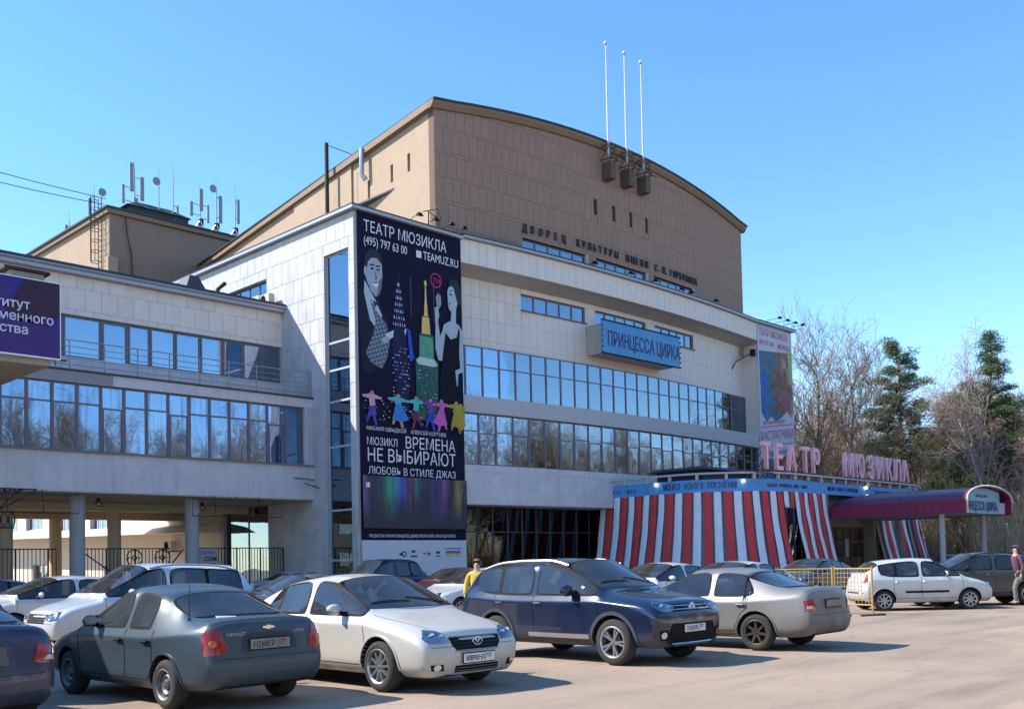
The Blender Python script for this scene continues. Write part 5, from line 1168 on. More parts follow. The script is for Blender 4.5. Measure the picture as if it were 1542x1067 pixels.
# ------------------------------------------------------------------ institute building left of the picture (mirrored in the stair glazing)
def make_institute():
    B = thing('institute_building', 'long tan institute building left of the picture behind the porch canopy', 'building', (2.5, 44, 0))
    f, L = line_fn(2.5, 44, 2.5, 90, -1)
    g_, L2 = line_fn(-40, 44, 2.5, 44, 1)
    f2 = lambda u: (2.5, 44+u, 1, 0)
    hs = [(2+4*k, 4.6+4*k, z, z+1.8) for k in range(11) for z in (1.2, 4.6, 7.6)]
    wall(B, 'side_wall', f2, .003, 46, 0, 10.3, .4, M_STUCCO, hs)
    hs2 = [(2+4*k, 4.6+4*k, z, z+1.8) for k in range(10) for z in (1.2, 4.6, 7.6)]
    wall(B, 'front_wall', g_, 0, L2, 0, 10.3, .4, M_PLASTER, hs2)
    for fn_, hh in ((f2, hs), (g_, hs2)):
        for a, b, c, d in hh: win_strip(B, fn_, a+.02, b-.02, 1, c+.02, None, d-.02, M_FRAMEL, M_GLASS, back=.15)
    q = MB(); q.b2(-40, 43.7, 10.3, 2.8, 90, 10.5); q.build('roof', M_DARKCAP, B)
    q = MB(); q.b2(-39, 45.5, 0, 1.2, 46, 10); q.b2(.8, 46, 0, 1.2, 89, 10); q.build('interior', M_INT, B)
make_institute()
# ------------------------------------------------------------------ cars
def paint(name, metal=.35, rough=.32, dirt=None, coat=.8):
    return mat(name, (.5, .5, .5), rough, metal, var=.02, objcol=True, coat=coat, dirt=dirt)
P_CLEAN = paint('car_paint', dirt=((.22, .19, .16), .75, .35))
P_DIRTY = paint('dusty_car_paint', .3, .42, dirt=((.125, .105, .085), 1.12, 1.0), coat=.4)
P_MID = paint('lightly_dusty_car_paint', .35, .36, dirt=((.21, .18, .15), .8, .6), coat=.6)
M_WELL = mat('wheel_well', (.012, .012, .012), .95)
def car_mesh(P, lvl):
    """cage -> subdivision -> wheel wells cut -> returns evaluated mesh with material slots
    0 paint 1 glass 2 black surround 3 wheel well 4 lower cladding"""
    L, W, H = P['L'], P['W']/2, P['H']; g = P.get
    zb = g('zb', .22); belt = P['belt']; wr = g('wr', .74)
    fo, wb = P['fo'], P['wb']; Xf = L/2
    X = lambda s: Xf-s
    hn, hc, sc, sw, sr, sb, zd = P['hn'], P['hc'], P['sc'], P['sw'], P['sr'], P['sb'], P['zd']
    zt = g('zt', zd-.03)
    bA, bB = P['pill']         # B pillar span
    cC = P['cp']               # C pillar (end of rear door glass)
    st = []
    def hood(s, wf, z, zlow, beltz, nose=0.):
        return [(s+nose*1.2, 0, zlow), (s+nose, .80*W*wf, zlow), (s+nose*.5, .96*W*wf, zlow+.10), (s, .985*W*wf, (zlow+beltz)/2+.02), (s+nose*.2, 1.0*W*wf, beltz-.08), (s+nose*.6, .93*W*wf, beltz), (s+nose, .74*W*wf, z), (s+nose*1.1, .4*W*wf, z+.02), (s+nose*1.15, 0, z+.025)]
    rnd = g('round', 1.)
    st.append(hood(0.02, g('nw', .80), hn-.10, zb+.03, hn-.16, .05))
    st.append(hood(.13*rnd, g('nw2', .93), hn-.01, zb, hn-.07, .02))
    st.append(hood(.42, .99, hn+(hc-hn)*.30+.02, zb, min(belt-.03, hn+(belt-hn)*.4-.02)))
    st.append(hood(fo+.05, 1.0, hn+(hc-hn)*.62+.03, zb, hn+(belt-hn)*.7))
    st.append(hood(sc-.12, 1.0, hc, zb, belt-.015))
    def cab(s, roofz, zside, wf=1., wrf=1., s5=None, s6=None, s8=None, beltz=None, wbt=1.):
        b_ = belt if beltz is None else beltz
        s5 = s if s5 is None else s5; s6 = s if s6 is None else s6; s8 = s6 if s8 is None else s8
        return [(s5, 0, zb), (s5, .86*W*wf, zb), (s5, .985*W*wf, zb+.12), (s5, .982*W*wf, (zb+b_)/2+.02), (s5, 1.0*W*wf*wbt, b_-.10), (s5, .945*W*wf*wbt, b_), (s6, wr*W*wrf, zside), (s6*.5+s8*.5, wr*W*wrf*.62, roofz-.012), (s8, 0, roofz)]
    st.append([(sc, 0, zb), (sc, .86*W, zb), (sc, .985*W, zb+.12), (sc, .982*W, (zb+belt)/2+.02), (sc, 1.0*W, belt-.09), (sc, .945*W, belt), (sc, .80*W, hc+.04), (sc-.10, .45*W, hc+.045), (sc-.14, 0, hc+.05)])
    rh = P.get('roofside', .075)
    st.append(cab(sw+.10, H-.03, H-rh-.035, s5=sw-.12, s6=sw+.12, s8=sw))
    st.append(cab(bA, H, H-rh, 1.0, 1.0))
    st.append(cab(bB, H+.002, H-rh+.002))
    st.append(cab(cC, H-g('rdrop', .03), H-rh-g('rdrop', .03)-.01, 1., .985))
    sb5 = g('sq', sr+.05)
    st.append(cab(sr, H-g('rdrop', .03)-g('rd2', .03), H-rh-g('rdrop', .03)-g('rd2', .03)-.02, .995, .96, s5=sb5, s6=sr-.02, s8=sr+.0, beltz=belt+g('bup', .02)))
    st.append([(sb, 0, zb+.02), (sb, .86*W, zb+.02), (sb, .975*W, zb+.14), (sb, .99*W, (zb+belt)/2+.06), (sb, .965*W, belt-.05), (sb, .92*W, belt+g('bup', .02)*.8), (sb, .78*W, zd+.01), (sb+.03, .45*W, zd+.02), (sb+.05, 0, zd+.025)])
    tw = g('tw', .90)
    if g('sedan', True):
        st.append([(L-.16, 0, zb+.04), (L-.16, .82*W, zb+.04), (L-.15, .95*W, zb+.16), (L-.14, .96*W, (zb+belt)/2+.04), (L-.16, .94*W, zt-.10), (L-.17, .88*W, zt-.03), (L-.16, .72*W, zt+.02), (L-.13, .4*W, zt+.035), (L-.12, 0, zt+.04)])
    else:
        st.append([(L-.12, 0, zb+.04), (L-.12, .82*W, zb+.04), (L-.11, .95*W, zb+.16), (L-.10, .96*W, (zb+belt)/2), (L-.14, .95*W, belt-.18), (L-.16, .90*W, belt-.10), (L-.16, .74*W, zd-.10), (L-.14, .4*W, zd-.09), (L-.13, 0, zd-.085)])
    zr = zt if g('sedan', True) else zd-.1
    st.append([(L-.05, 0, zb+.10), (L-.05, .74*W*tw/.9, zb+.10), (L-.01, .84*W*tw/.9, zb+.2), (L, .86*W*tw/.9, .52), (L-.05, .84*W*tw/.9, zr-.20), (L-.07, .80*W*tw/.9, zr-.08), (L-.09, .66*W, zr-.02), (L-.07, .36*W, zr-.01), (L-.06, 0, zr-.005)])
    bm = bmesh.new(); cr = bm.edges.layers.float.new('crease_edge'); vc = bm.verts.layers.float.new('crease_vert'); V = []
    for ring in st:
        r = {}
        for i, (s, y, z) in enumerate(ring):
            if i in (0, 8): v = bm.verts.new((X(s), 0, z)); r[(i, 1)] = v; r[(i, -1)] = v
            else:
                for sd in (1, -1): r[(i, sd)] = bm.verts.new((X(s), y*sd, z))
        V.append(r)
    F = {}
    for k in range(len(st)-1):
        for i in range(8):
            for sd in (1, -1):
                a, b, c, d = V[k][(i, sd)], V[k][(i+1, sd)], V[k+1][(i+1, sd)], V[k+1][(i, sd)]
                F[(k, i, sd)] = bm.faces.new((a, b, c, d) if sd == 1 else (d, c, b, a))
    for k, bul in ((0, .055), (len(st)-1, -.05)):
        r = V[k]; cs = {}
        for i in range(1, 8):
            v = r[(i, 1)].co; cs[i] = bm.verts.new((v.x+bul*(1 if i not in (7,) else .5), 0, v.z))
        for i in range(1, 7):
            for sd in (1, -1): bm.faces.new((r[(i, sd)], r[(i+1, sd)], cs[i+1], cs[i]))
        for sd in (1, -1): bm.faces.new((r[(0, 1)], r[(1, sd)], cs[1])); bm.faces.new((r[(7, sd)], r[(8, 1)], cs[7]))
    bm.faces.ensure_lookup_table()
    def crease(k1, i1, k2, i2, val):
        for sd in (1, -1):
            e = bm.edges.get((V[k1][(i1, sd)], V[k2][(i2, sd)]))
            if e: e[cr] = max(e[cr], val)
    n = len(st)
    for k in range(4, 10): crease(k, 5, k+1, 5, .55)
    for k in range(5, 10): crease(k, 6, k+1, 6, .30)
    crease(5, 6, 6, 6, .45)
    for k in range(n-1): crease(k, 1, k+1, 1, .5); crease(k, 2, k+1, 2, .25)
    for i in (6, 7): crease(5, i, 5, i+1, .6); crease(10, i, 10, i+1, .35); crease(11, i, 11, i+1, .5)
    for i in (5, 6, 7): crease(n-2, i, n-2, i+1, .55); crease(n-1, i, n-1, i+1, .55)
    for i in (5, 6, 7): crease(1, i, 1, i+1, .45)
    for k in (0, 1, 2): crease(k, 3, k+1, 3, .3)
    for k in (n-3, n-2): crease(k, 3, k+1, 3, .4)
    for i in (1, 2, 3, 4): crease(n-1, i, n-1, i+1, .3)
    for k in range(2, n-2): crease(k, 4, k+1, 4, .6)
    for k in range(0, 4): crease(k, 6, k+1, 6, g('hoodcrease', .25)); crease(k, 4, k+1, 4, .25)
    clad = g('clad', 0)
    for k in range(n-1):
        for sd in (1, -1):
            F[(k, 0, sd)].material_index = 3
            if clad: F[(k, 1, sd)].material_index = 4; 
    # windows: regions of cage faces -> inset, inner part glass, rim black
    regs = [([(5, 6, 1), (5, 7, 1), (5, 6, -1), (5, 7, -1)], .028, .0), ([(10, 6, 1), (10, 7, 1), (10, 6, -1), (10, 7, -1)], g('rwin', .035), .0)]
    for sd in (1, -1):
        regs.append(([(5, 5, sd), (6, 5, sd)], g('win', .024), .0)); regs.append(([(8, 5, sd)], g('win', .024), .0))
        if g('quarter', True): regs.append(([(9, 5, sd)], g('qin', .03), .0))
        if g('wag', False): regs.append(([(10, 5, sd)], .05, .0))
    for keys, th, dp in regs:
        fs = [F[k_] for k_ in keys]
        rr = bmesh.ops.inset_region(bm, faces=fs, thickness=th, depth=-.004, use_even_offset=True)
        for f in rr['faces']: f.material_index = 2
        inner = set(fs)
        for f in fs: f.material_index = 1
        for f in fs:
            for e in f.edges:
                if any(x not in inner for x in e.link_faces): e[cr] = .85
        bv = {}
        for f in fs:
            for v in f.verts: bv[v] = bv.get(v, 0)+1
        for v, c_ in bv.items():
            if c_ == 1: v[vc] = .62 if len(fs) == 4 else .8
        for f in rr['faces']:
            for e in f.edges:
                if any(x.material_index == 0 for x in e.link_faces): e[cr] = max(e[cr], .7)
    bmesh.ops.recalc_face_normals(bm, faces=bm.faces)
    me = bpy.data.meshes.new('cage'); bm.to_mesh(me); bm.free()
    for nm in ('a', 'b', 'c', 'd', 'e'): me.materials.append(M_WELL)
    o = bpy.data.objects.new('tmp_body', me); COL.objects.link(o)
    m = o.modifiers.new('s', 'SUBSURF'); m.levels = lvl; m.render_levels = lvl; m.boundary_smooth = 'PRESERVE_CORNERS'
    # cutter for wheel wells
    cb = MB(); r = P['r']+g('gap', .055)
    for s in (fo, fo+wb):
        for sd in (1, -1):
            ya, yb = sd*(W+.12), sd*(W-.30)
            nseg = 36; ra = [(X(s)+r*cos(2*pi*k/nseg), ya, P['r']+.0+r*sin(2*pi*k/nseg)) for k in range(nseg)]; rb = [(x, yb, z) for x, _, z in ra]
            i0 = len(cb.v); cb.v += ra+rb
            for k in range(nseg): k2 = (k+1) % nseg; cb.f.append((i0+k, i0+k2, i0+nseg+k2, i0+nseg+k)); cb.m.append(3)
            cb.f.append(tuple(i0+k for k in range(nseg))); cb.m.append(3); cb.f.append(tuple(i0+nseg+k for k in range(nseg))[::-1]); cb.m.append(3)
    cme = cb.mesh('cut', [M_WELL]*5); 
    cme.polygons.foreach_set('material_index', [3]*len(cme.polygons))
    co = bpy.data.objects.new('tmp_cut', cme); COL.objects.link(co)
    b = o.modifiers.new('b', 'BOOLEAN'); b.operation = 'DIFFERENCE'; b.object = co; b.solver = 'EXACT'; b.material_mode = 'INDEX'
    bpy.context.view_layer.update()
    dg = bpy.context.evaluated_depsgraph_get(); res = bpy.data.meshes.new_from_object(o.evaluated_get(dg))
    bpy.data.objects.remove(o); bpy.data.objects.remove(co)
    return res
def split_mesh(me, idxs, name, mats, comps=False):
    """faces of the given material slots as new mesh(es)"""
    bm = bmesh.new(); bm.from_mesh(me)
    bmesh.ops.delete(bm, geom=[f for f in bm.faces if f.material_index not in idxs], context='FACES')
    out = []
    if comps:
        bm.faces.ensure_lookup_table(); seen = set(); groups = []
        for f in bm.faces:
            if f.index in seen: continue
            stack = [f]; seen.add(f.index); gset = []
            while stack:
                x = stack.pop(); gset.append(x.index)
                for e in x.edges:
                    for y in e.link_faces:
                        if y.index not in seen: seen.add(y.index); stack.append(y)
            groups.append(gset)
        for gset in groups:
            b2 = bm.copy(); b2.faces.ensure_lookup_table(); s = set(gset)
            bmesh.ops.delete(b2, geom=[f for f in b2.faces if f.index not in s], context='FACES'); out.append(b2)
    else: out = [bm]
    res = []
    for b in out:
        for f in b.faces: f.material_index = idxs.index(f.material_index) if len(mats) > 1 else 0; f.smooth = True
        m = bpy.data.meshes.new(name); b.to_mesh(m)
        for x in mats: m.materials.append(x)
        m.set_sharp_from_angle(angle=radians(50)); res.append(m); b.free()
    return res if comps else res[0]
class Patcher:
    def __init__(s, me): s.bvh = BVHTree.FromPolygons([v.co.copy() for v in me.vertices], [tuple(p.vertices) for p in me.polygons])
    def hit(s, p, d):
        p = Vector(p); d = Vector(d).normalized(); h = s.bvh.ray_cast(p-d*1.2, d, 6.0)
        return (h[0], h[1]) if h[0] is not None else (None, None)
    def patch(s, pts, d, off=.006, cuts=3, th=.0, bul=0.):
        """closed outline in 3d thrown onto the body along d"""
        d = Vector(d).normalized(); bm = bmesh.new(); vs = [bm.verts.new(p) for p in pts]; f = bm.faces.new(vs)
        bmesh.ops.triangulate(bm, faces=bm.faces); bmesh.ops.subdivide_edges(bm, edges=bm.edges, cuts=cuts, use_grid_fill=True); bmesh.ops.triangulate(bm, faces=bm.faces)
        edge = set(v for e in bm.edges if e.is_boundary for v in e.verts)
        for v in bm.verts:
            h, n = s.hit(v.co, d)
            if h is None: continue
            v.co = h-d*(off+(0 if v in edge else bul))
        if th:
            r = bmesh.ops.extrude_face_region(bm, geom=bm.faces[:]); 
            for v in [x for x in r['geom'] if isinstance(x, bmesh.types.BMVert)]: v.co += d*(th+off)
        bmesh.ops.recalc_face_normals(bm, faces=bm.faces)
        me = bpy.data.meshes.new('p'); bm.to_mesh(me); bm.free(); 
        me.polygons.foreach_set('use_smooth', [True]*len(me.polygons)); me.set_sharp_from_angle(angle=radians(45)); return me
    def line(s, pts, d, r=.004, off=-.001, name=None, step=.05):
        out = []; d = Vector(d).normalized()
        for a, b in zip(pts, pts[1:]):
            a = Vector(a); b = Vector(b); n = max(1, int((b-a).length/step))
            for k in range(n+(1 if b == Vector(pts[-1]) else 0)):
                h, nn = s.hit(a.lerp(b, k/n), d)
                if h is not None: out.append(h-d*off)
        return out
def part(name, me, parent, m=None, label=None):
    if m is not None: me.materials.clear(); me.materials.append(m)
    o = link(name, me, parent)
    if label: o['label'] = label
    return o
_wheel = {}
def wheel(parent, x, y, r, side, style, rimm, steer=0, w=.205):
    key = (r, style, rimm.name, w)
    if key not in _wheel:
        q = MB(); rr = P_rim = r*(.66 if style != 'steel' else .60)
        q.lathe([(rr, -w/2+.02), (rr+.015, -w/2), (r-.05, -w/2-.003), (r-.012, -w/2+.025), (r, -w/2+.05), (r, w/2-.05), (r-.012, w/2-.025), (r-.05, w/2+.003), (rr+.015, w/2), (rr, w/2-.02), (rr-.01, 0), (rr, -w/2+.02)], ax='y', n=40)
        ty = q.mesh('wheel', M_RUBBER, True); ty.set_sharp_from_angle(angle=radians(50))
        q = MB(); o = w/2-.012   # outer face at +y
        q.lathe([(rr+.012, o+.012), (rr, o+.016), (rr-.018, o), (rr-.03, -.02), (rr-.03, -w/2+.03)], ax='y', n=40)
        q.lathe([(.001, o-.012), (.05, o-.010), (.062, o-.03), (.065, o-.06)], ax='y', n=16)
        if style == 'steel':
            q.lathe([(.06, o-.05), (.10, o-.028), (rr*.62, o-.022), (rr*.80, o-.045), (rr-.02, o-.015)], ax='y', n=32)
            for k in range(12):
                a = 2*pi*k/12; cx, cz = rr*.74*cos(a), rr*.74*sin(a)
                q.lathe([(.001, o-.026), (.019, o-.028)], (cx, 0, cz), 'y', 8, m=1)
        else:
            ns = {'ten': 10, 'five_split': 5, 'seven': 7, 'eight': 8, 'five': 5, 'star': 9}[style]; R1 = rr-.015
            for k in range(ns):
                offs = (-.16, .16) if style == 'five_split' else (0,)
                for of in offs:
                    a = 2*pi*k/ns+pi/2+of; wi, wo = (.022, .017) if style in ('ten', 'star') else ((.016, .022) if style == 'five_split' else (.03, .022))
                    if style == 'five': wi, wo = .05, .035
                    a0 = 2*pi*k/ns+pi/2+of*.35
                    def P_(rad, aa, t, h): return (rad*cos(aa)-t*sin(aa), h, rad*sin(aa)+t*cos(aa))
                    q.hexa([P_(.045, a0, -wi, o-.05), P_(.045, a0, wi, o-.05), P_(R1, a, wo, o-.035), P_(R1, a, -wo, o-.035), P_(.045, a0, -wi*.8, o-.008), P_(.045, a0, wi*.8, o-.008), P_(R1, a, wo*.7, o-.002), P_(R1, a, -wo*.7, o-.002)])
            q.lathe([(rr-.02, -.005), (.03, -.01)], ax='y', n=24, m=1)
        for k in range(5):
            a = 2*pi*k/5; q.lathe([(.001, o-.006), (.009, o-.008)], (.038*cos(a), 0, .038*sin(a)), 'y', 6, m=1)
        q.lathe([(.001, o-.0), (.022, o-.002), (.024, o-.012)], ax='y', n=12)
        rm = q.mesh('rim', [rimm, M_WELL], True); rm.set_sharp_from_angle(angle=radians(35))
        _wheel[key] = (ty, rm)
    ty, rm = _wheel[key]; rz = (0 if side > 0 else pi)+steer
    w_ = link('wheel', ty, parent, (x, y, r), (0, 0, rz)); w_.rotation_euler = (0, random.uniform(0, 1.2), rz) if style != 'steel' else (0, .2, rz)
    link('rim', rm, w_); return w_
def plate(parent, x, z, s, front, body, m=None, w=.52, txtm=None, region='777'):
    """front: +1 nose, -1 tail"""
    h, n = body.hit((x, 0, z), (-front, 0, 0)); xx = (h.x if h else x)+front*.018
    q = MB(); q.b2(xx-.006, -w/2, z-.056, xx+.006, w/2, z+.056); q.build('number_plate', m or M_PLATE, parent, bevel=.004, local=True)
    q = MB(); q.b2(xx-front*.014, -w/2-.012, z-.068, xx-front*.003, w/2+.012, z+.068); q.build('plate_holder', M_PLAS, parent, local=True)
    if s:
        tm = txtm or mat('plate_black', (.02, .02, .02), .6)
        for st, sz, yo, zo in ((s, .098, -w/2+.03, -.034), (region, .075, w/2-.155, -.012)):
            me = textmesh(st, sz, .0012, .001, .86, 'LEFT').copy(); me.materials.clear(); me.materials.append(tm)
            if front > 0: link('plate_lettering', me, parent, (xx+.007, yo, z+zo), (pi/2, 0, pi/2))
            else: link('plate_lettering', me, parent, (xx-.007, -yo, z+zo), (pi/2, 0, -pi/2))
        q = MB(); fx = xx+front*.007; y = front*(w/2-.165); q.b2(fx-.001, y-.002, z-.05, fx+.001, y+.002, z+.05); q.build('plate_line', tm, parent, local=True)
def make_car(name, label, P, col, paintm, glassm=M_CGLASS, wheels=('ten', M_ALLOY), lvl=3, loc=(0, 0), heading=0, full=True, group=None, cat='car', front_plate=None, rear_plate=None, platem=None, steer=0, region='777', tx=None):
    T = thing(name, label, cat, (loc[0], loc[1], 0), heading, group)
    me = car_mesh(P, lvl); L, W, H = P['L'], P['W']/2, P['H']; fo, wb = P['fo'], P['wb']; Xf = L/2; X = lambda s: Xf-s
    pt = Patcher(me); belt = P['belt']; g = P.get; col = tuple(col)+(1,)
    body = split_mesh(me, [0, 3], 'body', [paintm, M_WELL]); bo = part('body', body, T); bo.color = col
    trim = split_mesh(me, [2], 'window_surround', [M_PLAS]); part('window_surround', trim, T)
    if g('clad'): part('lower_cladding', split_mesh(me, [4], 'lower_cladding', [mat('grey_cladding', (.05, .05, .052), .7)]), T)
    for gm in split_mesh(me, [1], 'glass', [glassm], comps=True):
        c = sum((v.co for v in gm.vertices), Vector())/len(gm.vertices)
        nm = 'side_window' if abs(c.y) > .3 else ('windscreen' if c.x > 0 else 'rear_window')
        if nm == 'windscreen': gm.materials.clear(); gm.materials.append(M_CGLASS)
        part(nm, gm, T)
    # wheels
    tr = W-.11
    for s, st_ in ((fo, steer), (fo+wb, 0)):
        for sd in (1, -1): wheel(T, X(s), sd*tr, P['r'], sd, wheels[0], wheels[1], st_)
    # cabin
    q = MB(); zf = .42
    q.b2(X(g('sb')), -W*.84, zf-.15, X(P['sc']), W*.84, zf)
    q.hexa([(X(P['sc']+.35), -W*.84, zf), (X(P['sc']-.1), -W*.84, zf), (X(P['sc']-.1), W*.84, zf), (X(P['sc']+.35), W*.84, zf), (X(P['sc']+.33), -W*.82, belt-.05), (X(P['sc']+.0), -W*.80, belt-.03), (X(P['sc']+.0), W*.80, belt-.03), (X(P['sc']+.33), W*.82, belt-.05)])
    q.b2(X(P['sr']+.3), -W*.8, zf, X(P['sr']-.05), W*.8, belt-.08); q.build('cabin_floor', M_SEAT, T, local=True)
    for sx, k in ((P['bs'] if 'bs' in P else (P['pill'][0]+.15), 2), (P['cp']-.22, 3)):
        for y in ((-.37, .37) if k == 2 else (-.42, 0, .42)):
            q = MB(); q.hexa([(X(sx+.12), y-.23, zf), (X(sx-.42), y-.23, zf), (X(sx-.42), y+.23, zf), (X(sx+.12), y+.23, zf), (X(sx+.12), y-.23, zf+.14), (X(sx-.44), y-.23, zf+.18), (X(sx-.44), y+.23, zf+.18), (X(sx+.12), y+.23, zf+.14)])
            hb = min(zf+.60, H-.50)
            q.hexa([(X(sx+.16), y-.22, zf+.1), (X(sx), y-.24, zf+.1), (X(sx), y+.24, zf+.1), (X(sx+.16), y+.22, zf+.1), (X(sx+.30), y-.19, hb), (X(sx+.2), y-.19, hb), (X(sx+.2), y+.19, hb), (X(sx+.30), y+.19, hb)])
            q.hexa([(X(sx+.31), y-.12, hb+.04), (X(sx+.22), y-.12, hb+.04), (X(sx+.22), y+.12, hb+.04), (X(sx+.31), y+.12, hb+.04), (X(sx+.31), y-.1, hb+.19), (X(sx+.24), y-.1, hb+.19), (X(sx+.24), y+.1, hb+.19), (X(sx+.31), y+.1, hb+.19)])
            q.build('seat', M_SEAT, T, bevel=.03, local=True)
    q = MB(); cx, cz = X(P['sc']+.48), belt-.02; q.tube([(cx+.05*cos(a*pi/9), .37+.18*sin(a*pi/9), cz+.17*cos(a*pi/9)) for a in range(19)], .014, 6); q.tube([(cx, .37, cz), (cx+.25, .37, cz-.1)], .03, 6); q.tube([(cx, .2, cz), (cx, .54, cz)], .014, 5); q.build('steering_wheel', M_SEAT, T, local=True)
    # mirrors
    for sd in (1, -1):
        mx = P['sc']+g('mx', .42); h, n = pt.hit((X(mx), sd*W, belt+.02), (0, -sd, 0)); y0 = abs(h.y) if h else W
        q = MB(); q.sphere((0, 0, 0), 1, 8); mw = g('mirror', (.075, .115, .072))
        q.v = [(X(mx+.06)+p[0]*mw[0]*(1 if p[0] > 0 else .35), sd*(y0+.125)+p[1]*mw[1], belt+.09+p[2]*mw[2]) for p in q.v]
        mo = q.build('mirror', g('mirror_mat', paintm), T, smooth=True, local=True); mo.color = col
        q = MB(); q.tube([(X(mx-.02), sd*(y0-.02), belt+.02), (X(mx+.03), sd*(y0+.08), belt+.06)], [.035, .025], 6); q.build('mirror_arm', M_PLAS, mo, local=True)
        q = MB(); q.lathe([(.001, 0), (.85, 0)], ax='x', n=16); q.v = [(X(mx+.06)-mw[0]*.36, sd*(y0+.125)+p[1]*mw[1], belt+.09+p[2]*mw[2]) for p in q.v]; q.build('mirror_glass', M_CHROME, mo, local=True)
    # seams, handles
    seams = MB()
    for sd in (1, -1):
        def sl(pts):
            l = pt.line([(X(s), sd*W, z) for s, z in pts], (0, -sd, 0))
            if len(l) > 1: seams.tube(l, .0065, 4, cap=False)
        zs = P.get('zb', .22)+.13; a, b, c = P['sc']+.02, (P['pill'][0]+P['pill'][1])/2, P['cp']+.06
        sl([(a-.06, belt-.02), (a-.08, .62), (a-.02, zs)]); sl([(b, belt-.005), (b+.0, .6), (b-.02, zs)]); sl([(a-.02, zs), (b-.02, zs)])
        wx = fo+wb; rr = P['r']+g('gap', .055)+.03
        sl([(c+.04, belt-.005), (c+.02, belt-.18), (wx-rr*.75, P['r']+rr*.78), (wx-rr-.02, P['r']+.06), (wx-rr-.02, zs)]); sl([(b-.02, zs), (wx-rr-.02, zs)])
        if full:
            for hs in (b-.13, c-.10):
                hz = belt-g('hz', .13); h, n = pt.hit((X(hs), sd*W, hz), (0, -sd, 0))
                if h:
                    q = MB(); q.tube([(X(hs-.09), h.y-sd*.01, hz), (X(hs-.07), h.y+sd*.025, hz), (X(hs+.07), h.y+sd*.025, hz), (X(hs+.09), h.y-sd*.01, hz)], [.012, .017, .017, .012], 6)
                    ho = q.build('door_handle', g('handle_mat', paintm), T, smooth=True, local=True); ho.color = col
                    q = MB(); q.lathe([(.001, 0), (.05, 0)], (X(hs), h.y+sd*.004, hz-.002), 'y', 12); q.v = [(p[0], p[1], hz+(p[2]-hz)*.5) for p in q.v]; q.build('handle_cup', M_PLAS, ho, local=True)
    # bonnet seams
    for sd in (1, -1):
        l = pt.line([(X(.10), sd*W*.60, 1.5), (X(.5), sd*W*.72, 1.5), (X(P['sc']-.1), sd*W*.83, 1.5)], (0, 0, -1))
        if len(l) > 1: seams.tube(l, .004, 4, cap=False)
    if g('sedan', True):
        for sd in (1, -1):
            l = pt.line([(X(P['sb']+.06), sd*W*.74, 1.6), (X(L-.16), sd*W*.74, 1.6)], (0, 0, -1))
            if len(l) > 1: seams.tube(l, .004, 4, cap=False)
    zb_ = g('bseam', .56)
    for dr, xs in ((1, Xf+.3), (-1, -Xf-.3)):
        l = pt.line([(xs, -W*.78, zb_+(0 if dr > 0 else .04)), (xs, W*.78, zb_+(0 if dr > 0 else .04))], (-dr, 0, 0))
        if len(l) > 1: seams.tube(l, .004, 4, cap=False)
    seams.build('panel_seams', M_WELL, T, local=True)
    # lights
    def hl(outline, m, name, d, off=.006, cuts=2, bul=.0, th=.0, mats2=None): return part(name, pt.patch(outline, d, off, cuts, th, bul), T, m)
    F = P['front']; R = P['rear']
    for sd in (1, -1):
        if 'head' in F:
            pts = [(Xf, sd*y, z) for y, z in F['head']]; dd = (-1, -sd*F.get('hang', .55), 0)
            pts = [(p[0], p[1]+sd*F.get('hang', .55)*0, p[2]) for p in pts]
            o = hl([(Xf-.05, p[1], p[2]) for p in pts], M_LAMPBG, 'headlight', dd, .004)
            part('headlight_glass', pt.patch([(Xf-.05, p[1], p[2]) for p in pts], dd, .016, 2, .012, .012), o, M_LAMP)
            for (y, z, r_) in F.get('bulbs', ()):
                h, n = pt.hit((Xf-.05, sd*y, z), dd)
                if h: q = MB(); q.sphere((0, 0, 0), 1, 6); q.v = [(h.x+.004+p[0]*.010, h.y+p[1]*r_, h.z+p[2]*r_) for p in q.v]; q.build('lamp_bulb', M_CHROME, o, smooth=True, local=True)
        for key, m, nm in (('fog', M_LAMPBG, 'fog_lamp'), ('intake', M_PLAS, 'side_intake')):
            if key in F: hl([(Xf, sd*y, z) for y, z in F[key]], m, nm, (-1, 0, 0), .004 if key == 'intake' else .014)
        if 'tail' in R:
            for j, (pts, m, nm) in enumerate(R['tail']): hl([(-Xf+.05, sd*y, z) for y, z in pts], m, nm, (1, -sd*R.get('tang', .5), 0), .008+.003*j, 2, .006)
    for pts, m, nm, off in F.get('shapes', ()): hl([(Xf, y, z) for y, z in pts], m, nm, (-1, 0, 0), off)
    for pts, m, nm, off in R.get('shapes', ()): hl([(-Xf, y, z) for y, z in pts], m, nm, (1, 0, 0), off)
    for (z, y, r_, m) in F.get('bars', ()):
        l = pt.line([(Xf, -y, z), (Xf, y, z)], (-1, 0, 0), off=.012); 
        if len(l) > 1: q = MB(); q.tube(l, r_, 6); q.build('grille_bar', m, T, smooth=True, local=True)
    if front_plate: plate(T, Xf, F.get('pz', .52), front_plate, 1, pt, platem, region=region, txtm=tx)
    if rear_plate is not None: plate(T, -Xf, R.get('pz', .78), rear_plate, -1, pt, platem, region=region, txtm=tx)
    # wipers
    for y0, y1 in ((.55, -.05), (-.05, -.6)):
        l = []
        for k in range(7):
            t = k/6; h, n = pt.hit((X(P['sc']+.02+.10*t), y0+(y1-y0)*t, 2), (0, 0, -1))
            if h: l.append(h+Vector((0, 0, .012)))
        if len(l) > 2: q = MB(); q.tube(l, .008, 5); q.build('wiper', M_PLAS, T, local=True)
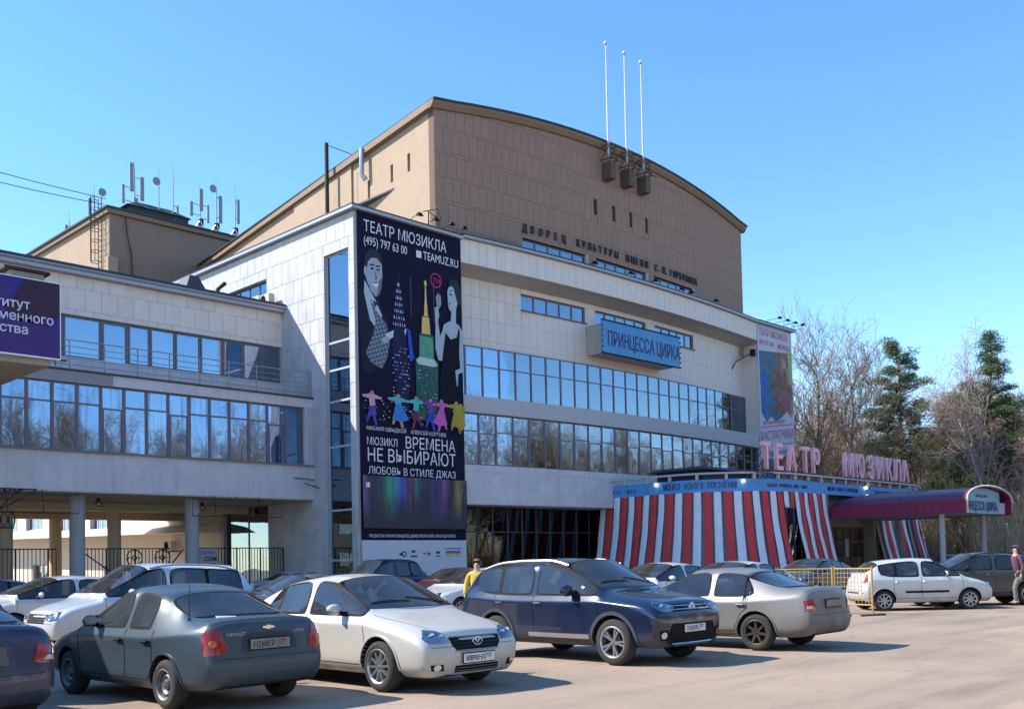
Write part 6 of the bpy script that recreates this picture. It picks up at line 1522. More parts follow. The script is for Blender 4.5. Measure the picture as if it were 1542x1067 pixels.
    # body side rub strips, rails, flares, sills
    for (z, s0, s1, hh, m, nm) in g('strips', ()):
        for sd in (1, -1):
            o = part(nm, pt.patch([(X(s0), sd*W, z-hh), (X(s1), sd*W, z-hh), (X(s1), sd*W, z+hh), (X(s0), sd*W, z+hh)], (0, -sd, 0), .012, 3, .01), T, m)
    if g('rails'):
        m_, z0, s0, s1 = g('rails')
        for sd in (1, -1):
            l = []
            for k in range(13):
                t = k/12; s = s0+(s1-s0)*t; h, n = pt.hit((X(s), sd*W*g('wr', .74)*.93, 3), (0, 0, -1))
                if h: l.append(h+Vector((0, 0, .055*min(1, 5*min(t, 1-t))-.005)))
            q = MB(); q.tube(l, .019, 6); q.build('roof_rail', m_, T, smooth=True, local=True)
    if full and not g('flare'):
        P = dict(P, flare=.022, flare_mat=paintm); g = P.get
    if g('flare'):
        for s in (fo, fo+wb):
            for sd in (1, -1):
                q = MB(); rows = []; rr = P['r']+g('gap', .055)
                for k in range(25):
                    a = pi*k/24*1.06-.03*pi; row = []
                    for dr in (0, g('flare')):
                        x, z = X(s)+(rr+dr)*cos(a), P['r']+(rr+dr)*sin(a); h, n = pt.hit((x, sd*(W+.0), z+.001), (0, -sd, 0)); y = abs(h.y) if (h and abs(h.y) > W*.8) else W*.97
                        row.append((x, sd*(y+.014), z))
                    rows.append([(row[0][0], sd*(W*.93), row[0][2])]+row+[(row[1][0], sd*(abs(row[1][1])-.02), row[1][2])])
                q.grid(rows); q.build('wheel_arch_trim', g('flare_mat', M_PLAS), T, smooth=True, local=True).color = col
    if g('antenna'):
        s, y, lean = g('antenna'); h, n = pt.hit((X(s), y, 3), (0, 0, -1)); q = MB(); q.tube([h, h+Vector((-lean[0], lean[1], lean[2]))], [.006, .003], 5); q.tube([h-Vector((0, 0, .01)), h+Vector((0, 0, .03))], .016, 6); q.build('aerial', M_IRON, T, local=True)
    return T, pt, X
def oval(cy, cz, ry, rz, n=16): return [(cy+ry*cos(2*pi*k/n), cz+rz*sin(2*pi*k/n)) for k in range(n)]
def rect(y0, y1, z0, z1): return [(y0, z0), (y1, z0), (y1, z1), (y0, z1)]

# -- silver liftback
AV = dict(L=4.65, W=1.76, H=1.49, belt=.94, fo=.93, wb=2.70, r=.325, hn=.76, hc=.99, sc=1.28, sw=1.98, sr=3.55, sb=4.22, zd=1.05, zt=1.04, pill=(2.55, 2.63), cp=3.36, rdrop=.06, rd2=.05, sq=3.75, bup=.03, zb=.20, antenna=None, bseam=.58, mirror=(.075, .12, .075),
    front=dict(head=[(.43, .63), (.49, .735), (.60, .775), (.80, .795), (.83, .69), (.74, .635)], hang=.55, bulbs=[(.55, .70, .045), (.69, .72, .05)],
        shapes=[([(-.40, .60), (-.34, .53), (.34, .53), (.40, .60), (.42, .69), (-.42, .69)], M_PLAS, 'grille', .006), (rect(-.36, .36, .26, .345), M_PLAS, 'lower_grille', .006)],
        fog=oval(.62, .335, .05, .04), intake=[(.52, .29), (.76, .30), (.78, .37), (.54, .375)], bars=[(.575, .36, .006, M_IRON), (.615, .38, .006, M_IRON), (.65, .39, .006, M_IRON), (.28, .34, .006, M_STEELW), (.315, .34, .006, M_STEELW), (.698, .42, .012, M_ALLOY), (.528, .34, .010, M_ALLOY)], pz=.43),
    rear=dict(tail=[([(.55, .75), (.86, .75), (.86, .98), (.60, .98)], M_TAIL, 'tail_light')], pz=.78))
def ring_badge(T, pt, Xf, z, ry, rz, kind, mm=M_CHROME):
    h, n = pt.hit((Xf, 0, z), (-1, 0, 0)); x = h.x+.022; q = MB()
    def el(cy, cz, a, b, r=.006): q.tube([(x, cy+a*cos(t*pi/12), cz+b*sin(t*pi/12)) for t in range(25)], r, 5)
    if kind == 'ovals': el(0, z, ry, rz); el(0, z+rz*.25, ry*.36, rz*.68, .005); el(0, z+rz*.48, ry*.72, rz*.42, .005)
    if kind == 'ringw':
        el(0, z, ry, rz, .007)
        for zz, k in ((z+rz*.35, 1), (z-rz*.1, 1.35)): q.tube([(x, -ry*.62*k/1.1, zz+rz*.35), (x, -ry*.25*k, zz-rz*.35), (x, 0, zz+rz*.15), (x, ry*.25*k, zz-rz*.35), (x, ry*.62*k/1.1, zz+rz*.35)], .006, 5)
        q.lathe([(.001, x-.004), (ry, x-.004)], (0, 0, z), 'x', 24)
    q.build('badge', mm, T, smooth=True, local=True)
CAR1, pt1, X1 = make_car('silver_liftback', 'dusty champagne silver liftback with ten-spoke wheels, between green-grey sedan and blue off-roader', AV, (.62, .59, .53), P_MID, wheels=('ten', M_ALLOY), loc=(8.80, 11.62), heading=-pi/2-.02, front_plate='М890НА', region='777')
ring_badge(CAR1, pt1, AV['L']/2, .635, .075, .05, 'ovals')

# -- dark blue off-roader
TG = dict(L=4.43, W=1.81, H=1.66, belt=1.05, fo=.87, wb=2.60, r=.355, hn=.96, hc=1.13, sc=1.20, sw=1.86, sr=4.02, sb=4.33, zd=1.18, pill=(2.52, 2.60), cp=3.38, rdrop=.02, rd2=.05, sq=4.02, bup=.05, zb=.27, sedan=False, clad=1, wr=.78, nw=.87, nw2=.96, bseam=.60, gap=.06, roofside=.09, rails=(M_STEEL, 0, 1.95, 3.95), flare=.055, flare_mat=mat('dark_blue_grey_plastic', (.045, .05, .07), .5), mx=.46, mirror=(.09, .13, .095), hz=.12,
    strips=[(.42, 1.35, 3.1, .035, M_ALLOY, 'sill_strip')],
    front=dict(head=[(.42, .84), (.44, .91), (.62, .94), (.82, .97), (.87, .90), (.74, .83), (.55, .81)], hang=.6, bulbs=[(.55, .87, .042), (.70, .89, .05)],
        shapes=[([(-.44, .82), (.44, .82), (.45, .925), (-.45, .925)], M_PLAS, 'grille', .006), ([(-.62, .40), (-.52, .33), (.52, .33), (.62, .40), (.50, .64), (-.50, .64)], M_PLAS, 'lower_grille', .014), ([(-.40, .29), (.40, .29), (.46, .335), (-.46, .335)], M_ALLOY, 'skid_plate', .016)],
        fog=oval(.68, .47, .055, .05), intake=[(.56, .38), (.80, .40), (.82, .54), (.60, .55)], bars=[(.847, .43, .010, M_CHROME), (.897, .44, .010, M_CHROME), (.38, .5, .007, M_PLAS), (.42, .52, .007, M_PLAS), (.335, .50, .012, M_CHROME)], pz=.56),
    rear=dict(tail=[([(.58, .85), (.88, .85), (.88, 1.06), (.62, 1.06)], M_TAIL, 'tail_light')], pz=.9))
CAR2, pt2, X2 = make_car('blue_offroader', 'glossy dark blue compact off-roader with silver roof rails and twin-bar chrome grille', TG, (.004, .011, .040), paint('glossy_car_paint', .1, .2, dirt=((.06, .055, .055), .8, .25), coat=1.), wheels=('five_split', M_ALLOY), loc=(12.95, 11.12), heading=-pi/2-.02, front_plate='О303РВ', region='777')
ring_badge(CAR2, pt2, TG['L']/2, .872, .068, .068, 'ringw')
# -- dusty silver sedan, seen from behind
LC = dict(L=4.54, W=1.72, H=1.43, belt=.92, fo=.92, wb=2.60, r=.315, hn=.68, hc=.95, sc=1.30, sw=2.02, sr=3.30, sb=3.95, zd=1.05, zt=1.04, pill=(2.60, 2.68), cp=3.28, rdrop=.04, rd2=.045, sq=3.55, bup=.03, zb=.21, qin=.035, antenna=(3.30, -.28, (.32, -.16, .33)), bseam=.58,
    front=AV['front'], rear=dict(tail=[([(.54, .72), (.60, .70), (.84, .69), (.84, .86), (.62, .90)], M_TAIL, 'tail_light'), ([(.66, .73), (.80, .72), (.80, .77), (.67, .79)], M_TAILW, 'tail_lens')], tang=.55, pz=.80,
        shapes=[([(-.33, .70), (.33, .70), (.30, .88), (-.30, .88)], mat('dusty_recess', (.13, .115, .10), .85), 'plate_recess', .003)]))
CAR3, pt3, X3 = make_car('muddy_silver_sedan', 'silver sedan with mud-caked rear bumper and blackened wheels, right of the blue off-roader', LC, (.20, .20, .215), P_DIRTY, glassm=M_CGLASSD, wheels=('seven', M_ALLOYD), loc=(16.08, 10.55), heading=pi/2+.03, rear_plate='', platem=M_PLATED)
# -- green grey sedan
LN = dict(L=4.24, W=1.68, H=1.43, belt=.90, fo=.82, wb=2.52, r=.29, hn=.68, hc=.93, sc=1.18, sw=1.92, sr=3.10, sb=3.62, zd=1.02, zt=1.00, pill=(2.36, 2.44), cp=2.98, rdrop=.05, rd2=.05, sq=3.12, bup=.02, zb=.20, quarter=False, handle_mat=M_PLAS, bseam=.56, rwin=.028, antenna=(3.62, .66, (.02, 0, .50)), mirror=(.07, .10, .07), win=.028,
    front=AV['front'], rear=dict(tail=[([(.50, .70), (.56, .66), (.82, .64), (.84, .86), (.78, .93), (.62, .92)], M_TAIL, 'tail_light'), (oval(.70, .775, .055, .04), M_ORANGE, 'indicator_lens')], tang=.6, pz=.745,
        shapes=[([(-.36, .67), (.36, .67), (.35, .82), (.27, .875), (-.27, .875), (-.35, .82)], mat('painted_recess_shade', (.03, .04, .045), .6), 'plate_recess', .003)]))  # shade of the plate recess is put into this flat patch's colour
CAR4, pt4, X4 = make_car('green_grey_sedan', 'dull green-grey sedan seen from behind with plain steel wheels, in front of the white minivan', LN, (.042, .066, .085), paint('flat_car_paint', .3, .36, dirt=((.065, .062, .058), .75, .35), coat=.3), wheels=('steel', M_STEELW), loc=(6.22, 12.25), heading=pi/2+.03, rear_plate='Н268ЕР', platem=M_PLATED, region='177', tx=mat('plate_grey_black', (.05, .05, .05), .7))
q = MB(); h, n = pt4.hit((-LN['L']/2, 0, .925), (1, 0, 0)); xx = h.x-.012 if h else -2.1
q.b2(xx-.004, -.075, .915, xx+.004, .075, .94); q.b2(xx-.005, -.03, .905, xx+.005, .03, .95); q.build('badge', M_CHROME, CAR4, local=True)
for sgn in (-1, 1):
    m_ = textmesh('LANOS' if sgn > 0 else 'CHEVROLET', .05, .002, 0, .9, 'CENTER').copy(); m_.materials.clear(); m_.materials.append(M_STEEL); h, n = pt4.hit((-LN['L']/2, -sgn*.42, .86), (1, 0, 0)); link('model_lettering', m_, CAR4, (h.x-.006, -sgn*.42, .85), (pi/2, 0, -pi/2))
q = MB(); q.tube([(-1.55, .34, .99), (-1.60, .12, 1.0)], [.07, .05], 10); q.tube([(-1.60, .12, 1.0), (-1.61, .07, 1.0)], [.03, .02], 8); t = q.build('water_bottle', mat('clear_bottle', (.55, .65, .72), .1), CAR4, smooth=True, local=True)

# -- silver hatchback
GZ = dict(L=3.81, W=1.665, H=1.49, belt=.95, fo=.78, wb=2.455, r=.29, hn=.75, hc=1.0, sc=1.02, sw=1.62, sr=3.35, sb=3.66, zd=1.08, pill=(2.12, 2.20), cp=2.86, rdrop=.03, rd2=.06, sq=3.36, bup=.04, zb=.22, sedan=False, wr=.77, win=.028, strips=[(.53, .98, 2.62, .03, M_PLAS, 'rub_strip')],
    front=dict(head=[(.42, .66), (.44, .74), (.62, .80), (.78, .82), (.78, .70), (.66, .65)], hang=.6, bulbs=[(.6, .72, .05)], shapes=[(rect(-.3, .3, .62, .69), M_PLAS, 'grille', .006), (rect(-.42, .42, .29, .40), M_PLAS, 'lower_grille', .006)], fog=oval(.6, .36, .045, .04), bars=[(.50, .6, .012, M_PLAS)], pz=.5),
    rear=dict(tail=[([(.62, .80), (.80, .80), (.80, 1.02), (.66, 1.05)], M_TAIL, 'tail_light')], pz=.62, shapes=[(rect(-.7, .7, .50, .54), M_PLAS, 'bumper_strip', .008)]))
CAR5, pt5, X5 = make_car('silver_hatchback', 'small silver hatchback parked side-on behind the yellow barrier', GZ, (.66, .66, .66), P_MID, glassm=M_CGLASS, wheels=('eight', M_ALLOY), loc=(29.3, 12.35), heading=-pi/4+.02, front_plate='Е745КУ', region='99')
# -- dark grey off-roader with flares
DU = dict(L=4.32, W=1.82, H=1.62, belt=1.07, fo=.82, wb=2.67, r=.345, hn=.92, hc=1.12, sc=1.2, sw=1.85, sr=3.75, sb=4.12, zd=1.18, pill=(2.45, 2.53), cp=3.25, rdrop=.03, rd2=.05, sq=3.95, bup=.05, zb=.27, sedan=False, wr=.76, gap=.07, roofside=.09, rails=(M_PLAS, 0, 1.85, 3.8), flare=.06, flare_mat=mat('dark_grey_flare', (.06, .065, .065), .55), mirror_mat=M_PLAS, clad=1,
    front=GZ['front'], rear=dict(tail=[([(.66, .85), (.86, .85), (.86, 1.12), (.68, 1.12)], M_TAIL, 'tail_light')], pz=.8))
CAR6, pt6, X6 = make_car('grey_offroader', 'dark grey off-roader with black roof rails, between the silver hatchback and the person', DU, (.045, .052, .05), P_MID, glassm=M_CGLASSD, wheels=('five', M_ALLOY), loc=(32.2, 11.9), heading=3*pi/4-.05, rear_plate='Т512ОР')
# -- white minivan
VN = dict(L=4.75, W=1.95, H=1.76, belt=1.06, fo=.93, wb=2.88, r=.33, hn=.80, hc=1.10, sc=1.12, sw=1.95, sr=4.25, sb=4.60, zd=1.18, pill=(2.45, 2.52), cp=3.42, rdrop=.02, rd2=.05, sq=4.35, bup=.03, zb=.22, sedan=False, wr=.80, roofside=.11, rails=(M_STEEL, 0, 2.1, 4.2), win=.022, qin=.022,
    front=dict(head=[(.50, .64), (.52, .74), (.78, .80), (.90, .80), (.90, .66), (.72, .62)], hang=.5, bulbs=[(.62, .69, .05)], shapes=[([(-.44, .56), (.44, .56), (.48, .75), (-.48, .75)], M_PLAS, 'grille', .006), (rect(-.5, .5, .30, .40), M_PLAS, 'lower_grille', .006)], bars=[(.60+.045*k, .46, .007, M_CHROME) for k in range(4)], pz=.45), rear=DU['rear'])
CAR7, pt7, X7 = make_car('white_minivan', 'white minivan with dark side windows and chrome slatted grille, behind the green-grey sedan', VN, (.60, .64, .70), P_CLEAN, glassm=M_CGLASSD, wheels=('eight', M_ALLOY), loc=(10.25, 21.6), heading=pi+.0)
# -- generic cars for the rows behind
SD = dict(L=4.5, W=1.76, H=1.46, belt=.94, fo=.90, wb=2.66, r=.31, hn=.70, hc=.97, sc=1.25, sw=2.0, sr=3.35, sb=3.98, zd=1.07, zt=1.05, pill=(2.6, 2.68), cp=3.28, rdrop=.05, rd2=.05, sq=3.6, bup=.03, zb=.2, front=AV['front'], rear=LC['rear'])
HB = dict(L=4.45, W=1.80, H=1.52, belt=.98, fo=.88, wb=2.68, r=.32, hn=.76, hc=1.05, sc=1.0, sw=1.85, sr=3.7, sb=4.22, zd=1.10, pill=(2.35, 2.43), cp=3.2, rdrop=.05, rd2=.09, sq=3.9, bup=.06, zb=.2, sedan=False, front=dict(AV['front'], head=[(.40, .66), (.45, .78), (.65, .84), (.82, .84), (.82, .70), (.64, .64)], hang=.6), rear=DU['rear'])
CAR8, _, _ = make_car('silver_sedan', 'bluish silver sedan seen from behind by the fence under the gallery', SD, (.28, .32, .40), P_CLEAN, glassm=M_CGLASSD, wheels=('eight', M_ALLOY), lvl=2, loc=(24.6, 36.9), heading=0, group=None)
CAR9, _, _ = make_car('white_hatchback', 'white hatchback with black bonnet sides at the left, beyond the white minivan', HB, (.55, .55, .56), P_CLEAN, glassm=M_CGLASSD, wheels=('eight', M_ALLOY), lvl=3, loc=(9.9, 25.6), heading=pi)
SV = dict(DU, H=1.86, L=4.6, W=1.9, belt=1.12, clad=0, flare=None)
CAR10, _, _ = make_car('dark_blue_offroader', 'tall dark blue off-roader in front of the giant dark poster', SV, (.012, .02, .07), P_CLEAN, glassm=M_CGLASSD, wheels=('five', M_ALLOY), lvl=2, loc=(25.3, 32.6), heading=pi)
def recolor(src, label, name, col, loc, heading, group=None):
    c = dup(src, None, (loc[0], loc[1], 0), heading); c.name = name; c['label'] = label
    if group: c['group'] = group
    for o in c.children_recursive:
        if o.name.split('.')[0] in ('body', 'mirror', 'door_handle', 'wheel_arch_trim'): o.color = (*col, 1)
    return c
recolor(CAR8, 'dark navy sedan cut by the left edge of the picture, red tail light showing', 'navy_sedan', (.010, .016, .055), (3.22, 12.75), pi/2+.02)
recolor(CAR9, 'bright blue hatchback at the far left, its dark windows above the black and white car', 'blue_hatchback', (.02, .10, .30), (8.9, 29.6), pi)
recolor(CAR8, 'dark car whose roof shows between the minivan and the silver liftback', 'dark_sedan', (.02, .022, .035), (13.0, 19.7), pi)
recolor(CAR8, 'maroon sedan in front of the giant dark poster, right of the tall dark off-roader', 'maroon_sedan', (.09, .010, .018), (26.6, 29.6), pi)
recolor(CAR8, 'white sedan right of the maroon one, behind the woman in yellow', 'white_sedan', (.62, .62, .62), (20.9, 22.3), pi)
recolor(CAR9, 'white car with a rounded roof between the blue off-roader and the striped pavilion', 'white_hatchback', (.66, .66, .66), (24.3, 17.9), pi)
recolor(CAR9, 'pale silver car just behind the muddy silver sedan, in front of the striped wall', 'silver_hatchback', (.60, .60, .60), (24.6, 15.6), pi)
recolor(CAR9, 'black car parked by the entrance doors behind the yellow barrier', 'black_hatchback', (.010, .012, .022), (36.2, 19.4), pi)
recolor(CAR9, 'distant white car under the trees behind the canopy post', 'white_hatchback', (.6, .6, .62), (69, 27), pi*.75)
recolor(CAR8, 'distant silver car under the trees right of the canopy post', 'silver_sedan', (.4, .4, .42), (73, 22.5), pi*.75)
# made-up tall van, unseen left of the frame, added to shade the nearest cars
def added_shade_van():
    T = thing('added_shade_van', 'made-up white box van, unseen left of the navy sedan, added to cast shade', 'van', (3.15, 18.9, 0), pi/2)
    q = MB(); q.b2(-3.5, -1.2, .75, 1.1, 1.2, 4.1); q.build('cargo_box', M_WHITEP, T, bevel=.04, local=True)
    q = MB(); q.hexa([(1.2, -1.0, .5), (3.0, -1.0, .5), (3.0, 1.0, .5), (1.2, 1.0, .5), (1.2, -.95, 2.3), (2.2, -.9, 2.3), (2.2, .9, 2.3), (1.2, .95, 2.3)]); q.build('cab', M_WHITEP, T, bevel=.08, local=True)
    q = MB(); q.b2(-3.4, -.6, .5, 3.0, .6, .74); q.build('frame', M_IRON, T, local=True)
    for x in (-2.2, 2.1):
        for sd in (1, -1): wheel(T, x, sd*.95, .40, sd, 'steel', M_STEELW)
added_shade_van()
# ------------------------------------------------------------------ yellow barriers
def barrier(p, q_, lb, feet=True):
    a, b = Vector((p[0], p[1], 0)), Vector((q_[0], q_[1], 0)); d = (b-a).normalized(); n = Vector((-d.y, d.x, 0))
    T = thing('yellow_barrier', lb, 'barrier', a, group='yellow mesh barriers'); L_ = (b-a).length
    for e in (a, b):
        q = MB(); q.tube([e, e+Vector((0, 0, 1.30))], .028, 8); q.build('post', M_YELLOWP, T, smooth=True)
        q = MB(); q.bar(e-n*.42+Vector((0, 0, .025)), e+n*.42+Vector((0, 0, .025)), .07, .045); q.build('foot', M_RUST, T)
    q = MB()
    for z in (.28, 1.24): q.tube([a+Vector((0, 0, z)), b+Vector((0, 0, z))], .022, 6)
    q.build('rail', M_YELLOWP, T, smooth=True)
    q = MB(); k = int(L_/.12)
    for i in range(1, k): q.bar(a+d*(L_*i/k)+Vector((0, 0, .28)), a+d*(L_*i/k)+Vector((0, 0, 1.24)), .010)
    for i in range(1, 8): q.bar(a+Vector((0, 0, .28+.12*i)), b+Vector((0, 0, .28+.12*i)), .010)
    q.build('mesh_panel', mat('yellow_grey_wire', (.34, .25, .12), .6, var=.2), T)
def polar(px, D):   # bearing across the parking and distance
    a = .7792144-math.atan((px-771)/1522.3); return D*cos(a), D*sin(a)
BP = [polar(1310, 28.3), polar(1254, 29.3), polar(1160, 29.6)]
barrier(BP[0], BP[1], 'right yellow mesh barrier panel overlapping the tail of the silver hatchback')
barrier((BP[1][0]-.03, BP[1][1]+.05), BP[2], 'left yellow mesh barrier panel behind the muddy silver sedan')
t = thing('paving_rod', 'dark thin rod lying on the ground behind the muddy sedan', 'rod', (*polar(1271, 28.3), .02)); q = MB(); q.tube([(*polar(1263, 28.3), .03), (*polar(1277, 28.0), .03)], .03, 6); q.build('rod', M_IRON, t)

# ------------------------------------------------------------------ people
def skin_mesh(verts, edges, radii, m, name, parent, lvl=2, rz=0):
    me = bpy.data.meshes.new(name); me.from_pydata(verts, edges, []); o = bpy.data.objects.new('tmp', me); COL.objects.link(o)
    sk = o.modifiers.new('s', 'SKIN'); sk.use_smooth_shade = True; o.modifiers.new('u', 'SUBSURF').levels = lvl
    for i, r in enumerate(radii):
        v = me.skin_vertices[0].data[i]; v.radius = (r, r) if not isinstance(r, tuple) else r
    me.skin_vertices[0].data[0].use_root = True
    bpy.context.view_layer.update(); dg = bpy.context.evaluated_depsgraph_get(); res = bpy.data.meshes.new_from_object(o.evaluated_get(dg)); bpy.data.objects.remove(o)
    res.materials.clear(); res.materials.append(m); res.name = name
    return link(name, res, parent)
def person(label, loc, rz, h, jacket, trousers, hair, skinm, stride=.12, bag=None, hat=None, shoes=None):
    T = thing('person', label, 'person', (loc[0], loc[1], 0), rz); k = h/1.72
    S = lambda l: [(x*k, y*k, z*k) for x, y, z in l]; R = lambda l: [r*k if not isinstance(r, tuple) else (r[0]*k, r[1]*k) for r in l]
    # body: one continuous figure
    v = [(0, 0, .95), (0, 0, 1.12), (0, 0, 1.32), (0, 0, 1.43), (.01, 0, 1.50), (.015, 0, 1.60), (.01, 0, 1.68),
         (0, .10, .90), (stride, .11, .50), (stride*.7, .11, .09), (stride*.7+.16, .12, .04),
         (0, -.10, .90), (-stride*.4, -.11, .49), (-stride*1.4, -.11, .10), (-stride*1.4+.15, -.12, .04),
         (0, .19, 1.38), (-.03, .26, 1.12), (.05, .27, .88), (.07, .27, .80),
         (0, -.19, 1.38), (.03, -.26, 1.12), (.12, -.26, .90), (.15, -.26, .82)]
    e = [(0, 1), (1, 2), (2, 3), (3, 4), (4, 5), (5, 6), (0, 7), (7, 8), (8, 9), (9, 10), (0, 11), (11, 12), (12, 13), (13, 14), (3, 15), (15, 16), (16, 17), (17, 18), (3, 19), (19, 20), (20, 21), (21, 22)]
    r = [(.13, .15), (.115, .14), (.13, .16), (.075, .09), .055, (.085, .075), (.07, .06), .088, .062, .042, .035, .088, .062, .042, .035, .055, .043, .033, .03, .055, .043, .033, .03]
    skin_mesh(S(v), e, R(r), skinm, 'body', T)
    v2 = [(0, 0, .86), (0, 0, 1.10), (0, 0, 1.32), (0, 0, 1.44), (0, .20, 1.38), (-.03, .27, 1.12), (.05, .28, .90), (0, -.20, 1.38), (.03, -.27, 1.12), (.12, -.27, .92)]
    skin_mesh(S(v2), [(0, 1), (1, 2), (2, 3), (3, 4), (4, 5), (5, 6), (3, 7), (7, 8), (8, 9)], R([(.165, .185), (.15, .17), (.155, .18), (.09, .10), .072, .062, .052, .072, .062, .052]), jacket, 'jacket', T)
    v3 = [(0, 0, .93), (0, .10, .86), (stride, .11, .50), (stride*.72, .11, .12), (0, -.10, .86), (-stride*.4, -.11, .49), (-stride*1.38, -.11, .13)]
    skin_mesh(S(v3), [(0, 1), (1, 2), (2, 3), (0, 4), (4, 5), (5, 6)], R([(.14, .16), .10, .078, .068, .10, .078, .068]), trousers, 'trousers', T)
    hx = .02
    q = MB(); q.sphere((0, 0, 0), 1, 10); q.v = [((-.012+hx+p[0]*.122-(.01 if p[0] < 0 else 0))*k, p[1]*.108*k, (1.648+p[2]*.122)*k) for p in q.v if True]
    q.f = [f for f in q.f if sum(q.v[i][2] for i in f)/4 > 1.60*k or sum(q.v[i][0] for i in f)/4 < 0]; q.f = [f for f in q.f if not (sum(q.v[i][0] for i in f)/4 > .05*k and sum(q.v[i][2] for i in f)/4 < 1.715*k)]; q.m = [0]*len(q.f)
    q.build('hair' if not hat else 'headscarf', hair if not hat else hat, T, smooth=True, local=True)
    q = MB(); q.hexa([(.095*k, -.012*k, 1.60*k), (.12*k, -.008*k, 1.60*k), (.12*k, .008*k, 1.60*k), (.095*k, .012*k, 1.60*k), (.09*k, -.006*k, 1.645*k), (.10*k, -.005*k, 1.645*k), (.10*k, .005*k, 1.645*k), (.09*k, .006*k, 1.645*k)]); q.build('nose', skinm, T, bevel=.003, local=True)
    for sd in (1, -1):
        q = MB(); q.sphere((.088*k, sd*.033*k, 1.645*k), .011*k, 5); q.build('eye', M_BLACK, T, smooth=True, local=True)
        hx0 = .05 if sd > 0 else .12; z0 = .88 if sd > 0 else .90; hb = (hx0+.02, sd*.27, z0-.05)
        for j in range(4):
            q = MB(); yj = sd*.27+(j-1.5)*.0; xj = hx0+.0+(j-1.5)*.019; ln = (.075, .085, .08, .065)[j]
            q.tube([((xj+.02)*k, sd*.272*k, (z0-.09)*k), ((xj+.025)*k, sd*.275*k, (z0-.09-ln*.5)*k), ((xj+.02)*k, sd*.262*k, (z0-.09-ln)*k)], [.0095*k, .009*k, .006*k], 6); q.build('finger', skinm, T, smooth=True, local=True)
        q = MB(); q.tube([((hx0+.04)*k, sd*.262*k, (z0-.05)*k), ((hx0+.065)*k, sd*.25*k, (z0-.08)*k), ((hx0+.065)*k, sd*.245*k, (z0-.11)*k)], [.011*k, .01*k, .007*k], 6); q.build('thumb', skinm, T, smooth=True, local=True)
    for (x, y) in ((stride*.7+.05, .115), (-stride*1.4+.05, -.115)):
        q = MB(); q.hexa([((x-.12)*k, (y-.045)*k, 0), ((x+.14)*k, (y-.045)*k, 0), ((x+.14)*k, (y+.045)*k, 0), ((x-.12)*k, (y+.045)*k, 0), ((x-.11)*k, (y-.04)*k, .10*k), ((x+.11)*k, (y-.035)*k, .06*k), ((x+.11)*k, (y+.035)*k, .06*k), ((x-.11)*k, (y+.04)*k, .10*k)]); q.build('shoe', shoes or M_BLACK, T, bevel=.015, local=True)
    if bag:
        q = MB(); q.hexa([(-.33*k, -.14*k, 1.0*k), (-.15*k, -.15*k, 1.0*k), (-.15*k, .15*k, 1.0*k), (-.33*k, .14*k, 1.0*k), (-.27*k, -.12*k, 1.40*k), (-.14*k, -.13*k, 1.42*k), (-.14*k, .13*k, 1.42*k), (-.27*k, .12*k, 1.40*k)])
        b = tag(q.build('backpack', bag, None, bevel=.04, local=True), 'purple backpack worn by the person at the right edge', 'backpack'); b.location = T.location; b.rotation_euler = T.rotation_euler
SKN = mat('skin', (.45, .27, .20), .6, var=.05)
person('woman in a yellow jacket with light brown hair walking behind the blue off-roader', (15.75, 16.7), -2.6, 1.66, mat('yellow_jacket', (.50, .38, .05), .8), mat('dark_trousers', (.02, .02, .03), .9), mat('light_brown_hair', (.22, .11, .05), .8), SKN)
person('person in a purple jacket and grey patterned trousers walking at the right edge', (32.3, 10.62), 2.5, 1.76, mat('purple_jacket', (.085, .040, .07), .85, var=.2, scale=6), mat('camouflage_trousers', (.16, .15, .13), .9, var=.5, scale=14), M_BLACK, SKN, .16, bag=mat('plum_backpack', (.11, .035, .06), .8), hat=mat('blue_pink_scarf', (.10, .06, .12), .8, var=.4, scale=15))

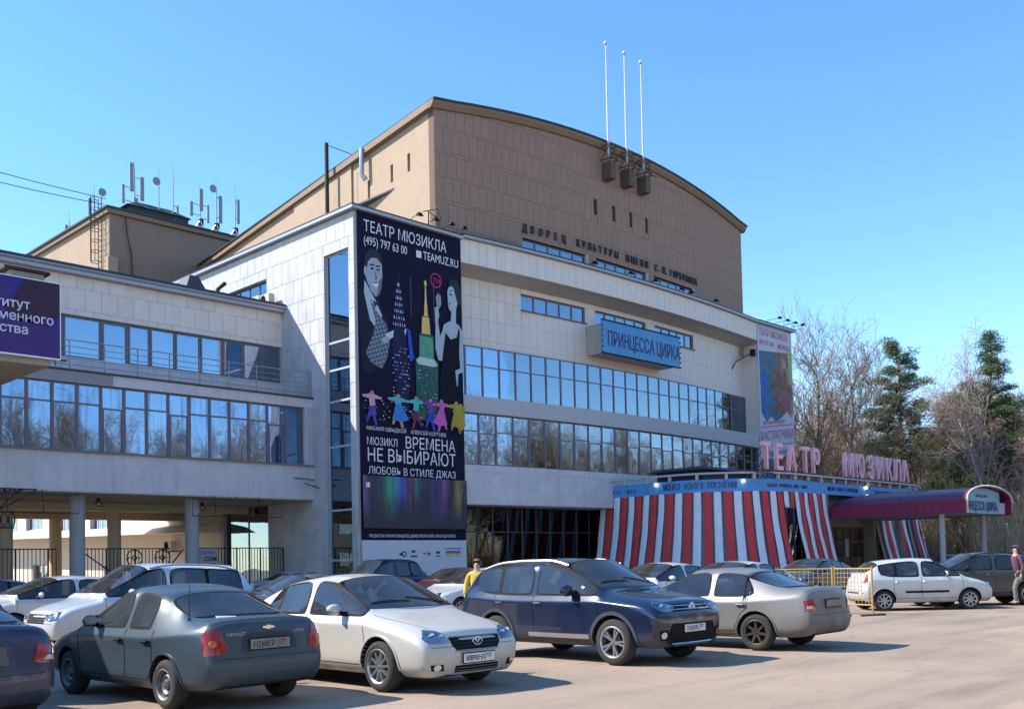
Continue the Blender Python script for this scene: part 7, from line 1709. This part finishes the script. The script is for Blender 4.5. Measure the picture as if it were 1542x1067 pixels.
# ------------------------------------------------------------------ trees
M_BARK = mat('grey_brown_bark', (.24, .185, .14), .9, var=.25, scale=2, bump=.5, bscale=12)
M_TWIG = mat('brown_twigs', (.27, .195, .14), .9, var=.25, scale=.7)
M_TWIGL = mat('pale_tan_twigs', (.55, .39, .23), .9, var=.25, scale=.7)
M_BIRCH = mat('birch_bark', (.42, .40, .37), .8, var=.3, scale=3, streak=.5, streakcol=(.08, .07, .06))
M_TWIGB = mat('birch_twigs', (.34, .24, .22), .9, var=.2, scale=.7)
M_PINEB = mat('pine_bark', (.30, .17, .10), .9, var=.25, scale=2, bump=.5, bscale=10)
M_NEED = mat('pine_needles', (.060, .105, .040), .8, var=.35, scale=1.2)
M_NEEDL = mat('young_pine_needles', (.15, .18, .045), .8, var=.35, scale=1.2)
def bare_tree(seed, H, spread, nlim, twig_r, depth=4, birch=False, low=.25, up=.55):
    rnd = random.Random(seed); tr = MB(); cr = MB()
    def branch(mb, p, d, length, r, lev, n=5):
        pts = [Vector(p)]; seg = 5 if lev < 2 else (4 if lev == 2 else 3); rs = [r]; d = d.normalized()
        for i in range(seg):
            d = (d+Vector((rnd.gauss(0, .13), rnd.gauss(0, .13), rnd.gauss(.05 if not (birch and lev > 1) else -.13, .08)))).normalized()
            pts.append(pts[-1]+d*length/seg); rs.append(max(r*(1-(i+1)/seg*.72), twig_r*.6))
        mb.tube(pts, rs, 6 if lev == 0 else (4 if lev == 1 else 3), cap=False)
        if lev >= depth: return
        k = nlim[lev]
        for j in range(k):
            t = low+(1-low)*(j+rnd.random())/k if lev == 0 else .2+.8*(j+rnd.random())/k
            i = min(int(t*seg), seg-1); f = t*seg-i; base = pts[i].lerp(pts[i+1], f); dd = (pts[i+1]-pts[i]).normalized()
            a = rnd.random()*6.283; perp = dd.cross(Vector((cos(a), sin(a), .31))).normalized()
            ang = rnd.uniform(.45, .95)*(1 if lev else spread)
            nd = (dd*cos(ang)+perp*sin(ang)+Vector((0, 0, up*.35 if not (birch and lev > 0) else -.1))).normalized()
            branch(cr, base, nd, length*(rnd.uniform(.30, .5)*(1.15-t*.45) if lev == 0 else rnd.uniform(.36, .62)), max(rs[i]*.52, twig_r), lev+1)
    branch(tr, (0, 0, -.1), Vector((rnd.gauss(0, .04), rnd.gauss(0, .04), 1)), H, H*.0115+.03, 0)
    return tr, cr
def tree_variant(kind, seed):
    if kind == 'bare': tr, cr = bare_tree(seed, 17, 1., (20, 8, 6, 3), .018, 4, low=.2); ms = (M_BARK, M_TWIG)
    elif kind == 'birch': tr, cr = bare_tree(seed, 19, .75, (20, 9, 7), .019, 3, True, low=.3); ms = (M_BIRCH, M_TWIGB)
    elif kind == 'slim': tr, cr = bare_tree(seed, 16, .8, (15, 8, 6), .020, 3, low=.3); ms = (M_BARK, M_TWIG)
    return tr.mesh('trunk', ms[0], True, fix=False), cr.mesh('crown', ms[1], False, fix=False)
def pine_variant(seed, H, base, needm, wid):
    rnd = random.Random(seed); tr = MB(); nd = MB(); pts = [Vector((0, 0, -.1))]; rs = [H*.016]; x = y = 0
    for i in range(8): x += rnd.gauss(0, .14); y += rnd.gauss(0, .14); pts.append(Vector((x, y, H*(i+1)/8))); rs.append(H*.016*(1-(i+1)/8*.85))
    tr.tube(pts, rs, 8)
    def tuft(c, r, n):
        for _ in range(n):
            a = rnd.random()*6.283; ph = math.acos(rnd.uniform(-.6, 1)); rr = r*rnd.random()**.45
            p = c+Vector((rr*sin(ph)*cos(a), rr*sin(ph)*sin(a), rr*cos(ph)*.62)); s = rnd.uniform(.09, .19)
            u = Vector((rnd.gauss(0, 1), rnd.gauss(0, 1), rnd.gauss(0, .6))).normalized(); w = u.cross(Vector((rnd.gauss(0, 1), rnd.gauss(0, 1), rnd.gauss(0, 1)))).normalized()
            nd.face([p-u*s*1.3, p+w*s*.17, p+u*s*1.3, p-w*s*.17])
    k = 46; 
    for j in range(k):
        t = base+(1-base)*(j+rnd.random())/k; z = H*t; i = min(int(t*8), 7); c = pts[i].lerp(pts[i+1], t*8-i); a = j*2.4+rnd.gauss(0, .5)
        ln = wid*((1-t)/(1-base))**.6*rnd.uniform(.55, 1.15)+.35; d = Vector((cos(a), sin(a), rnd.uniform(-.05, .3)))
        e = c+d*ln; mid = c.lerp(e, .5)+Vector((0, 0, -.15)); tr.tube([c, mid, e], [.06, .04, .02], 4, cap=False)
        m = max(2, int(ln*2.0))
        for q in range(m):
            f = .35+.7*q/m; tuft(c+d*ln*f+Vector((rnd.gauss(0, .28), rnd.gauss(0, .28), rnd.gauss(.12, .14))), rnd.uniform(.55, .95), 150)
    tuft(pts[-1], .6, 90)
    for j in range(6):   # dead lower limbs
        t = rnd.uniform(.25, base); i = min(int(t*8), 7); c = pts[i].lerp(pts[i+1], t*8-i); a = rnd.random()*6.3; tr.tube([c, c+Vector((cos(a)*1.3, sin(a)*1.3, .3))], [.04, .012], 4)
    return tr.mesh('trunk', M_PINEB, True, fix=False), nd.mesh('crown', needm, False, fix=False)
VAR = {'bare': [tree_variant('bare', s) for s in (3, 8, 21)], 'birch': [tree_variant('birch', s) for s in (5, 12)], 'slim': [tree_variant('slim', s) for s in (2, 9)],
       'pine': [pine_variant(4, 20, .40, M_NEED, 4.0), pine_variant(7, 21, .34, M_NEED, 3.5)], 'young_pine': [pine_variant(15, 13, .3, M_NEEDL, 3.4)]}
def plant(kind, v, x, y, s, rz, label, group, sz=1.):
    tm, cm = VAR[kind][v % len(VAR[kind])]
    nm = {'bare': 'bare_tree', 'birch': 'birch_tree', 'slim': 'young_bare_tree', 'pine': 'pine_tree', 'young_pine': 'young_pine_tree'}[kind]
    T = thing(nm, label, 'tree', (x, y, 0), rz, group); s *= .86 if kind in ('bare', 'birch', 'slim') else 1; T.scale = (s, s, s*sz)
    link('trunk', tm, T); link('crown', cm, T); return T
RT = random.Random(77)
x, y = polar(1362, 98); plant('pine', 0, x, y, 1.04, .6, 'dark crowned pine with a leaning crown, tallest tree left of centre in the wood', 'pines', 1.0)
x, y = polar(1500, 96); plant('pine', 1, x, y, .98, 2.2, 'tall dark pine with a pointed top near the right edge', 'pines', .98)
x, y = polar(1448, 92); plant('young_pine', 0, x, y, 1.12, 1.2, 'yellow-green young pine between the two dark pines', 'pines')
x, y = polar(1415, 112); plant('young_pine', 0, x, y, .95, 4.1, 'smaller yellow-green pine just right of the left dark pine', 'pines')
x, y = polar(1535, 100); plant('young_pine', 0, x, y, 1.15, 2.9, 'yellow-green pine at the very right edge', 'pines')
x, y = polar(1530, 128); plant('pine', 1, x, y, .85, 5., 'small dark pine farthest back near the right edge', 'pines')
for px, D, k, s, lb in ((1222, 92, 'bare', 1.12, 'tall bare tree with fine upright crown beside the painted poster'), (1275, 96, 'bare', 1.08, 'broad many-branched bare tree right of the painted poster'), (1440, 118, 'birch', 1.15, 'pale birch standing high between the pines'), (1418, 100, 'birch', .95, 'white stemmed leaning birch right of the left pine'), (1320, 105, 'bare', .98, 'bare tree close to the left of the dark pine')):
    x, y = polar(px, D); plant(k, int(px) % 3, x, y, s, px*.1, lb, 'trees of the wood')
W0 = 'bare deciduous tree standing in the dense brown wood behind the theatre'
n_ = 0
for row, (D0, D1, n) in enumerate(((84, 94, 15), (95, 110, 24), (111, 130, 27), (132, 165, 26))):
    for i in range(n):
        px = 1175+(1640-1175)*(i+RT.random())/n; D = RT.uniform(D0, D1); D = max(D, 93) if px < 1470 else D; x, y = polar(px, D)
        if D < 108 and (1322 < px < 1405 or px > 1425) and RT.random() < .75: continue
        kd = RT.choice(('bare', 'slim', 'slim', 'birch', 'bare')); s = RT.uniform(.62, .92)*(D/100)**.45*(.9 if px > 1290 and px < 1460 else 1)
        plant(kd, RT.randrange(6), x, y, s, RT.random()*6.28, {'bare': W0, 'birch': 'slender pale birch standing among bare trees in the wood behind the theatre', 'slim': 'thin straight bare tree standing in the brown wood behind the theatre'}[kd], {'bare': 'bare trees of the wood', 'birch': 'birches of the wood', 'slim': 'thin trees of the wood'}[kd])
# trees across the road behind the photographer (seen only as reflections in the glass)
for i in range(125):
    x = -10+i*1.95+RT.uniform(-2, 2); y = -30+RT.uniform(-16, 4)-(8 if x < 60 else 0)
    kd = RT.choice(('bare', 'bare', 'birch', 'slim', 'bare')); plant(kd, RT.randrange(6), x, y, RT.uniform(.95, 1.35), RT.random()*6.28, 'bare roadside tree across from the theatre, mirrored in its windows', 'trees across the road')
# undergrowth: thickets of thin tan brush, uncountable
def thicket():
    rnd = random.Random(5); mb = MB()
    for i in range(5200):
        px = rnd.uniform(1150, 1650); D = rnd.uniform(90, 112) if px < 1475 else rnd.uniform(76, 104); x, y = polar(px, D); h = rnd.uniform(2.5, 7.5)*(1 if D > 80 else .6)
        p = Vector((x, y, 0)); d = Vector((rnd.gauss(0, .25), rnd.gauss(0, .25), 1)).normalized()
        q = p+d*h*.6; e = q+(d+Vector((rnd.gauss(0, .3), rnd.gauss(0, .3), .1))).normalized()*h*.4; mb.tube([p, q, e], [.028, .020, .009], 3, cap=False)
        for j in range(9):
            b = p.lerp(e, rnd.uniform(.3, 1)); t = b+Vector((rnd.gauss(0, .55), rnd.gauss(0, .55), rnd.uniform(.1, .8))); mb.face([b-Vector((.013, .01, 0)), b+Vector((.013, .01, 0)), t])
    for i in range(2600):
        x = rnd.uniform(-20, 240); y = rnd.uniform(-48, -27); h = rnd.uniform(3, 8); p = Vector((x, y, 0)); d = Vector((rnd.gauss(0, .25), rnd.gauss(0, .25), 1)).normalized()
        e = p+d*h; mb.tube([p, e], [.04, .02], 3, cap=False)
        for j in range(7):
            b = p.lerp(e, rnd.uniform(.3, 1)); t = b+Vector((rnd.gauss(0, .8), rnd.gauss(0, .8), rnd.uniform(.1, 1.2))); mb.face([b-Vector((.03, .02, 0)), b+Vector((.03, .02, 0)), t])
    o = mb.mesh('brush', M_TWIGL, False, fix=False); ob = link('undergrowth', o); tag(ob, 'dense tan leafless undergrowth filling the foot of the wood', 'undergrowth', kind='stuff')
    mb = MB()
    for i in range(14000):
        px = rnd.uniform(1160, 1650); D = rnd.uniform(90, 110) if px < 1470 else rnd.uniform(76, 104); x, y = polar(px, D); s = rnd.uniform(.05, .14); z = rnd.random()*.12; a = rnd.random()*6.3
        mb.face([(x, y, z), (x+s*cos(a), y+s*sin(a), z+s*.4), (x+s*cos(a+1.3), y+s*sin(a+1.3), z+.02)])
    ob = link('leaf_litter', mb.mesh('litter', mat('dry_leaves', (.20, .14, .08), .9), False, fix=False)); tag(ob, 'dry brown leaf litter on the forest floor', 'leaf litter', kind='stuff')
thicket()
